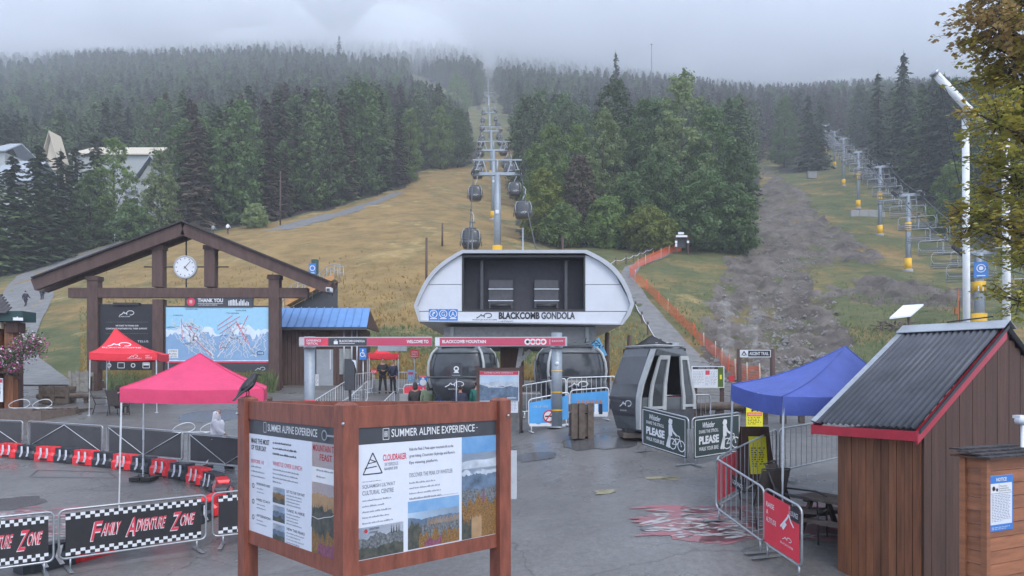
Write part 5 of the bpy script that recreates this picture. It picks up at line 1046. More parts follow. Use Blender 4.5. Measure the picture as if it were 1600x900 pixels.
def planter(px, py, w_, h_, label, n=3, m='old_wood', rz=.1):
    p = gp(px, py); t = thing('log_planter', label, 'planter', p, rz); r3 = random.Random(px)
    for i in range(n):
        for d in (-1, 1): MB().beam((-w_ / 2, d * .3, h_ * (i + .5) / n + r3.uniform(-.02, .02)), (w_ / 2, d * .3, h_ * (i + .5) / n + r3.uniform(-.05, .05)), .14, h_ / n * .92, m).build('plank', t, world=False)
    for sx in (-.9, -.1, .9): MB().box((sx * w_ / 2, -.39, h_ * .52), (.16, .08, h_ * 1.05), m).build('stake', t, world=False)
    MB().box((0, 0, h_ * .4), (w_ * .94, .5, h_ * .7), 'bark').build('soil', t, world=False)
planter(91, 630, 1.25, .78, 'weathered log planter between the deck and the red tent'); planter(128, 612, .9, 1.05, 'upright weathered planks beside the left post of the map frame', 2, 'bark_pale')
planter(906, 684, .50, .92, 'narrow weathered log planter right of the grey banner pillar', 4)
# seated person and chairs by the red tent
def chair(p, rz, label, m='tan', k=1):
    t = thing('patio_chair', label, 'chair', p, rz); b = MB()
    MB().prism([(-.26, -.26, .42), (.26, -.26, .42), (.26, .24, .40), (-.26, .24, .40)], (0, 0, .02), m).build('seat', t, world=False)
    MB().prism([(-.26, .26, .44), (.26, .26, .44), (.24, .48, 1.05), (-.24, .48, 1.05)], (0, .02, .006), m).build('backrest', t, world=False)
    for s_ in (-1, 1):
        MB().tube([(s_ * .28, -.27, 0), (s_ * .28, -.26, .44)], .015, 'dark_metal', 6).build('leg', t, world=False); MB().tube([(s_ * .28, .36, 0), (s_ * .28, .26, .42)], .015, 'dark_metal', 6).build('leg', t, world=False)
        MB().tube([(s_ * .28, .25, .42), (s_ * .27, .34, .70), (s_ * .26, .50, 1.08)], .015, 'dark_metal', 6).tube([(s_ * .29, .34, .68), (s_ * .32, -.10, .66), (s_ * .30, -.26, .60), (s_ * .28, -.26, .42)], .015, 'dark_metal', 6).build('armrest', t, world=False)
    MB().tube([(-.26, .50, 1.08), (.26, .50, 1.08)], .015, 'dark_metal', 6).build('cross_bar', t, world=False); MB().tube([(-.28, -.26, .42), (.28, -.26, .42)], .015, 'dark_metal', 6).build('cross_bar', t, world=False); return t
mat('sling', (.075, .06, .055), rough=.7, var=.2)
c = on(186, 31.2); chair(c, R(170), 'dark patio chair under the small red tent with a person sitting in it', 'sling'); person(0, 0, 1.7, R(170), 'sit', 'cloth_black', 'cloth_dark', 'dark-haired person sitting under the small red tent, seen from behind', pos=c + Vector((0, -.05, -.03)), hood='hair')
c2 = on(160, 31.6); chair(c2, R(120), 'empty dark patio chair left of the seated person', 'sling')
# ---------------- banner gateway ----------------
def gateway():
    Y = 23.0; s = Y / F; a, c = at(484, 0, Y), at(870, 0, Y); mid = at(677, 534, Y); t = thing('welcome_gateway', 'grey pillar gateway carrying a long pink welcome banner beam', 'gateway', (mid.x, Y, gz(mid.x, Y)))
    for P_, top in ((a, 526), (c, 520)):
        z0 = gz(P_.x, Y); z1 = at(0, top, Y).z; o = MB().tube([(P_.x, Y, z0), (P_.x, Y, z1)], .165, 'tower_grey', 20).build('pillar', t)
        MB().tube([(P_.x, Y, z0), (P_.x, Y, z0 + .03)], .30, 'galv', 16).build('base_plate', o)
        if P_ is a:
            MB().tube([(P_.x, Y, at(0, 632, Y).z), (P_.x, Y, at(0, 625, Y).z)], .170, 'sign_red', 20).build('red_band', o); MB().tube([(P_.x, Y, at(0, 545, Y).z), (P_.x, Y, at(0, 541, Y).z)], .185, 'galv', 20).build('collar', o)
        else:
            for py in (580, 613, 641): MB().tube([(P_.x, Y, at(0, py + 1, Y).z), (P_.x, Y, at(0, py - 1, Y).z)], .169, 'yellow', 20).build('tape_band', o)
            MB().tube([(P_.x, Y, at(0, 545, Y).z), (P_.x, Y, at(0, 541, Y).z)], .185, 'galv', 20).build('collar', o); MB().lathe((P_.x, Y - .165, at(0, 568, Y).z), [(.06, 0), (.055, .012), (.001, .014)], 'white', 12, 'Y').build('sticker', o)
    for x0, x1 in ((468, 675), (680, 886)):
        A, C2 = at(x0, 534, Y - .24), at(x1, 533.5, Y - .24); o = MB().beam(A, C2, .10, 14.5 * s, 'shell_rim').build('banner_beam', t)
        W = (C2 - A).length; B = Board(A + Vector((0, -.052, -6.2 * s)), (1, 0, 0), (0, 0, 1), W, 12 * s); B.rect(0, 0, 1, 1, 'pink_sign')
        if x0 < 600:
            B.rect(0, .03, .04, .97, 'shell_rim', .004); B.rect(.22, 0, .51, 1, 'header_grey', .004); B.poly([(.16, 0), (.22, 0), (.22, 1), (.19, 1)], 'ink_pink', .004); B.text('EXPERIENCE\nVERTICAL', .055, .15, w=.11, h=.66, m='white', bold=.01); B.rect(.262, .2, .292, .6, 'white', .006); B.rect(.268, .68, .286, .75, 'white', .006); B.text('BLACKCOMB GONDOLA', .305, .45, w=.19, h=.30, m='white', bold=.02); B.rect(.305, .27, .42, .33, 'white', .006); B.text('WELCOME TO', .81, .32, w=.165, h=.42, m='white', bold=.03)
        else:
            B.rect(0, -.02, .035, 1.02, 'shell_white', .006); B.text('BLACKCOMB MOUNTAIN', .055, .32, w=.33, h=.42, m='white', bold=.03)
            for i in range(4): B.disc(.70 + i * .04, .5, .095, 'white', .006, 16); B.disc(.70 + i * .04, .5, .05, 'ink' if i == 0 else 'ink_pink', .008, 12)
            B.rect(.868, .15, .871, .85, 'white', .005); B.text('BLACKCOMB', .885, .5, w=.085, h=.2, m='white'); B.rect(.885, .3, .97, .34, 'white'); B.rect(.985, 0, 1, 1, 'shell_rim', .004)
        B.build(o)
gateway()
# ---------------- gondola station ----------------
def station():
    Y = 31.0; s = Y / F; P = lambda px, py, dy=0: at(px, py, Y) + Vector((0, dy, 0)); g = gz(.5, Y + 3)
    t = thing('gondola_station', 'white vaulted gondola station head with dark opening and large name lettering', 'lift station', (.5, Y + 2, g))
    # outline of the front, clockwise from lower left
    def arc(x0, y0, x1, y1, bul, n=10):
        o = []; dx, dy = x1 - x0, y1 - y0; L_ = math.hypot(dx, dy); nx, ny = dy / L_, -dx / L_
        for i in range(n): k = i / n; o.append((x0 + dx * k + nx * bul * math.sin(math.pi * k), y0 + dy * k + ny * bul * math.sin(math.pi * k)))
        return o
    out_ = [(655, 503), (647.5, 479)] + arc(648, 476, 722, 391.5, 13) + [(722, 391.5), (912, 391.5)] + arc(916, 391.5, 989, 470, 14) + [(990, 476), (984, 492), (972, 508)]
    inn = [(658, 501), (653, 478)] + arc(654, 476, 724, 396.5, 11.5) + [(724, 396.5), (911, 396.5)] + arc(913, 396.5, 983, 470, 12) + [(984, 476), (978, 491), (969, 506)]
    n = len(out_); D = 10.0; vs = [P(x, y, -.18) for x, y in out_] + [P(x, y, -.18) for x, y in inn] + [P(x, y, D) for x, y in out_] + [P(x, y, 0) for x, y in inn]
    fs = []
    for i in range(n):
        j = (i + 1) % n
        fs += [(i, n + i, n + j, j), (i, j, 2 * n + j, 2 * n + i), (n + i, 3 * n + i, 3 * n + j, n + j)]
    MB().add(vs, fs + [tuple(range(2 * n, 3 * n))], 'shell_rim').build('roof_shell', t)
    # front panels round the opening (opening 722..914 x 399..486)
    def panel(pts, nm='front_panel'): return MB().prism([P(x, y, 0) for x, y in pts], (0, .08, 0), 'shell_white').build(nm, t)
    Lp = [p for p in inn if p[0] < 722]; Rp = [p for p in inn if p[0] > 914.5 and p[1] < 480 or p[0] > 950]
    L1 = [(722, 502), (722, 445)] + [(654.5, 466), (653, 478), (657, 489), (658, 501)]
    up = sorted([p for p in Lp if p[1] < 446], key=lambda p: -p[1]); mid_y = 443.5
    panel([(660.5, 445), (721.6, 445), (721.6, 486), (653.2, 486), (653, 478), (655, 466)]); panel([(661.5, 444.2)] + up + [(721.6, 399), (721.6, 444.2)])
    upr = sorted([p for p in inn if p[0] > 914.5 and p[1] < 440], key=lambda p: p[1])
    panel([(914.6, 444.2), (914.6, 399)] + upr + [(969, 444.2)]); panel([(914.6, 445), (969.6, 445), (983, 470), (984, 476), (980, 486), (914.6, 486)])
    lower = MB().prism([P(x, y, 0) for x, y in [(653.8, 487), (979.5, 487), (969, 506), (658, 501.5)]], (0, .08, 0), 'shell_white').build('name_panel', t)
    B = Board(P(653, 506, -.004), (1, 0, 0), (0, 0, 1), 330 * s, 50 * s)
    for i in range(3): x0 = .052 + i * .046; B.rect(x0, .10, x0 + .0445, .46, 'sign_blue', .01); B.disc(x0 + .022, .31, .17, 'white', .014, 16, .14); B.text('?GA'[i], x0 + .0135, .24, w=.017, h=.14, m='white', d=.016); B.rect(x0 + .006, .15, x0 + .038, .175, 'white', .014)
    B.build(lower, 'pictogram_print')
    B = Board(P(738, 503.5, -.004), (1, 0, 0), (0, 0, 1), 162 * s, 17 * s); B.swoosh(.04, .38, .15, 'ink', .01); B.text('WHISTLER BLACKCOMB', 0, .17, w=.24, h=.12, m='ink', d=.01); B.text('BLACKCOMB', .255, .28, w=.395, h=.66, m='ink', d=.01, bold=.045); B.text('GONDOLA', .665, .28, w=.325, h=.66, m='header_grey', d=.01, bold=.035); B.text('LISTING', .255, -.02, w=.14, h=.16, m='ink', d=.01); B.build(lower, 'name_print')
    # opening: dark glazed box with machinery behind
    q = MB()
    for (x0, y0, x1, y1) in ((722, 399, 914.5, 402), (722, 483.5, 914.5, 486.5), (722, 402, 724.5, 483.5), (912, 402, 914.5, 483.5)): q.prism([P(x0, y1, -.02), P(x1, y1, -.02), P(x1, y0, -.02), P(x0, y0, -.02)], (0, .2, 0), 'dark_metal')
    q.build('opening_frame', t)
    mat('interior_dark', (.034, .034, .044), rough=.6, var=.2); q = MB(); z0, z1 = P(0, 484).z, P(0, 401).z; x0, x1 = P(723, 0).x, P(913, 0).x; yb = Y + .95
    q.quad([(x0, Y + .2, z0), (x1, Y + .2, z0), (x1, yb, z0), (x0, yb, z0)], 'interior_dark').quad([(x0, Y + .2, z1), (x0, yb, z1), (x1, yb, z1), (x1, Y + .2, z1)], 'interior_dark').quad([(x0, yb, z0), (x1, yb, z0), (x1, yb, z1), (x0, yb, z1)], 'interior_dark').quad([(x0, Y + .2, z0), (x0, yb, z0), (x0, yb, z1), (x0, Y + .2, z1)], 'interior_dark').quad([(x1, Y + .2, z0), (x1, Y + .2, z1), (x1, yb, z1), (x1, yb, z0)], 'interior_dark').build('interior', t)
    for px in (752, 886): MB().box((P(px, 0).x, Y + .70, (z0 + z1) / 2), (.12, .2, z1 - z0 - .1), 'cabin_dark').build('inner_post', t)
    mat('tube_light', (.7, .74, .8), rough=.4)
    for px0, px1 in ((762, 802), (835, 875)):
        for py in (449, 467.5, 483): MB().beam(P(px0, py, .60), P(px1, py, .60), .04, .028, 'tube_light').build('strip_light', t)
        MB().box((P((px0 + px1) / 2, 0).x, Y + .82, z0 + .72), (38 * s, .2, 1.2), 'cabin_dark').build('drive_housing', t)
        MB().tube([P(px0 + 4, 475, .70), P(px1 - 4, 475, .70)], .08, 'dark_metal', 12).build('drive_shaft', t)
    # underside and wall band, columns, machinery over the cabins
    MB().box((P(812, 0).x, Y + 4.6, (P(0, 508).z + P(0, 540).z) / 2), (244 * s, 7.6, 31 * s), 'concrete').build('service_band', t)
    for px in (704, 920): MB().box((P(px, 0).x, Y + .74, P(0, 524).z), (.14, .06, 30 * s), 'cabin_light').build('band_post', t)
    for px, w_ in ((800, 1.05),): MB().box((P(px, 0).x, Y + 4, (P(0, 541).z + g) / 2), (w_, 3.2, P(0, 541).z - g), 'hut_dark').build('column', t)
    MB().beam(P(815, 541, 1.5) , P(808, 586, 1.5), .16, .2, 'concrete').beam(P(830, 545, 1.5), P(809, 568, 1.5), .12, .15, 'concrete').build('strut', t)
    for px in (698, 940): MB().box((P(px, 0).x, Y + 7.5, (P(0, 541).z + g) / 2), (.5, .5, P(0, 541).z - g), 'concrete').build('column', t)
    for px in (725, 905):
        MB().beam(P(px, 545, -1.5), P(px, 545, 6), .5, .30, 'dark_metal').build('guide_rail', t)
        for k in range(8): MB().lathe((P(px, 0).x - .28, Y - 1.2 + k * .75, P(0, 543).z), [(.17, -.04), (.17, .04)], 'tyre', 12, 'Y').build('drive_tyre', t)
    q = MB(); r3 = random.Random(3)
    for i in range(26): x, y = r3.uniform(900, 940), r3.uniform(535, 556); q.tube([P(x, y, -.4), P(x + r3.uniform(-8, 8), y + r3.uniform(-8, 8), -.6)], .02, 'dark_metal', 5)
    q.build('cable_bundle', t); mat('tarp_blue', (.10, .30, .50), rough=.6)
    MB().prism([P(918, 540, -.2), P(935, 528, -.2), (P(948, 555, -.2)), P(936, 560, -.2)], (0, .5, 0), 'tarp_blue').build('blue_tarp', t)
    # loading deck behind fences
    MB().box((P(812, 0).x, Y + 2, g - .3), (9.5, 7, .9), 'concrete').build('loading_deck', t)
    return t
station()

# ---------------- gondola cabins ----------------
def rsq(w, z, n=24, e=3.2, d=1.0): return [(math.copysign(abs(math.cos(2 * math.pi * i / n)) ** (2 / e), math.cos(2 * math.pi * i / n)) * w, math.copysign(abs(math.sin(2 * math.pi * i / n)) ** (2 / e), math.sin(2 * math.pi * i / n)) * d, z) for i in range(n)]
def loft(b, rings, m, cap=True):
    n = len(rings[0]); vs = [v for r_ in rings for v in r_]; fs = [(i * n + j, i * n + (j + 1) % n, (i + 1) * n + (j + 1) % n, (i + 1) * n + j) for i in range(len(rings) - 1) for j in range(n)]
    if cap: fs += [tuple(range(n))[::-1], tuple((len(rings) - 1) * n + j for j in range(n))]
    return b.add(vs, fs, m, True)
def cabin(label, hang=True):
    """origin at the middle of the floor; barrel-sided cabin with dark glass, light corner bows, hanger up to the rope at z 4.3"""
    t = thing('gondola_cabin', label, 'gondola', (0, 0, 0))
    wz = [(.78, 0), (.90, .12), (1.04, .5), (1.12, .85), (1.15, 1.15), (1.12, 1.5), (1.02, 1.85), (.85, 2.08), (.55, 2.2)]; dz = 1.0
    loft(MB(), [rsq(w * 1.0, z, d=w * .97) for w, z in wz[:4]], 'cabin_dark').build('lower_body', t, world=False)
    loft(MB(), [rsq(w * .985, z, d=w * .95) for w, z in wz[3:7]], 'dark_glass', False).build('windows', t, world=False)
    loft(MB(), [rsq(w, z, d=w * .97) for w, z in ((1.03, 1.84), (.97, 1.94), (.85, 2.08), (.5, 2.2))], 'cabin_grey').build('roof', t, world=False)
    for sx in (-1, 1):
        for sy in (-1, 1):
            MB().tube([(sx * w * .87, sy * w * .86, z) for w, z in wz[2:8]], .045, 'cabin_light', 6).build('corner_bow', t, world=False)
        q = MB(); q.beam((sx * 1.16, 0, .25), (sx * 1.19, 0, 1.8), .03, .05, 'cabin_grey', up=(0, 1, 0)).build('door_post', t, world=False)
        MB().box((sx * 1.19, 0, .55), (.10, .8, .35), 'cabin_dark').build('ski_rack', t, world=False)
    for sy in (-1, 1):
        MB().tube([(-1.0, sy * 1.05, .92), (1.0, sy * 1.05, .92)], .03, 'cabin_grey', 5).build('window_rail', t, world=False)
        B = Board((-.42 if sy < 0 else .42, sy * 1.045, .42), (1 if sy < 0 else -1, 0, 0), (0, 0, 1), .84, .34); B.swoosh(.1, .35, .8, 'white', .06); B.text('BLACKCOMB', .25, .05, w=.5, h=.14, m='white', d=.06); B.build(t, 'emblem_print')
    MB().box((0, 0, 2.22), (.9, .9, .12), 'cabin_grey').box((0, -.7, 2.14), (1.2, .3, .08), 'cabin_dark').build('roof_frame', t, world=False)
    if hang: MB().tube([(0, 0, 2.25), (0, 0, 2.6), (.30, 0, 3.2), (.30, 0, 3.8), (0, 0, 4.2)], .055, 'shell_rim', 6).build('hanger', t, world=False); MB().box((0, 0, 4.25), (.16, .7, .2), 'dark_metal').build('rope_grip', t, world=False)
    return t
LA, LB = 1.24, -.0342
def lx(Y): return LA + LB * Y
TW = [(85, 272, 388, 250), (130, 235, 345, 221), (190, 205, 262, 198), (280, 176, None, None), (390, 150, None, None), (520, 124, None, None), (680, 95, None, None)]
rope = [(41.0, at(0, 524, 41).z + .5)] + [(y, at(0, a, y).z) for y, a, _, _ in TW]
def rope_z(Y):
    for (y0, z0), (y1, z1) in zip(rope, rope[1:]):
        if Y <= y1: k = (Y - y0) / (y1 - y0); return z0 + (z1 - z0) * k - (y1 - y0) * .028 * 4 * k * (1 - k)
    return rope[-1][1]
GA = 2.72
base = cabin('x'); n = [0, 0]; first = True; lim = {0: [], 1: []}
for side in (0, 1):
    for y in ([72, 99, 124, 149, 174, 200, 230, 262, 300, 350, 400, 460, 520] if side == 0 else [81, 105, 127, 150, 176, 204, 236, 270, 315, 365, 420, 480, 550]):
        n[side] += 1; lab = f'{"" if n[side] > 1 else ""}grey gondola cabin on the {"left" if side == 0 else "right"} rope, {ORD[n[side]-1]} {"closest" if n[side] > 1 else "one"} to the station'.replace('nearest one', 'nearest one')
        o = base if first else dup(base); first = False; x = lx(y) + (-GA if side == 0 else GA); o.location = (x, y, rope_z(y) - 4.3 * .86); o.scale = (.86, .86, .86); o.rotation_euler = (0, 0, R(2)); o['label'] = lab; o['group'] = 'gondola cabins riding the lift line'
b0 = cabin('x', False)
for k, (px, Y, sc_, lab) in enumerate([(725, 27.6, 1.05, 'dark gondola cabin standing in the left bay of the station'), (890, 27.6, 1.08, 'dark gondola cabin standing in the right bay of the station')]):
    o = b0 if k == 0 else dup(b0); z = at(0, 625, Y).z; o.location = (at(px, 0, Y).x, Y, z); o.scale = (sc_, 1, .92); o.rotation_euler = (0, 0, R(-14 if k == 0 else 12)); o['label'] = lab
def tower(x, y, z0, zt, arm, label, frame_top=None, pads=True, big=True, cat='lift tower', rz=0, pole=.42):
    t = thing('lift_tower', label, cat, (x, y, z0), rz); h = zt - z0; MB().tube([(0, 0, -.5), (0, 0, h * .5), (0, 0, h)], [pole, pole * .9, pole * .75], 'tower_grey', 14).build('pole', t, world=False)
    MB().tube([(0, 0, -.3), (0, 0, .25)], pole * 1.8, 'concrete', 12).build('footing', t, world=False)
    MB().box((0, 0, h), (arm * 2, .38, .34), 'tower_grey').build('crossarm', t, world=False)
    if frame_top is not None:
        f = frame_top - z0; q = MB(); q.box((0, 0, f), (arm * 2 * 1.02, .16, .16), 'tower_grey'); 
        for s_ in (-1, 1): q.beam((s_ * arm * .60, 0, f), (s_ * arm * .42, 0, h), .12, .12, 'tower_grey'); q.beam((s_ * arm * .72, 0, f), (s_ * arm * .95, 0, h), .10, .10, 'tower_grey')
        q.tube([(0, 0, h), (0, 0, f)], .12, 'tower_grey'); q.build('lifting_frame', t, world=False)
    for s_ in (-1, 1):
        q = MB(); q.beam((s_ * arm, -1.6, h + .2 - .6), (s_ * arm, 1.6, h + .2 + .55), .12, .16, 'galv')
        for k in range(6): yy_ = -1.5 + k * .6; q.lathe((s_ * arm, yy_, h + .25 + yy_ * .36), [(.20, -.05), (.20, .05)], 'tyre', 10, 'Y')
        q.box((s_ * (arm - .45), 0, h + .15), (.5, 2.6, .05), 'galv'); q.build('sheave_train', t, world=False)
    if pads: MB().tube([(0, 0, .15), (0, 0, 1.55)], pole * 1.35, 'yellow', 14).build('yellow_pad', t, world=False)
    q = MB(); [q.box((pole * .95, 0, .5 + k * .4), (.05, .4, .03), 'galv') for k in range(int(h / .4) - 2)]; q.tube([(pole * .95, -.2, .3), (pole * .85, -.2, h - .5)], .02, 'galv', 4).tube([(pole * .95, .2, .3), (pole * .85, .2, h - .5)], .02, 'galv', 4).build('ladder', t, world=False)
    MB().box((0, -pole * 1.02, h * .55), (.4, .04, .4), 'white').build('number_plate', t, world=False)
    return t
for i, (y, a, b_, f) in enumerate(TW):
    x = lx(y); z0 = gz(x, y); tower(x, y, z0, at(0, a, y).z, GA, f'grey gondola lift tower, {ORD[i]} {"one" if i == 0 else "closest"} to the station', at(0, f, y).z if f else at(0, a, y).z + 1.8, pads=i < 3)
for s_, nm in ((-1, 'left'), (1, 'right')):
    pts = []; 
    for y in np.concatenate([np.arange(38, 300, 3.0), np.arange(300, 681, 12.0)]): pts.append((lx(y) + s_ * GA, float(y), rope_z(float(y)) if y > 41 else rope[0][1] - .1))
    MB().tube(pts, .055, 'cable', 5).build('haul_rope', label=f'steel haul rope running up the {nm} side of the gondola line', cat='cable')
# ---------------- chairlift on the right slope ----------------
CT = [(60, 1530, 395, 512), (90, 1419, 305, 420), (115, 1375, 261, 368), (140, 1341, 238, 320), (170, 1318, 217, 280), (210, 1304, 206, 250), (255, 1290, 196, 228)]
def c_x(Y): return np.interp(Y, [q[0] for q in CT], [(q[1] - CX) / F * q[0] for q in CT])
CRZ = math.atan2(-.325, 1)
for i, (y, px, pt, pb) in enumerate(CT):
    p = at(px, pb, y); g = gz(p.x, p.y); zt = at(0, pt, y).z; t = tower(p.x, y, g, zt, 1.45, f'grey chairlift tower with yellow pads, {ORD[i]} {"one, carrying a blue sign" if i == 0 else "closest up the right slope"}', None, pads=True, rz=CRZ, pole=.30 if i else .42)
    if y < 150:
        hq = zt - g; MB().tube([(0, 0, hq * .52), (0, 0, hq * .64)], .36 if i else .48, 'yellow', 12).build('upper_pad', t, world=False)
    if i == 0:
        q = MB().box((0, -.50, hq * .78), (1.0, .05, 1.25), 'sign_blue').build('blue_sign', t, world=False); B = Board((-.5, -.53, hq * .78 - .62), (1, 0, 0), (0, 0, 1), 1, 1.25); B.disc(.5, .58, .33, 'white', .01, 20, .27); B.disc(.5, .58, .16, 'white', .01, 14); B.rect(.2, .08, .8, .14, 'white', .01); o = B.mb; ob = o.build('sign_print', q, world=False)
crope = [(48, at(0, 452, 48).z)] + [(q[0], at(0, q[2], q[0]).z + .25) for q in CT]
def crz(Y):
    for (y0, z0), (y1, z1) in zip(crope, crope[1:]):
        if Y <= y1: k = (Y - y0) / (y1 - y0); return z0 + (z1 - z0) * k - (y1 - y0) * .02 * 4 * k * (1 - k)
    return crope[-1][1]
def ski_chair():
    t = thing('lift_chair', 'x', 'lift chair', (0, 0, 0)); w_ = 1.05
    MB().tube([(0, 0, 0), (0, .25, -.5), (0, .30, -1.1), (0, 0, -1.5)], .028, 'tower_grey', 6).build('hanger', t, world=False); MB().box((0, 0, .03), (.12, .4, .16), 'dark_metal').build('rope_grip', t, world=False)
    q = MB(); q.tube([(-w_, .1, -2.95), (-w_, -.05, -1.75), (-w_ + .18, 0, -1.5), (w_ - .18, 0, -1.5), (w_, -.05, -1.75), (w_, .1, -2.95)], .026, 'shell_rim', 6); q.build('side_frame', t, world=False)
    for k in range(4): MB().box((0, -.12 - k * .13, -2.95 - k * .01), (w_ * 2, .115, .045), 'cabin_grey').build('seat_slat', t, world=False)
    for k in range(3): MB().box((0, .06 + k * .03, -2.72 + k * .22), (w_ * 2, .04, .10), 'cabin_grey').build('back_slat', t, world=False)
    MB().tube([(-w_ + .08, 0, -2.2), (-w_ + .1, -.55, -2.55), (w_ - .1, -.55, -2.55), (w_ - .08, 0, -2.2)], .018, 'shell_rim', 5).build('safety_bar', t, world=False); return t
cb = ski_chair(); first = True
for s_, nm in ((-1, 'left'), (1, 'right')):
    y = 61.5 if s_ < 0 else 57.5; k = 0
    while y < 250:
        x = float(c_x(y)) + s_ * 1.45 * math.cos(CRZ); o = cb if first else dup(cb); first = False; o.location = (x, y + s_ * .5, crz(y)); o.rotation_euler = (0, 0, CRZ + (0 if s_ < 0 else PI)); o['label'] = f'empty lift chair on the {nm} rope of the chairlift, {ORD[k]} {"one" if k == 0 else "closest"} to the bottom'; o['group'] = 'empty chairs on the chairlift'
        k += 1; y += 5.6
for s_, nm in ((-1, 'left'), (1, 'right')):
    MB().tube([(float(c_x(y)) + s_ * 1.45 * .95, float(y), crz(float(y))) for y in np.arange(48, 256, 3.0)], .045, 'cable', 5).build('haul_rope', label=f'steel rope on the {nm} side of the empty chairlift', cat='cable')
# ---------------- wooden hut on the right ----------------
def hut():
    ax = Vector((.5646, -.8255, 0)); pr = Vector((.8255, .5646, 0)); W0 = Vector((5.19, 11.9, 0)); L_ = 1.30; W1 = W0 + ax * L_; ze = -.83; g = min(gz(W1.x, W1.y), gz(W0.x, W0.y)) - .05; D = 5.0
    t = thing('wooden_hut', 'small brown timber hut with corrugated grey roof and red fascia at right', 'hut', (W0.x, W0.y, gz(W0.x, W0.y))); up = Vector((0, 0, 1))
    n = 11; w_ = L_ / n
    for i in range(n):
        a = W0 + ax * (i + .5) * w_; mid = Vector((a.x, a.y, (ze + g + .12) / 2)); q = MB(); q.box(mid - pr * (.012 + .006 * (i % 2)), (w_ - .007, .03, ze - g - .12), 'hut_wood', rz=math.atan2(ax.y, ax.x)); q.build('plank', t)
    c = W0 + ax * L_ / 2 + pr * (D / 2 + .02); MB().box((c.x, c.y, (ze + g) / 2), (L_ - .03, D - .02, ze - g - .02), 'hut_dark', rz=math.atan2(ax.y, ax.x)).build('wall', t)
    c = W0 + ax * L_ / 2; MB().box((c.x, c.y, g + .06), (L_ + .02, .05, .12), 'ink', rz=math.atan2(ax.y, ax.x)).build('sill_board', t)
    # gable wall planks on the near side, rising with the roof
    rs = 1.58 / 2.773; n = 24; w_ = D / n
    for i in range(n):
        s_ = (i + .5) * w_; a = W1 + pr * s_ + ax * .02; top = ze + rs * (min(s_ + .25, 5.3 - s_) ) - .03; zlo = g
        MB().box((a.x, a.y, (top + zlo) / 2), (w_ - .006, .03 + (i % 2) * .008, top - zlo), 'hut_dark', rz=math.atan2(pr.y, pr.x)).build('plank', t)
    # roof: corrugated sheet, one slope each side
    E0 = Vector((4.76, 11.91, -.753)); E1 = E0 + ax * 1.674; run = 2.773
    for side in (0, 1):
        b = MB(); nr_ = 66; vs = []
        for i in range(nr_ + 1):
            k = i / nr_; wv = .022 * math.cos(k * 2 * math.pi * 17); e = E0 + ax * 1.674 * k
            if side == 0: lo, hi = e, e + pr * run + up * 1.58
            else: hi = e + pr * run + up * 1.58; lo = hi + pr * run - up * 1.58
            nn = (pr * -1.58 + up * run).normalized() if side == 0 else (pr * 1.58 + up * run).normalized()
            vs += [lo + nn * wv, hi + nn * wv, lo + nn * (wv - .012), hi + nn * (wv - .012)]
        b.add(vs, [f for i in range(nr_) for f in ((4 * i, 4 * i + 4, 4 * i + 5, 4 * i + 1), (4 * i + 2, 4 * i + 3, 4 * i + 7, 4 * i + 6), (4 * i, 4 * i + 2, 4 * i + 6, 4 * i + 4))], 'corrugated', True); b.build('corrugated_roof', t)
    # ridge cap, fascias
    Rg0, Rg1 = E0 + pr * run + up * 1.60, E1 + pr * run + up * 1.60
    for nn, d in (((-pr * 1 * .87 - up * .495), 1), ((pr * .87 - up * .495), 1)):
        MB().prism([Rg0 - ax * .02 + up * .035, Rg1 + ax * .05 + up * .035, Rg1 + ax * .05 + nn * .26 + up * .03, Rg0 - ax * .02 + nn * .26 + up * .03], (0, 0, -.012), 'roof_grey').build('ridge_cap', t)
    MB().prism([E0 - pr * .01 - up * .05, E1 - pr * .01 - up * .05, E1 - pr * .01 - up * .19, E0 - pr * .01 - up * .19], pr * .035, 'red_paint').build('fascia_board', t)
    MB().prism([E1 - up * .045 + ax * .002, E1 + pr * run + up * 1.535 + ax * .002, E1 + pr * run + up * 1.33 + ax * .002, E1 - up * .235 + ax * .002], -ax * .035, 'red_paint').build('fascia_board', t)
    MB().prism([E0 - up * .045, E0 + pr * run + up * 1.535, E0 + pr * run + up * 1.36, E0 - up * .2], ax * .03, 'red_paint').build('fascia_board', t)
    MB().prism([E1 + pr * .02 - up * .02 + ax * .012, E1 + pr * run + up * 1.56 + ax * .012, E1 + pr * run + up * 1.50 + ax * .012, E1 - up * .08 + ax * .012], ax * .03, 'ink').build('edge_flashing', t)
    MB().prism([E0 + up * .03, E0 + pr * run + up * 1.61, E0 + pr * run + up * 1.58 + ax * .12, E0 + up * .0 + ax * .12], (0, 0, -.01), 'galv').build('edge_flashing', t)
    MB().beam(Rg0 + up * .05 + ax * .75, Rg1 + up * .10 - ax * .2, .03, .02, 'ink').build('seam_strip', t)
    return E0, E1, pr, ax
HE0, HE1, HPR, HAX = hut()
# flat white antenna panel on a mast behind the ridge
c = at(1420, 485, 13.55); t = thing('antenna_panel', 'flat white antenna panel on a mast above the hut roof', 'antenna', at(1425, 525, 13.5))
u = Vector((.30, -.18, .04)); v = Vector((.11, .30, .165)); cc = c; vs = [cc - u - v * .5, cc + u * .6 - v * .5, cc + u + v * .5, cc - u * .6 + v * .5]
A1 = [at(1390, 496, 13.4), at(1423, 492, 13.4), at(1443, 475, 13.9), at(1411, 477, 13.9)]; MB().prism(A1, (0, 0, -.03), 'white').build('panel', t); MB().tube([at(1419, 489, 13.6), at(1423, 527, 13.5)], .028, 'old_wood', 8).build('mast', t); MB().tube([at(1416, 487, 13.6), at(1419, 492, 13.6)], .06, 'white', 10).build('mount', t)
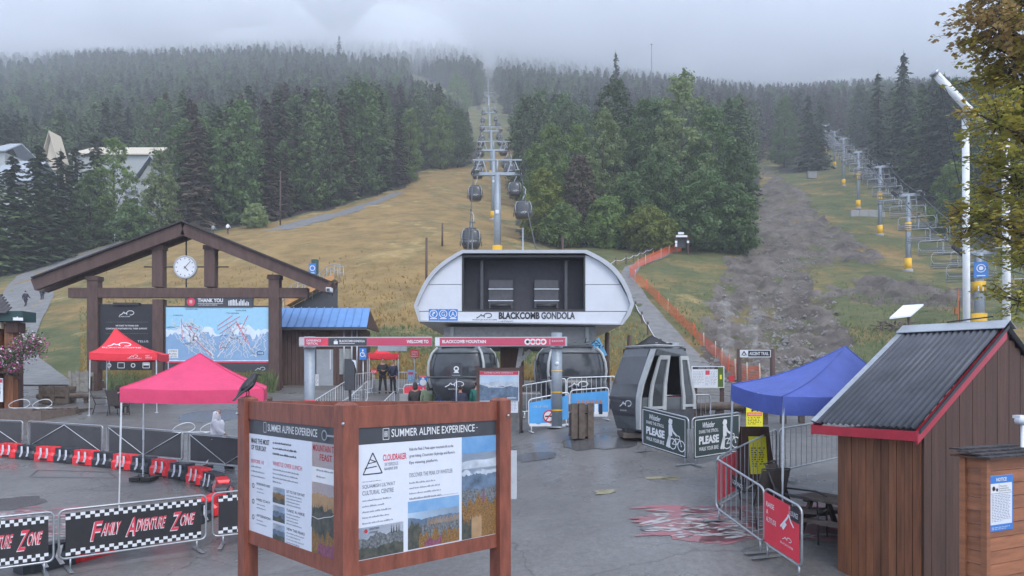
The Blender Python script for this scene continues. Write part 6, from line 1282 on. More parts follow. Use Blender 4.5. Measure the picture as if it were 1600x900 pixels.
# notice box
def notice_box():
    d = Vector((.90, .438, 0)).normalized(); bk = Vector((-.438, .90, 0)); C = Vector((5.566, 8.8, 0)); g = gz(C.x, C.y); zt = at(0, 716, 8.8).z; t = thing('notice_box', 'orange-brown clapboard cabinet with shingle top and blue notice at the right edge', 'cabinet', (C.x, C.y, g)); up = Vector((0, 0, 1)); ang = math.atan2(d.y, d.x); W = 1.0; Dp = .26
    n = 16; hgt = (zt - g) / n
    for i in range(n):
        z = g + (i + .5) * hgt
        q = MB(); a = C + d * W / 2 + bk * .02; q.box((a.x, a.y, z), (W - .1, .03, hgt - .008), 'box_wood', rz=ang, rot=Matrix.Rotation(ang, 3, 'Z') @ Matrix.Rotation(R(-4), 3, 'X')); q.build('plank', t)
        q = MB(); a = C + bk * (Dp / 2 + .02) + d * .02; q.box((a.x, a.y, z), (Dp - .03, .03, hgt - .012), 'box_wood', rot=Matrix.Rotation(ang + PI / 2, 3, 'Z') @ Matrix.Rotation(R(6), 3, 'X')); q.build('plank', t)
    for p in (C, C + bk * Dp): MB().box((p.x, p.y, (zt + g) / 2), (.07, .07, zt - g), 'box_wood', rz=ang).build('corner_board', t)
    c = C + d * W / 2 + bk * Dp / 2; MB().box((c.x, c.y, zt - .07), (W + .02, Dp + .02, .12), 'box_wood', rz=ang).build('top_board', t)
    for j in range(4):
        for i in range(9):
            a = C - d * .12 - bk * .10 + d * (i + .5 + .3 * (j % 2)) * .13 + bk * (j + .5) * .12; MB().box((a.x, a.y, zt + .02 + j * .022), (.12, .15, .016), 'shingle', rz=ang).build('shingle', t)
    MB().box((c.x, c.y, zt + .005), (W + .2, Dp + .22, .02), 'hut_dark', rz=ang).build('roof_board', t)
    n_ = d.cross(up); o = C + d * .05 - n_ * -.01; z0 = at(0, 831, 8.85).z; o = Vector((C.x, C.y, z0)) + d * .055 + n_ * .004
    q = MB().prism([o, o + d * .46, o + d * .46 + up * .66, o + up * .66], n_ * -.006, 'white').build('notice_sign', t); B = Board(o + n_ * .002, d, up, .46, .66); B.rect(0, 0, 1, 1, 'sign_blue'); B.rect(.05, .12, .95, .86, 'paper', .004); B.rect(.06, .68, .94, .85, 'white', .005); B.line([(.06, .68), (.94, .68)], .004, 'ink', .007); B.line([(.40, .68), (.40, .85)], .004, 'ink', .007)
    B.text('NOTICE', .28, .895, w=.44, h=.065, m='white', bold=.03); B.disc(.17, .77, .028, 'ink', .008); B.rect(.12, .75, .24, .775, 'ink', .008); B.disc(.31, .745, .02, 'ink', .008); B.text('This area is\nmonitored by\ncamera for safety', .44, .70, w=.46, h=.12, m='ink'); B.lines(.10, .90, .65, 17, .029, .011, 'ink'); B.lines(.1, .9, .075, 2, .03, .012, 'white', .006); B.build(q)
    return C, d, bk
notice_box()
c = at(1594, 655, 9.4); t = thing('security_camera', 'white security camera on a short pole at the right edge above the notice cabinet', 'camera', (c.x, c.y, gz(c.x, c.y))); MB().tube([(c.x + .03, c.y, gz(c.x, c.y)), (c.x + .03, c.y, c.z)], .022, 'white', 8).build('pole', t); MB().lathe((c.x - .02, c.y - .06, c.z - .02), [(.045, -.08), (.05, .05), (.03, .10)], 'white', 14, 'Y').box((c.x + .02, c.y, c.z + .03), (.14, .14, .04), 'white').build('housing', t)
# ---------------- barriers, chairs and table by the hut ----------------
def G3(px, Y): return on(px, Y)
P0, P1, P2 = G3(1119, 13.75), G3(1194, 12.35), G3(1253, 11.5)
b1 = barrier(P0, P1, 'crowd barrier with plain bars leading from the corner toward the hut', 'bars', 1.12, world_pts=True, bars=9)
b2 = barrier(P1 + (P2 - P1) * .03, P2, 'crowd barrier with a red fundraising banner in front of the patio table', 'bars', 1.14, world_pts=True, bars=4)
t, Q, dn, nrm, L_ = b2; nn = nrm if nrm.y < 0 else -nrm
o = MB().prism([Q(.02, .27) + nn * .03, Q(.97, .27) + nn * .03, Q(.97, 1.08) + nn * .03, Q(.02, 1.08) + nn * .03], -nn * .006, 'banner_red').build('banner', t); B = Board(Q(.02, .27) + nn * .032, dn, (Q(0, 1) - Q(0, 0)), L_ * .95, .81); B.u = (Q(1, 0) - Q(0, 0)).normalized(); B.n = nn
for i, tx in enumerate(('RAISE', 'A', 'ALTITUDE')): B.text(tx, .07, .74 - i * .15, w=(.24, .06, .30)[i], h=.10, m='white', bold=.01)
B.line([(.50, .50), (.70, .74), (.74, .82), (.80, .70), (.88, .62)], .03, 'white'); B.line([(.56, .48), (.66, .62)], .05, 'white'); B.swoosh(.56, .28, .26); B.text('BLACKCOMB', .50, .18, w=.36, h=.04, m='white'); B.text('THE\nLOUNGE', .74, .84, w=.2, h=.14, m='white') ; B.build(o)
q3 = MB().prism([Q(.76, .88) + nn * .045, Q(.99, .88) + nn * .045, Q(.99, 1.10) + nn * .045, Q(.76, 1.10) + nn * .045], -nn * .004, 'ink').build('lounge_sign', t); B = Board(Q(.76, .88) + nn * .047, dn, (0, 0, 1), L_ * .23, .22); B.u = (Q(1, 0) - Q(0, 0)).normalized(); B.n = nn; B.text('LOUNGE', .08, .3, w=.84, h=.36, m='white'); B.build(q3)
t, Q, dn, nrm, L_ = b1; nn = nrm if nrm.y < 0 else -nrm; q3 = MB().prism([Q(.34, .80) - nn * .02, Q(.60, .80) - nn * .02, Q(.60, 1.0) - nn * .02, Q(.34, 1.0) - nn * .02], nn * .004, 'ink').build('lounge_sign', t); B = Board(Q(.34, .80) - nn * .015, dn, (0, 0, 1), L_ * .26, .2); B.u = (Q(1, 0) - Q(0, 0)).normalized(); B.n = nn; B.text('LOUNGE', .08, .3, w=.84, h=.36, m='white'); B.build(q3)
P3 = G3(1213, 16.2); t, Q, dn, nrm, L_ = barrier(P0 + Vector((.05, .12, 0)), P3, 'crowd barrier with a small red banner going back from the corner', 'bars', 1.12, world_pts=True, bars=14)
nn = nrm if nrm.x < 0 else -nrm; MB().prism([Q(.03, .3) + nn * .02, Q(.33, .3) + nn * .02, Q(.33, 1.05) + nn * .02, Q(.03, 1.05) + nn * .02], -nn * .006, 'banner_red').build('banner', t)
barrier(P3 + Vector((.08, .02, 0)), G3(1330, 17.6), 'crowd barrier furthest back under the blue tent, ending behind the hut', 'bars', 1.12, world_pts=True, bars=14)
ch_ = chair(G3(1256, 12.95), R(55), 'brown sling patio chair facing the table between barriers and hut', 'sling'); ch_.scale = (1.15, 1.15, 1.2); chair(G3(1190, 13.5), R(190), 'brown sling patio chair behind the plain barrier, seen from behind', 'sling')
def picnic():
    p = G3(1322, 12.75); t = thing('picnic_table', 'weathered grey picnic table half hidden behind the hut', 'table', p, R(-60)); 
    for k in range(5): MB().box((0, -.30 + k * .15, .74), (1.7, .14, .04), 'old_wood').build('plank', t, world=False)
    for s_ in (-1, 1): MB().box((0, s_ * .62, .44), (1.7, .24, .04), 'old_wood').build('bench', t, world=False)
    for x in (-.6, .6):
        MB().box((x, 0, .42), (.08, 1.3, .07), 'old_wood').box((x, 0, .70), (.08, .6, .06), 'old_wood').build('cross_rail', t, world=False)
        for s_ in (-1, 1): MB().beam((x + .06, s_ * .55, 0), (x + .06, s_ * .2, .72), .05, .09, 'old_wood').build('leg', t, world=False)
picnic()
# yellow notices
p = gp(1180, 716); 
def aboard():
    p = G3(1191, 15.4); t = thing('yellow_notice_stand', 'dark folding stand with a yellow notice behind the corner barrier', 'sign', p); s = 15.4 / F
    MB().prism([p + Vector((-.42, 0, 0)), p + Vector((.30, 0, 0)), p + Vector((.22, .25, 1.32)), p + Vector((-.34, .25, 1.32))], (0, .05, 0), 'hut_dark').build('front_board', t); MB().prism([p + Vector((-.40, .75, 0)), p + Vector((.28, .75, 0)), p + Vector((.22, .35, 1.32)), p + Vector((-.34, .35, 1.32))], (0, .04, 0), 'hut_dark').build('back_board', t)
    v = Vector((0, .25, 1.32)).normalized(); o = p + Vector((-.22, .06, .36)); q = MB().prism([o, o + Vector((.36, 0, 0)), o + Vector((.36, 0, 0)) + v * .78, o + v * .78], (0, -.008, 0), 'sign_yellow').build('yellow_notice', t); B = Board(o + Vector((0, -.01, 0)), (1, 0, 0), v, .36, .78); B.lines(.1, .9, .7, 9, .06, .025, 'ink'); B.build(q)
aboard()
def fencepost_sign():
    Y = 21.0; p = on(1179, Y); t = thing('yellow_warning_sign', 'square yellow bear warning notice hung below the edge of the blue tent', 'sign', at(1179, 668, Y)); z0 = at(0, 668, Y).z; s = Y / F; x0, x1 = at(1166, 0, Y).x, at(1192, 0, Y).x
    q = MB().prism([(x0, Y, z0), (x1, Y, z0 - .01), (x1, Y, z0 + 31 * s), (x0, Y, z0 + 32 * s)], (0, .015, 0), 'sign_yellow').build('panel', t); B = Board((x0, Y - .002, z0), (1, 0, 0), (0, 0, 1), x1 - x0, 31 * s); B.rect(.05, .58, .95, .76, 'orange', .004); B.text('WARNING', .1, .62, w=.8, h=.1, m='white'); B.lines(.1, .9, .52, 5, .08, .03, 'ink'); B.poly([(.3, .80), (.3, .88), (.42, .94), (.62, .93), (.74, .88), (.72, .80), (.64, .80), (.62, .85), (.42, .85), (.40, .80)], 'ink', .006); B.build(q)
    MB().tube([(x0 + .03, Y + .04, gz(x0, Y)), (x0 + .03, Y + .04, z0 + 33 * s)], .022, 'galv', 6).tube([(x1 - .03, Y + .04, gz(x1, Y)), (x1 - .03, Y + .04, z0 + 33 * s)], .022, 'galv', 6).build('posts', t)
fencepost_sign()
# ---------------- green banner barriers ----------------
def walk_banner(A, B_, label):
    t, Q, dn, nrm, L_ = barrier(A, B_, label, 'plain', 1.12, world_pts=True); nn = nrm if nrm.y < 0 else -nrm; a = Q(.02, .17) + nn * .03; H_ = .93; o = MB().prism([Q(.02, .17) + nn * .03, Q(.98, .17) + nn * .03, Q(.98, 1.10) + nn * .03, Q(.02, 1.10) + nn * .03], -nn * .006, 'banner_green').build('banner', t)
    B = Board(a + nn * .004, dn, (0, 0, 1), L_ * .96, H_); B.u = (Q(1, 0) - Q(0, 0)).normalized(); B.n = nn; B.line([(.02, .04), (.98, .04), (.98, .96), (.02, .96), (.02, .04)], .018, 'white')
    B.text('Whistler', .16, .74, w=.27, h=.14, m='white', bold=.02, shear=.2); B.text('SHARE THE STROLL', .10, .61, w=.42, h=.085, m='white', bold=.015); B.text('PLEASE', .10, .33, w=.43, h=.21, m='white', bold=.05); B.text('WALK YOUR BIKE', .10, .17, w=.42, h=.10, m='white', bold=.02)
    B.disc(.66, .81, .07, 'white'); B.poly([(.62, .84), (.71, .84), (.70, .88), (.64, .90)], 'white'); B.poly([(.62, .46), (.70, .46), (.70, .74), (.62, .74)], 'white'); B.poly([(.61, .14), (.65, .14), (.67, .46), (.62, .46)], 'white'); B.poly([(.56, .16), (.60, .14), (.66, .40), (.66, .46), (.62, .46)], 'white'); B.line([(.68, .70), (.72, .58), (.80, .50)], .05, 'white')
    for x in (.71, .90): B.disc(x, .27, .135, 'white', .006, 20, .11); B.disc(x, .27, .02, 'white')
    B.line([(.71, .27), (.77, .42), (.87, .42), (.90, .27)], .02, 'white'); B.line([(.71, .27), (.80, .27), (.87, .42)], .02, 'white'); B.line([(.77, .42), (.80, .27)], .02, 'white'); B.line([(.87, .42), (.86, .50), (.81, .51)], .02, 'white'); B.build(o)
Q0, Q1, Q2 = on(1004, 18.9), on(1076, 17.4), on(1156, 18.1)
walk_banner(Q0, Q1, 'narrow green walk-your-bike banner barrier in front of the parked cabin'); walk_banner(Q1 + Vector((.08, 0, 0)), Q2, 'wide green walk-your-bike banner barrier right of its folded twin')
barrier(on(1020, 20.6), on(1110, 20.9), 'plain barrier standing behind the green banners', 'bars', 1.12, world_pts=True, bars=12)
# ---------------- parked old cabin ----------------
def old_cabin():
    Y0 = 20.3; s = Y0 / F; P = lambda px, py, y=Y0: at(px, py, y); base = on(1030, 21); t = thing('parked_gondola_cabin', 'old grey angular gondola cabin parked on the plaza with its door open', 'gondola cabin', base)
    # side face (long, seen at right) from px 1010 to 1083, end face (nose) from 952 to 1010
    ya, yb, yc = 20.9, 19.6, 20.6                      # nose far edge, near corner, right end
    rows = [(545, 977, 1027, 1068, .0), (557, 972, 1023, 1072, 0), (600, 957, 1008, 1080, 0), (620, 953, 1004, 1084, 0), (640, 955, 1003, 1084, 0), (672, 964, 1003, 1080, 0)]
    rings = []
    for py, xl, xn, xr, _ in rows:
        z = at(0, py, 20.2).z; A_, N_, R_ = Vector((at(xl, 0, ya).x, ya, z)), Vector((at(xn, 0, yb).x, yb, z)), Vector((at(xr, 0, yc).x, yc, z)); bk = A_ + (R_ - N_); rings.append([A_, N_, R_, bk])
    def face(i, j, r0, r1, u0, u1, off, m, name, th=.02):
        """panel on side i->j of the body between ring fractions"""
        def pt(r, u):
            k = int(min(r, len(rings) - 1.001)); f = r - k; a = rings[k][i].lerp(rings[k + 1][i], f); b = rings[k][j].lerp(rings[k + 1][j], f); return a.lerp(b, u)
        n = (pt(r0, 1) - pt(r0, 0)).cross(Vector((0, 0, 1))).normalized(); n = n if n.y < 0 else -n
        rs_ = [r0] + [q for q in range(int(r0) + 1, int(math.ceil(r1)))] + [r1]; o = MB()
        for a, b in zip(rs_, rs_[1:]): o.prism([pt(a, u0) + n * off, pt(b, u0) + n * off, pt(b, u1) + n * off, pt(a, u1) + n * off], n * th, m)
        return o.build(name, t)
    b = MB(); n = 4; vs = [v for r_ in rings for v in r_]; fs = []
    for k in range(len(rings) - 1):
        for j in range(n):
            if j == 1 and k in (1, 2): continue
            fs.append((k * n + j, k * n + (j + 1) % n, (k + 1) * n + (j + 1) % n, (k + 1) * n + j))
    fs += [(0, 1, 2, 3), tuple((len(rings) - 1) * n + j for j in range(n))]; b.add(vs, fs, 'cabin_grey'); b.build('body', t)
    # nose end
    face(0, 1, 1.0, 3.0, .04, .86, .01, 'smoke_glass', 'nose_window'); face(0, 1, 3.0, 3.25, .0, .9, .015, 'cabin_dark', 'nose_rail'); face(0, 1, 3.3, 4.3, .04, .90, .01, 'cabin_dark', 'nose_panel'); face(0, 1, 0.05, 1.0, .05, .8, .01, 'cabin_grey', 'brow_panel'); face(0, 1, .1, 4.9, .87, 1.0, .02, 'cabin_light', 'corner_strip', .05); face(0, 1, 4.4, 4.95, .1, .9, .01, 'cabin_grey', 'lower_nose_panel')
    # door side: light frames, dark windows, opening with red seat
    face(1, 2, 1.0, 4.0, .10, .15, .02, 'cabin_light', 'door_frame', .05); face(1, 2, 1.0, 4.0, .36, .42, .02, 'cabin_light', 'door_frame', .05); face(1, 2, .9, 1.12, .10, .42, .022, 'cabin_light', 'door_frame', .05); face(1, 2, 3.7, 3.9, .10, .42, .022, 'cabin_light', 'door_frame', .05); face(1, 2, 1.12, 3.7, .155, .355, .02, 'smoke_glass', 'door_window')
    face(1, 2, 1.0, 4.0, .74, .79, .02, 'cabin_light', 'door_frame', .05); face(1, 2, 1.0, 4.0, .95, 1.0, .02, 'cabin_light', 'door_frame', .05); face(1, 2, .9, 1.12, .74, 1.0, .022, 'cabin_light', 'door_frame', .05); face(1, 2, 3.6, 3.8, .74, 1.0, .022, 'cabin_light', 'door_frame', .05); face(1, 2, 1.12, 3.6, .795, .945, .02, 'smoke_glass', 'door_window')
    face(1, 2, .2, .9, .0, 1.0, .01, 'cabin_grey', 'header_rail', .04); face(1, 2, 3.9, 4.9, .12, 1.0, .012, 'cabin_dark', 'kick_panel')
    mat('seat_red', (.42, .03, .07), rough=.6); c = rings[3][1].lerp(rings[3][2], .6) + Vector((0, .75, -.02)); MB().box(c, (1.1, .5, .10), 'seat_red').box(c + Vector((0, .35, -.12)), (1.1, .2, .2), 'cabin_dark').build('bench_seat', t)
    b = MB(); top = rings[0]
    for k in range(7): a = top[0].lerp(top[1], .1 + k * .13); e = top[3].lerp(top[2], .1 + k * .13); b.tube([a + Vector((0, 0, .06)), e + Vector((0, 0, .06))], .018, 'galv', 5)
    for j in range(4): b.tube([top[j] + Vector((0, 0, .08)), top[(j + 1) % 4] + Vector((0, 0, .08))], .025, 'cabin_light', 6)
    b.build('roof_rack', t); b = MB(); c = (top[0] + top[2]) / 2; b.box(c + Vector((.1, 0, .10)), (.7, .5, .14), 'dark_metal').box(c + Vector((.5, -.1, .10)), (.25, .3, .16), 'galv').build('hanger_socket', t)
    B = Board(rings[3][0].lerp(rings[3][1], .30) + Vector((0, -.06, -.40)), (rings[3][1] - rings[3][0]), (0, 0, 1), .62, .30); n_ = B.n; B.n = n_ if n_.y < 0 else -n_; B.swoosh(.05, .45, .85, 'white', .02); B.text('BLACKCOMB', .1, .05, w=.45, h=.12, m='white', d=.02); B.build(t, 'emblem_print')
    g = base.z; b = MB(); b.box((at(1018, 0, 20.2).x, 20.5, g + .04), (1.6, 1.2, .12), 'old_wood'); b.build('timber_blocks', t)
    for px in (990, 1040): MB().box((at(px, 0, 20.4).x, 20.4, g + .16), (.5, .8, .12), 'dark_metal').build('runner', t)
    cb_ = rings[-1]; mid = sum(cb_, Vector()) / 4; MB().box((mid.x, mid.y, (mid.z + g) / 2), (.9, .8, max(.05, mid.z - g)), 'dark_metal').build('stand', t)
old_cabin()
# ---------------- fences, banners and people flow in front of the station ----------------
def sky_banner(px0, px1, Y, label, art):
    t, Q, dn, nrm, L_ = barrier(on(px0, Y), on(px1, Y + .2), label, 'white', 1.02, world_pts=True, bars=3); nn = Vector((0, -1, 0)); o = MB().prism([Q(.02, .2) + nn * .03, Q(.98, .2) + nn * .03, Q(.98, .92) + nn * .03, Q(.02, .92) + nn * .03], -nn * .006, 'sky_blue').build('banner', t); B = Board(Q(.02, .2) + nn * .033, dn, (0, 0, 1), L_ * .96, .72); B.n = nn
    if art == 'smoke': B.text('LINE UP HERE', .08, .78, w=.4, h=.10, m='photo_sky'); B.disc(.5, .42, .19, 'sign_red', .006, 20); B.disc(.5, .42, .15, 'white', .008, 20); B.rect(.40, .39, .60, .45, 'ink', .010); B.line([(.42, .24), (.58, .60)], .035, 'sign_red', .012)
    elif art == 'skiers':
        for i in range(6): x = .2 + i * .12; B.poly([(x - .05, .1), (x + .05, .1), (x + .045, .55), (x - .045, .55)], ('cloth_navy', 'banner_red', 'sky_blue', 'cloth_teal', 'cloth_white', 'cloth_navy')[i], .008); B.disc(x, .64, .055, 'skin', .008, 10)
        B.rect(0, 0, 1, .2, 'white', .006)
    B.ridge(0, 1, 0, .1, .1, 'white', .0055, 20, int(px0)); B.build(o)
sky_banner(826, 889, 22.9, 'sky blue banner barrier with a no-smoking symbol left of the pillar', 'smoke'); sky_banner(891, 951, 23.4, 'sky blue banner barrier printed with a group of skiers right of the pillar', 'skiers')
barrier(on(815, 26.2), on(884, 26.2), 'white barred fence before the right station bay, left section', 'white', 1.15, world_pts=True, bars=9); barrier(on(886, 26.2), on(962, 26.2), 'white barred fence before the right station bay, right section', 'white', 1.15, world_pts=True, bars=10)
barrier(on(668, 28.4), on(716, 28.4), 'white barred fence before the left station bay', 'white', 1.15, world_pts=True, bars=7); barrier(on(718, 27.2), on(760, 27.2), 'short white barred fence behind the small information sign', 'white', 1.1, world_pts=True, bars=6)
for i, (x0, Y0, x1, Y1, lab) in enumerate([(492, 29, 524, 32, 'white queue rail nearest the left pillar'), (524, 32, 552, 36, 'white queue rail running back past the dark screen'), (506, 27, 545, 29.5, 'white queue rail at the front of the left lane'), (546, 29.6, 574, 34, 'white queue rail in the middle of the left lane'), (620, 38.5, 652, 38.5, 'white framed fence panel right of the attendants'),
     (594, 28, 616, 31, 'white low queue rail before the attendants'), (600, 26.8, 632, 26.8, 'white queue rail left of the red entrance banner'), (655, 33, 668, 36, 'white queue rail behind the recycling bins'), (552, 37, 582, 38.6, 'white queue rail left of the attendants')]):
    barrier(on(x0, Y0), on(x1, Y1), lab, 'white', 1.05, world_pts=True, bars=8)
# red entrance banner behind the visitors
t, Q, dn, nrm, L_ = barrier(on(631, 31), on(702, 31), 'white barrier with a red banner in white capitals behind the waiting visitors', 'white', 1.3, world_pts=True, bars=3); nn = Vector((0, -1, 0)); o = MB().prism([Q(.01, .2) + nn * .03, Q(.99, .2) + nn * .03, Q(.99, 1.22) + nn * .03, Q(.01, 1.22) + nn * .03], -nn * .006, 'banner_red').build('banner', t); B = Board(Q(.01, .2) + nn * .033, dn, (0, 0, 1), L_ * .97, 1.02); B.n = nn
B.text('INE', .68, .52, w=.24, h=.26, m='white', bold=.03); B.text('CE', .76, .12, w=.17, h=.26, m='white', bold=.03); B.text('L', .14, .12, w=.06, h=.3, m='white', bold=.03); B.text('To the', .36, .80, w=.18, h=.09, m='white'); B.build(o)
# dark screen with paper
p = on(547, 27.5); s = 27.5 / F; t = thing('dark_display_case', 'tall dark display case with white paper taped over its corner', 'display case', p); x = p.x; z1, z0 = at(0, 561, 27.5).z, at(0, 610, 27.5).z
MB().box((x, 27.5, (z0 + z1) / 2), (15 * s, .25, z1 - z0), 'header_grey').build('case', t); MB().box((x, 27.5, (z0 + p.z) / 2), (.08, .1, z0 - p.z), 'dark_metal').build('stand', t); MB().prism([at(549, 562, 27.35), at(556, 563, 27.35), at(557, 578, 27.35), at(553, 566, 27.35)], (0, .01, 0), 'paper').build('taped_paper', t)
def small_sign(px, py, w_, h_, Y, m, label, post=True, txt=None, tm='white', name='sign_board', draw=None):
    s = Y / F; c = at(px, py, Y); g = gz(c.x, Y); t = thing(name, label, 'sign', (c.x, Y, g)); o = MB().box(c, (w_ * s, .04, h_ * s), m).build('panel', t)
    if post: MB().tube([(c.x, Y + .05, g), (c.x, Y + .05, c.z + h_ * s * .4)], .025, 'galv', 6).build('post', t)
    B = Board(c + Vector((-w_ * s / 2, -.021, -h_ * s / 2)), (1, 0, 0), (0, 0, 1), w_ * s, h_ * s)
    if txt:
        k = len(txt)
        for i, tx in enumerate(txt): B.text(tx, .1, .86 - (i + 1) * .78 / k + .04, w=.8, h=.5 / k, m=tm)
    if draw: draw(B)
    if B.mb.v: B.build(o)
    return t
small_sign(567, 553, 11, 18, 30, 'sign_blue', 'blue accessible route sign with wheelchair symbol beside the queue', draw=lambda B: (B.disc(.45, .45, .10, 'white', .006, 14, .07), B.disc(.5, .82, .035, 'white'), B.line([(.5, .75), (.5, .5), (.75, .5), (.85, .25)], .03, 'white')))
small_sign(648, 553, 13, 13, 36, 'sign_red', 'small red information sign hanging right of the attendants\' tent', txt=['A FEW', 'THINGS TO', 'KNOW'])
small_sign(584, 580, 9, 7, 37.5, 'sign_red', 'small red octagonal stop sign left of the attendants', txt=['STOP'])
small_sign(643, 587, 12, 18, 38.2, 'photo_sky_deep', 'blue printed poster on the white fence panel', post=False, draw=lambda B: (B.rect(.1, .6, .7, .8, 'ink_pink', .005), B.lines(.1, .9, .5, 4, .1, .04, 'white')))
small_sign(661, 595, 13, 17, 29, 'sign_blue', 'bright blue poster with a white seated figure left of the bins', draw=lambda B: (B.disc(.5, .35, .13, 'white', .006, 16), B.disc(.5, .7, .05, 'white'), B.rect(.1, .85, .9, .95, 'orange', .005)))
small_sign(713, 579, 18, 24, 25.6, 'header_grey', 'dark square sign with a white round emblem above the visitors', draw=lambda B: (B.disc(.5, .62, .09, 'white', .006, 16, .05), B.poly([(.25, .35), (.5, .58), (.75, .35)], 'white'), B.rect(.15, .15, .85, .22, 'ink_grey')))
small_sign(613, 543.5, 45, 10, 37.4, 'roof_grey', 'long grey sign box seen over the small red tent', post=False)
small_sign(1106, 589, 51, 34, 24, 'white', 'white map board with timetable and green strip right of the parked cabin', post=False, draw=lambda B: (B.rect(.03, .86, .80, .96, 'ink', .005), B.text('ASCENT TRAIL MAP', .2, .885, w=.5, h=.05, m='white'), B.rect(.80, .04, .97, .96, 'leaf_mid', .005), B.rect(.86, .4, .92, .6, 'sign_yellow', .007), B.rect(.42, .6, .55, .8, 'ink_pink', .005), B.lines(.05, .38, .75, 9, .07, .02), B.lines(.58, .78, .75, 9, .07, .02), B.lines(.42, .56, .5, 6, .07, .02)))
for px in (1086, 1128): p = on(px, 24.1); MB().box((p.x, 24.1, (p.z + at(0, 575, 24).z) / 2), (.12, .1, at(0, 575, 24).z - p.z), 'timber').build('signpost', label=f'brown wooden post at the {"left" if px < 1100 else "right"} end of the white map board', cat='post')
small_sign(1143, 592, 9, 9, 25, 'sign_red', 'tiny red box on a post right of the map board')
# summer sign with posts
def alp_sign():
    Y = 23.6; s = Y / F; c = at(779, 603, Y); g = gz(c.x, Y); t = thing('information_sign', 'small wooden information sign with pink header and mountain picture', 'sign', (c.x, Y, g))
    for px in (747, 814): x = at(px, 0, Y).x; MB().box((x, Y, (at(0, 572, Y).z + g) / 2), (.10, .10, at(0, 572, Y).z - g), 'timber').build('post', t)
    MB().beam(at(742, 577, Y), at(818, 577, Y), .08, .10, 'timber').build('top_rail', t); o = MB().box(c, (64 * s, .05, 48 * s), 'white').build('panel', t); B = Board(at(747, 627, Y - .026), (1, 0, 0), (0, 0, 1), 64 * s, 48 * s); B.rect(.02, .02, .98, .98, 'photo_sky'); B.ridge(.02, .98, .02, .62, .1, 'photo_snow', seed=3); B.ridge(.02, .98, .02, .48, .1, 'photo_peak', .0065, seed=5); B.rect(.02, .86, .98, .98, 'ink_pink', .008); B.text('SUMMER ALPINE EXPERIENCE', .15, .90, w=.7, h=.05, m='white', d=.01)
    B.line([(.2, .55), (.35, .46), (.6, .45), (.85, .56)], .015, 'white', .01); B.rect(.70, .1, .92, .12, 'white', .01); B.build(o)
    for px in (775, 803): a = at(px, 634, Y); q = MB().box(a, (13 * s, .02, 22 * s), 'paper').build('taped_paper', t); B = Board(a + Vector((-6 * s, -.012, -10 * s)), (1, 0, 0), (0, 0, 1), 12 * s, 20 * s); B.lines(.1, .9, .85, 7, .11, .03, 'ink'); B.build(q)
    MB().tube([(at(815, 0, Y - .4).x, Y - .4, g - .05), (at(815, 0, Y - .4).x, Y - .4, g + .9)], .03, 'dark_metal').tube([(at(806, 0, Y - .4).x, Y - .6, g - .1), (at(815, 0, Y - .4).x, Y - .4, g + .25)], .02, 'dark_metal').tube([(at(824, 0, Y - .4).x, Y - .6, g - .1), (at(815, 0, Y - .4).x, Y - .4, g + .25)], .02, 'dark_metal').build('tripod', t)
alp_sign()
for px, m_, lab in ((689, 'sign_blue', 'blue recycling bin behind the waiting visitors'), (677, 'photo_snow', 'pale recycling bin with green lid left of the blue one'), (735, 'dark_metal', 'dark litter bin beside the information sign')):
    p = on(px, 29.6 if px < 730 else 27.8); t = thing('recycling_bin', lab, 'bin', p); MB().lathe(p, [(.24, 0), (.29, .85), (.29, .9)], m_, 12).build('body', t); MB().lathe(p + Vector((0, 0, .9)), [(.31, 0), (.31, .06), (.2, .14)], m_ if px != 677 else 'leaf_mid', 12).build('lid', t)
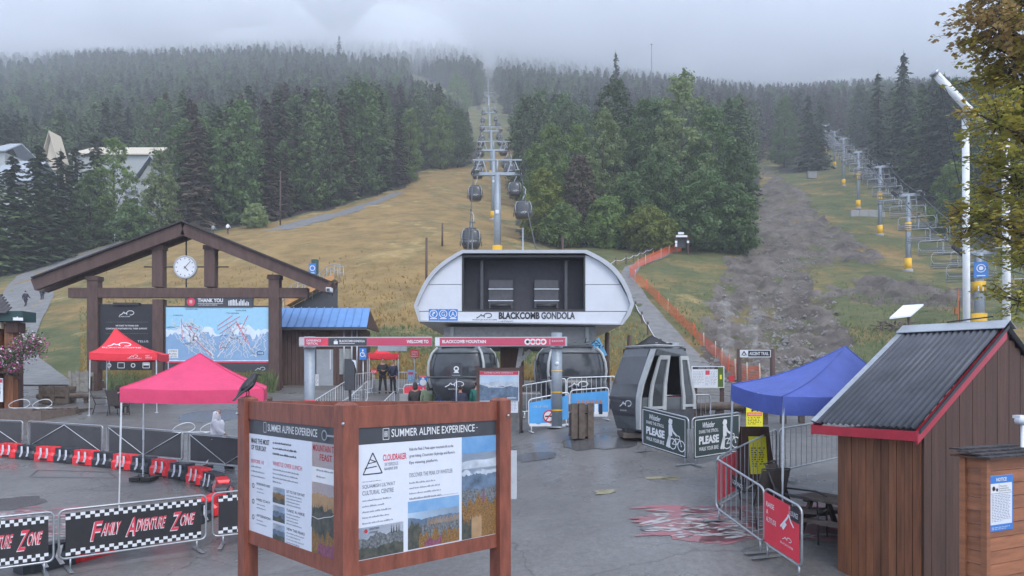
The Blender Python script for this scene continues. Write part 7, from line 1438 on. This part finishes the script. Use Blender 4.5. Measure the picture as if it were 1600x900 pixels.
# ---------------- blue-roofed shed ----------------
def shed():
    Y = 42.0; s = Y / F; P = lambda px, py, dy=0: at(px, py, Y) + Vector((0, dy, 0)); g = gz(P(500, 0).x, Y) - .2; t = thing('ticket_shed', 'brown timber shed with a blue ribbed metal roof behind the map frame', 'shed', (P(500, 0).x, Y, g)); x0, x1 = P(432, 0).x, P(562, 0).x
    n = 22; 
    for i in range(n):
        w_ = (x1 - x0) / n; x = x0 + (i + .5) * w_; MB().box((x, Y, (P(0, 514).z + g) / 2), (w_ - .015, .06 + .012 * (i % 2), P(0, 514).z - g), 'hut_dark' if 484 < CX + F * x / Y < 522 else 'timber').build('plank', t)
    MB().box(((x0 + x1) / 2, Y + 1.6, (P(0, 512).z + g) / 2), (x1 - x0 - .02, 3.1, P(0, 512).z - g), 'timber').build('wall', t)
    np_ = 12; xa, xb = P(428, 0).x, P(577, 0).x
    for i in range(np_):
        a = xa + (xb - xa) * i / np_; c = xa + (xb - xa) * (i + 1) / np_; sk = P(570, 0).x - P(577, 0).x
        A, B2 = Vector((a, Y - .7, P(0, 512).z)), Vector((c - .01, Y - .7, P(0, 512).z)); C2, D2 = Vector((c - .01 + sk * .9, Y + 1.5, P(0, 479).z + .05)), Vector((a + sk * .9, Y + 1.5, P(0, 479).z + .05)); q = MB(); q.prism([A, B2, C2, D2], (0, 0, -.04), 'roof_blue'); q.beam(A + Vector((.02, 0, .04)), D2 + Vector((.02, 0, .04)), .04, .07, 'roof_blue'); q.build('roof_panel', t)
    MB().box(((xa + xb) / 2, Y - .72, P(0, 514.5).z), (xb - xa, .06, .16), 'header_grey').build('gutter', t); MB().prism([(xb, Y - .6, P(0, 514).z), (xb + P(570, 0).x - P(577, 0).x, Y + 1.5, P(0, 481).z), (xb, Y + 3.4, P(0, 514).z)], (-.1, 0, 0), 'hut_dark').build('gable', t)
    MB().box((P(508, 0).x, Y - .06, (P(0, 546).z + g) / 2), (26 * s, .06, P(0, 546).z - g), 'roof_grey').build('door', t); MB().box((P(517, 0).x, Y - .12, P(0, 562).z), (.05, .04, 1.1), 'white').build('door_strip', t); MB().box((P(540, 565).x, Y - .08, P(0, 565).z), (18 * s, .05, 40 * s), 'lodge_wall').build('shutter', t)
    q = MB().box(P(495, 594, -.1), (7 * s, .03, 18 * s), 'white').build('notice', t); B = Board(P(491.5, 603, -.12), (1, 0, 0), (0, 0, 1), 7 * s, 18 * s); B.lines(.1, .9, .9, 10, .085, .03, 'ink'); B.build(q)
    for px in (540, 552, 560): MB().tube([P(px, 516, -.4), (P(px, 0).x, Y - .4, g)], .05, 'galv', 8).build('downpipe', t)
shed()
# conveyor ramp on the slope above the shed
def ramp():
    Y0 = 57.0; t = thing('conveyor_ramp', 'wooden ramp with metal handrails on the grass above the blue roof', 'ramp', on(500, Y0)); a, c = at(450, 478, Y0), at(525, 437, Y0); d = (c - a); ns = 14
    for i in range(ns): k = (i + .5) / ns; p = a + d * k; MB().box(p, (d.length / ns * .92, 1.2, .06), 'tan', rot=Matrix.Rotation(-math.atan2(d.z, d.x), 3, 'Y')).build('plank', t)
    MB().prism([a + Vector((0, .5, -.1)), c + Vector((0, .5, -.1)), Vector((c.x, c.y + .5, gz(c.x, c.y) - .1)), Vector((a.x, a.y + .5, gz(a.x, a.y) - .3))], (0, .1, 0), 'cabin_dark').build('side_wall', t)
    MB().prism([a + Vector((0, -.63, -.05)), c + Vector((0, -.63, -.05)), c + Vector((0, -.63, .42)), a + Vector((0, -.63, .42))], (0, .05, 0), 'ramp_orange').build('side_board', t)
    for yo in (-.6, .6):
        q = MB(); top = [a + d * k + Vector((0, yo, 1.0 + .25 * math.sin(k * 9))) for k in (-.15, 0, .12, .25, .4, .55, .7, .85, 1, 1.12)]; q.tube(top, .03, 'galv', 6); q.tube([p - Vector((0, 0, .45)) for p in top], .02, 'galv', 6)
        for p in top: q.tube([p, p - Vector((0, 0, 1.4))], .025, 'galv', 5)
        q.build('handrail', t)
ramp()
def gpost():
    Y = 60; p = on(492, Y); t = thing('green_sign_post', 'short green post with a round blue and white sign beside the ramp', 'sign', p); z1 = at(0, 406, Y).z; p.z = min(p.z, at(0, 432, Y).z); MB().tube([(p.x, Y, p.z), (p.x, Y, z1)], .30, 'roof_green', 14).build('post', t); o = MB().box((at(490, 0, Y).x, Y - .35, at(0, 421, Y).z), (.55, .05, .85), 'sign_blue').build('panel', t); B = Board((at(490, 0, Y).x - .27, Y - .38, at(0, 421, Y).z - .42), (1, 0, 0), (0, 0, 1), .55, .85); B.disc(.5, .55, .22, 'white', .006, 18, .16); B.rect(.2, .08, .8, .14, 'white'); B.build(o)
gpost()
# ---------------- right: net fence, rope fence, trail signs ----------------
def net_fence():
    pts = [(1188, 604, 21), (1150, 592, 24), (1118, 560, 30), (1085, 528, 30), (1058, 503, 25), (1030, 475, 20), (1010, 455, 17), (992, 440, 15), (985, 432, 15), (997, 420, 13), (1020, 408, 12), (1045, 398, 11), (1064, 393, 11), (1066, 388, 10), (1090, 390, 9)]
    P_ = [gp(x, y) for x, y, _ in pts]; t = thing('orange_net_fence', 'orange plastic net fence curving up beside the gravel path', 'fence', P_[0]); r3 = random.Random(4); q = MB(); k = 0; posts = []
    for a, c in zip(P_, P_[1:]):
        L_ = (c - a).length; n = max(2, int(L_ / .45))
        for i in range(n):
            p0, p1 = a.lerp(c, i / n), a.lerp(c, (i + 1) / n); p0.z = gz(p0.x, p0.y) + .05; p1.z = gz(p1.x, p1.y) + .05; h0 = .95 + .15 * noise.noise(p0 * .6); h1 = .95 + .15 * noise.noise(p1 * .6); up = Vector((0, 0, 1)); nh = 7; w0 = Vector((.12 * noise.noise(p0 * .8), 0, 0)); w1 = Vector((.12 * noise.noise(p1 * .8), 0, 0))
            for j in range(nh + 1):
                f = j / nh; th = .030 if j in (0, nh) else .042; A = p0 + up * h0 * f + w0 * math.sin(f * 3); B2 = p1 + up * h1 * f + w1 * math.sin(f * 3); q.quad([A, B2, B2 + up * th, A + up * th], 'orange')
            for e in (0, .25, .5, .75): A = p0.lerp(p1, e); w2 = w0.lerp(w1, e); d = (p1 - p0).normalized() * .035; hh = h0 + (h1 - h0) * e; m_ = A + up * hh * .5 + w2; q.quad([A, A + d, m_ + d, m_], 'orange'); q.quad([m_, m_ + d, A + d + up * hh, A + up * hh], 'orange')
        for i in range(max(1, int(L_ / 2.6))): p = a.lerp(c, i / max(1, int(L_ / 2.6))); p.z = gz(p.x, p.y); posts.append(p)
    q.build('net', t, kind='stuff')
    for p in posts: MB().tube([p - Vector((0, 0, .2)), p + Vector((r3.uniform(-.08, .08), 0, 1.25))], .03, 'cream' if r3.random() < .6 else 'orange', 5).build('post', t)
net_fence()
def rope_fence(pts, label, h=1.0):
    P_ = [gp(*p) for p in pts]; t = thing('rope_fence', label, 'fence', P_[0]); tops = []
    for p in P_: MB().box(p + Vector((0, 0, h / 2)), (.14, .14, h + .2), 'timber').build('post', t); tops.append(p + Vector((0, 0, h * .85)))
    q = []; 
    for a, c in zip(tops, tops[1:]): q += [a.lerp(c, k / 6) - Vector((0, 0, .22 * math.sin(PI * k / 6))) for k in range(6)]
    MB().tube(q + [tops[-1]], .03, 'white', 5).build('rope', t)
rope_fence([(945, 424), (962, 418), (978, 414), (990, 410), (1000, 406), (1010, 402), (1022, 396), (1030, 391), (1052, 390)], 'rope and post fence on the upper left edge of the gravel path')
rope_fence([(993, 488), (1003, 505), (1012, 522), (1032, 550)], 'rope and post fence on the lower left edge of the path behind the station', .9)
def entrance():
    p = on(1064, 98); Y = p.y; s = Y / F; t = thing('trail_entrance', 'small dark trail entrance shelter with white signs at the grove foot', 'shelter', p)
    for px in (1056, 1075): MB().box((at(px, 0, Y).x, Y, (at(0, 372, Y).z + p.z) / 2), (.2, .2, at(0, 372, Y).z - p.z + .2), 'hut_dark').build('post', t)
    MB().box(at(1065.5, 371, Y), (24 * s, .3, 3 * s), 'hut_dark').build('beam', t); MB().box(at(1065.5, 380, Y + .4), (17 * s, .1, 15 * s), 'ink').build('gate', t)
    for x, y, w_, h_ in ((1064, 364.5, 9, 3.5), (1065, 369, 18, 3), (1056.5, 378, 3.5, 3.5), (1056.5, 383, 3, 5), (1075, 378, 3.5, 3.5)): MB().box(at(x, y, Y - .25), (w_ * s, .05, h_ * s), 'white').build('sign', t)
entrance()
def trail_sign():
    Y = 25.5; s = Y / F; c = at(1182, 0, Y); g = gz(c.x, Y); t = thing('trail_sign', 'wooden post sign reading ascent trail at the foot of the muddy run', 'sign', (c.x, Y, g))
    for px in (1155, 1207): x = at(px, 0, Y).x; MB().tube([(x, Y, g - .1), (x, Y, at(0, 545, Y).z)], .085, 'timber', 10).build('post', t)
    o = MB().box(at(1180, 552.5, Y - .08), (48 * s, .06, 11.5 * s), 'white').build('panel', t); B = Board(at(1156, 558.2, Y - .112), (1, 0, 0), (0, 0, 1), 48 * s, 11.5 * s); B.rect(.27, .1, .98, .9, 'ink'); B.text('ASCENT TRAIL', .31, .28, w=.62, h=.44, m='white', bold=.02); B.line([(.06, .25), (.135, .8), (.21, .25)], .03, 'ink'); B.rect(.10, .2, .17, .3, 'ink'); B.build(o)
trail_sign()
for px, pt, Y, lab in ((948, 521, 33, 'bare wooden post right of the station bay'), (983, 525, 33, 'bare wooden post behind the parked cabin'), (666, 372, 70, 'weathered wooden post in the grass left of the station'), (879, 370, 74, 'thin wooden post behind the station roof, blue ribbon beside it'), (438, 268, 119, 'tall wooden pole at the woods edge above the clock'), (691, 349, 92, 'wooden stake on the slope beside the gondola rope'), (501, 262, 140, 'bare wooden pole at the dark woods edge'), (603, 262, 166, 'pale bare trunk standing at the end of the left woods')):
    p = on(px, Y); z1 = at(0, pt, Y).z; t = thing('wooden_post', lab, 'post', p); MB().tube([(p.x, Y, p.z - .2), (p.x + .02, Y, z1)], [.13, .10], 'timber', 8).build('shaft', t); MB().lathe((p.x + .02, Y, z1), [(.105, 0), (.04, .05)], 'timber', 8).build('cap', t)
def mast():
    p = on(817, 66); t = thing('rescue_mast', 'slim grey tripod mast standing behind the station roof', 'mast', p); z1 = at(0, 356, 66).z
    MB().tube([(p.x, 66, p.z), (p.x, 66, z1)], .07, 'galv', 8).build('pole', t)
    for dx, dy in ((-1.0, 0), (1.1, .2), (0, 1)): MB().tube([(p.x + dx, 66 + dy, gz(p.x, 66)), (p.x, 66, p.z + (z1 - p.z) * .78)], .035, 'galv', 6).build('stay', t)
mast()
for px, Y, pt, lab in ((738, 64, 342, 'small grey weather mast beside the nearest left cabin'), (800, 300, 165, 'twin distant light pole beside the upper run'), (1018, 260, 68, 'thin radio mast rising out of the mist behind the grove')):
    p = on(px, Y); z1 = at(0, pt, Y).z; t = thing('mast', lab, 'mast', p); k = Y / 200; MB().tube([p, (p.x, Y, z1)], [.08 + .05 * k, .04 + .04 * k], 'cabin_grey', 6).build('pole', t); MB().box((p.x, Y, z1 - .3), (.4 + .4 * k, .1, .06 + .06 * k), 'cabin_grey').build('crossbar', t)
# signs on the slope far left, path-side litter
p = gp(183, 380); t = thing('path_sign', 'white framed sign standing where the gravel path meets the trees', 'sign', p); s = p.y / F; MB().box(p + Vector((0, 0, 1.15)), (.8, .06, .55), 'white').build('panel', t); [MB().tube([p + Vector((x, 0, 0)), p + Vector((x, 0, 1.9))], .04, 'steel_white', 6).build('post', t) for x in (-.42, .42)]; MB().box(p + Vector((0, 0, 1.75)), (.84, .06, .25), 'cabin_grey').build('top_panel', t)
# log barriers along the plaza edge on the right
for i, (x0, x1, Y, hgt, lab) in enumerate([(1088, 1160, 23.2, .45, 'low log rail right of the parked cabin'), (1190, 1262, 22.6, .5, 'low log rail behind the blue tent'), (1090, 1240, 24.8, .25, 'long half-buried log edging the muddy run'), (905, 960, 26.0, .28, 'short log lying by the station fence'), (58, 140, 34, .35, 'grey log edging the gravel apron at left'), (380, 425, 33.5, .3, 'weathered log below the map screen')]):
    a, c = on(x0, Y), on(x1, Y + .3); t = thing('log_rail', lab, 'log', a); b = MB(); b.tube([a + Vector((0, 0, hgt)), (a + c) / 2 + Vector((0, 0, hgt + .02)), c + Vector((0, 0, hgt - .02))], [.12, .13, .11], 'old_wood', 8); b.build('log', t)
    for k in (.1, .5, .9): p = a.lerp(c, k); MB().box((p.x, p.y + .14, gz(p.x, p.y) + hgt / 2), (.16, .14, hgt + .12), 'old_wood').build('stub_post', t)
# rocks on the muddy run
r3 = random.Random(12); b = MB(); cnt_ = 0
while cnt_ < 1500:
    px, py = r3.uniform(1090, 1430), r3.uniform(300, 598)
    if not bool(inpoly(np.array([px]), np.array([py]), DIRT)[0]): continue
    if r3.random() < .5: px = np.interp(py, [300, 420, 470, 560, 600], [1215, 1235, 1215, 1235, 1200]) + r3.gauss(0, 22)
    cnt_ += 1; p = gp(px, py); k = abs(r3.gauss(0, .09)) + .04; vs = []
    for v in ((1, 0, 0), (-1, 0, 0), (0, 1, 0), (0, -1, 0), (0, 0, 1), (.6, .6, .6), (-.6, .5, .5), (0, -.7, .6)): vs.append(p + Vector(v) * k * r3.uniform(.7, 1.3) + Vector((0, 0, k * .2)))
    b.add(vs, [(0, 2, 5), (5, 2, 6), (6, 2, 1), (0, 5, 4), (5, 6, 4), (6, 1, 4), (0, 4, 7), (7, 4, 1), (0, 7, 3), (7, 1, 3)], 'rock')
b.build('rubble_stones', label='grey stones scattered over the muddy run', kind='stuff')
# grass tufts along the plaza edge and hill foot
me_ = MB(); cnt_ = 0
while cnt_ < 16000:
    px = r3.uniform(-60, 1500); Y_ = 45 + abs(r3.gauss(0, 14)); 
    p = on(px, Y_); py = HY - F * p.z / p.y
    if bool(inpoly(np.array([px]), np.array([py]), DIRT)[0]) or (px < 125 and Y_ < 125) or (940 < px < 1140 and abs(px - np.interp(py, [400, 432, 520, 596], [1010, 978, 1035, 1108])) < 32): continue
    cnt_ += 1; h = r3.uniform(.12, .38); a = r3.uniform(0, 6.28)
    for _ in range(2): l = r3.uniform(.05, .2); a += 2; me_.add([p + Vector((.05, 0, -.05)), p - Vector((.05, 0, .05)), p + Vector((l * math.cos(a), l * math.sin(a), h))], [(0, 1, 2)], 'dry_grass' if px < 1000 and noise.noise(p * .08) > -.25 else 'reed')
me_.build('grass_tufts', label='dry grass tufts on the lower slope', kind='stuff')
# ---------------- lodge buildings at upper left ----------------
def chalet(px0, px1, ridge_py, eave_py, Y, m, label, wall='lodge_wall', gable=False, windows=True, depth=12):
    x0, x1 = at(px0, 0, Y).x, at(px1, 0, Y).x; zr, ze = at(0, ridge_py, Y).z, at(0, eave_py, Y).z; c = Vector(((x0 + x1) / 2, Y, gz((x0 + x1) / 2, Y) - 1)); t = thing('lodge_building', label, 'building', c)
    MB().box((c.x, Y + depth / 2, (ze + c.z) / 2), (x1 - x0 - .6, depth, ze - c.z), wall).build('wall', t); mx = c.x
    if gable:
        MB().prism([(x0 + .3, Y + .02, ze), (x1 - .3, Y + .02, ze), (mx, Y + .02, zr - .3)], (0, .3, 0), wall).build('gable_wall', t)
        for a, e in ((x0 - .3, mx), (x1 + .3, mx)): MB().prism([(a, Y - .8, ze - .2), (e, Y - .8, zr), (e, Y - .8, zr + .3), (a, Y - .8, ze + .1)], (0, depth + 1, 0), m).build('roof', t)
    else:
        MB().prism([(x0 - .3, Y - .6, ze), (x1 + .3, Y - .6, ze), (x1 - 1, Y + depth * .5, zr), (x0 + 1, Y + depth * .5, zr)], (0, 0, .25), m).build('roof', t); MB().prism([(x0 - .3, Y + depth, ze), (x1 + .3, Y + depth, ze), (x1 - 1, Y + depth * .5, zr), (x0 + 1, Y + depth * .5, zr)], (0, 0, .25), m).build('roof', t)
    if windows:
        nf = int((ze - c.z) / 3); nw = max(1, int((x1 - x0) / 3.2))
        for f in range(nf):
            for k in range(nw): wx = x0 + (k + .5) * (x1 - x0) / nw; wz = ze - 1.8 - f * 3; o = MB().box((wx, Y - .03, wz), (1.7, .12, 1.7), 'white').build('window', t); MB().box((wx, Y - .08, wz), (1.4, .08, 1.4), 'dark_glass').build('pane', o)
    return t
chalet(213, 262, 246, 282, 132, 'roof_grey', 'grey gabled lodge wing with white framed windows behind the pale tree', gable=True); chalet(195, 268, 288, 300, 134, 'roof_grey', 'lower lodge wing with rows of windows above the hedge')
chalet(112, 248, 218, 243, 150, 'cream', 'lodge block with long cream roof rising above the trees', windows=False); chalet(70, 90, 208, 250, 146, 'cream', 'narrow steep cream gable between dark conifers', gable=True, windows=False, wall='cream', depth=3)
chalet(-30, 48, 238, 285, 128, 'roof_grey', 'grey roofed lodge block at the far left edge'); chalet(-25, 10, 211, 238, 140, 'roof_grey', 'highest grey roof at the far left edge', windows=False)
# ---------------- white pole structure and autumn maple ----------------
def whitepoles():
    for px, top, Y, lab in ((1511, 180, 24, 'tall white steel pole in front of the autumn maple'), (1574, 205, 22, 'white pole standing half hidden inside the maple')):
        p = on(px, Y); z1 = at(0, top, Y).z; t = thing('white_pole', lab, 'pole', p); MB().tube([(p.x - .05, Y, z1), (p.x, Y, p.z)], .105, 'pole_white', 14).build('shaft', t); MB().box((p.x, Y, p.z + .02), (.5, .5, .04), 'galv').build('base_plate', t); MB().lathe((p.x - .05, Y, z1), [(.13, -.12), (.13, .1), (.05, .14)], 'galv', 12).build('cap', t)
        if px == 1511:
            a, c = at(1463, 117, Y - .3), at(1563, 222, Y - .3); MB().tube([a, c], .115, 'pole_white', 14).build('boom', t); MB().tube([a + (a - c).normalized() * .02, a + (a - c).normalized() * .14], .15, 'galv', 12).build('boom_cap', t)
            for e in (at(1500, 290, Y), at(1600, 330, Y - 1)): MB().tube([at(1467, 121, Y - .3), e.lerp(at(1467, 121, Y), .5) - Vector((0, 0, .25)), e], .012, 'cable', 4).build('guy_wire', t)
            MB().tube([at(1466, 118, Y - .4), at(1530, 175, Y - .4), at(1600, 215, Y - .4)], .012, 'cable', 4).build('guy_wire', t)
whitepoles()
def maple():
    Y = 17.5; p = on(1660, Y); t = thing('maple_tree', 'large autumn maple with orange and olive leaves along the right edge', 'tree', p); r3 = random.Random(21); b = MB(); b.tube([p, p + Vector((.1, 0, 3)), p + Vector((-.1, .2, 6)), p + Vector((0, 0, 9)), p + Vector((.1, 0, 12.5))], [.28, .22, .17, .1, .03], 'bark', 10)
    lobes = [(1560, 40, 70), (1600, 0, 80), (1545, 120, 46), (1585, 110, 60), (1560, 190, 55), (1600, 200, 70), (1545, 255, 42), (1590, 290, 65), (1530, 335, 36), (1558, 345, 45), (1612, 370, 52), (1612, 425, 36), (1512, 355, 20), (1592, 470, 40), (1560, 460, 16), (1530, 25, 30), (1640, 100, 90), (1650, 250, 90), (1640, 400, 80), (1600, -60, 90), (1535, 300, 24), (1500, 330, 14), (1520, 175, 16), (1516, 60, 20), (1545, -20, 50)]
    twigs = []
    for i, (px, py, rp) in enumerate(lobes):
        c = at(px, py, Y + r3.uniform(-.8, .9)); hz = max(p.z + 3, c.z - 1.2); st = Vector((p.x, p.y, hz)); b.tube([st, st.lerp(c, .6) + Vector((0, 0, .2)), c], [.08, .04, .012], 'bark', 5); twigs.append((c, rp / F * Y))
    b.build('trunk', t); L1, L2, TWG = MB(), MB(), MB(); tot = sum(q[1] ** 2 for q in twigs)
    for (c, rad), (px, py, rp) in zip(twigs, lobes):
        nb = max(6, int(23 * rad * rad / .5)); mb = 'leaf_bronze' if py < 60 and px < 1570 else 'leaf_autumn'
        for _ in range(nb):
            v = Vector((r3.gauss(0, 1), r3.gauss(0, 1), r3.gauss(0, 1))).normalized() * rad * r3.uniform(.3, 1.05); e = c + v; dirv = (v.normalized() + Vector((-.5, 0, -.25))).normalized(); TWG.tube([c.lerp(e, .1), e + dirv * .22], [.012, .004], 'bark', 3, caps=False)
            for k in range(22):
                q = e + dirv * r3.uniform(-.28, .28) + Vector((r3.gauss(0, .09), r3.gauss(0, .09), r3.gauss(0, .06) - .04)); s_ = r3.uniform(.03, .095); n = Vector((r3.uniform(-.6, .6), r3.uniform(-.6, .6), 1)).normalized(); u = (dirv - n * dirv.dot(n)).normalized() if r3.random() < .6 else n.orthogonal().normalized(); w_ = n.cross(u)
                (L1 if mb == 'leaf_autumn' else L2).add([q - u * s_, q + w_ * s_ * .8 - u * s_ * .1, q + u * s_ * .35 + w_ * s_ * .35, q + u * s_ * 1.2, q + u * s_ * .35 - w_ * s_ * .35, q - w_ * s_ * .8 - u * s_ * .1], [(0, 1, 2, 3, 4, 5)], mb)
    TWG.build('twigs', t, kind='stuff'); L1.build('crown', t); L2.build('crown', t, label='bronze turned leaves at the tree top')
maple()
# scrap pile and feeder on the slope behind the hut
p = gp(1345, 330)
for px, Y, w_, lab in ((1398, 62, 1.6, 'grey brush pile on the grass above the hut ridge'), (1242, 232, 2.5, 'dark log pile at the top of the muddy run')):
    p = on(px, Y); t = thing('brush_pile', lab, 'brush pile', p); b = MB(); r4 = random.Random(px)
    for i in range(40): a = p + Vector((r4.uniform(-w_, w_), r4.uniform(-.6, .6), r4.uniform(0, .7))); b.tube([a, a + Vector((r4.uniform(-1, 1), r4.uniform(-.4, .4), r4.uniform(-.1, .6)))], .05, 'old_wood', 5)
    b.build('branches', t, kind='stuff')
p = on(1497, 30); t = thing('rusty_ladder_mast', 'slim rusty mast with clutter beside the white pole', 'mast', p); MB().tube([p, (p.x, p.y, at(0, 452, 30).z)], .03, 'clay', 6).tube([p + Vector((.12, 0, 0)), (p.x + .05, p.y, at(0, 470, 30).z)], .02, 'dark_metal', 6).build('pole', t); MB().box(at(1494, 486, 30), (.12, .1, .25), 'clay').build('box', t)
for k, (px, Y) in enumerate(((1205, 226), (1219, 226), (1194, 226))): pass
p = on(1268, 190); t = thing('utility_box', 'small pale concrete box on the grass above the muddy run', 'utility box', p); MB().box(p + Vector((0, 0, .7)), (2.2, 1.2, 1.6), 'concrete').build('box', t); MB().box(p + Vector((0, 0, 1.55)), (2.4, 1.4, .12), 'concrete').build('lid', t)
p = on(1362, 132); t = thing('retaining_wall', 'low pale retaining wall at the foot of the fourth chairlift tower', 'wall', p); [MB().box(p + Vector((-3 + k * 1.5, 0, .3)), (1.45, .5, 1.6), 'concrete').build('block', t) for k in range(4)]
for o in list(COL):
    if o.name.startswith('haul_rope') and o.get('kind'): pass
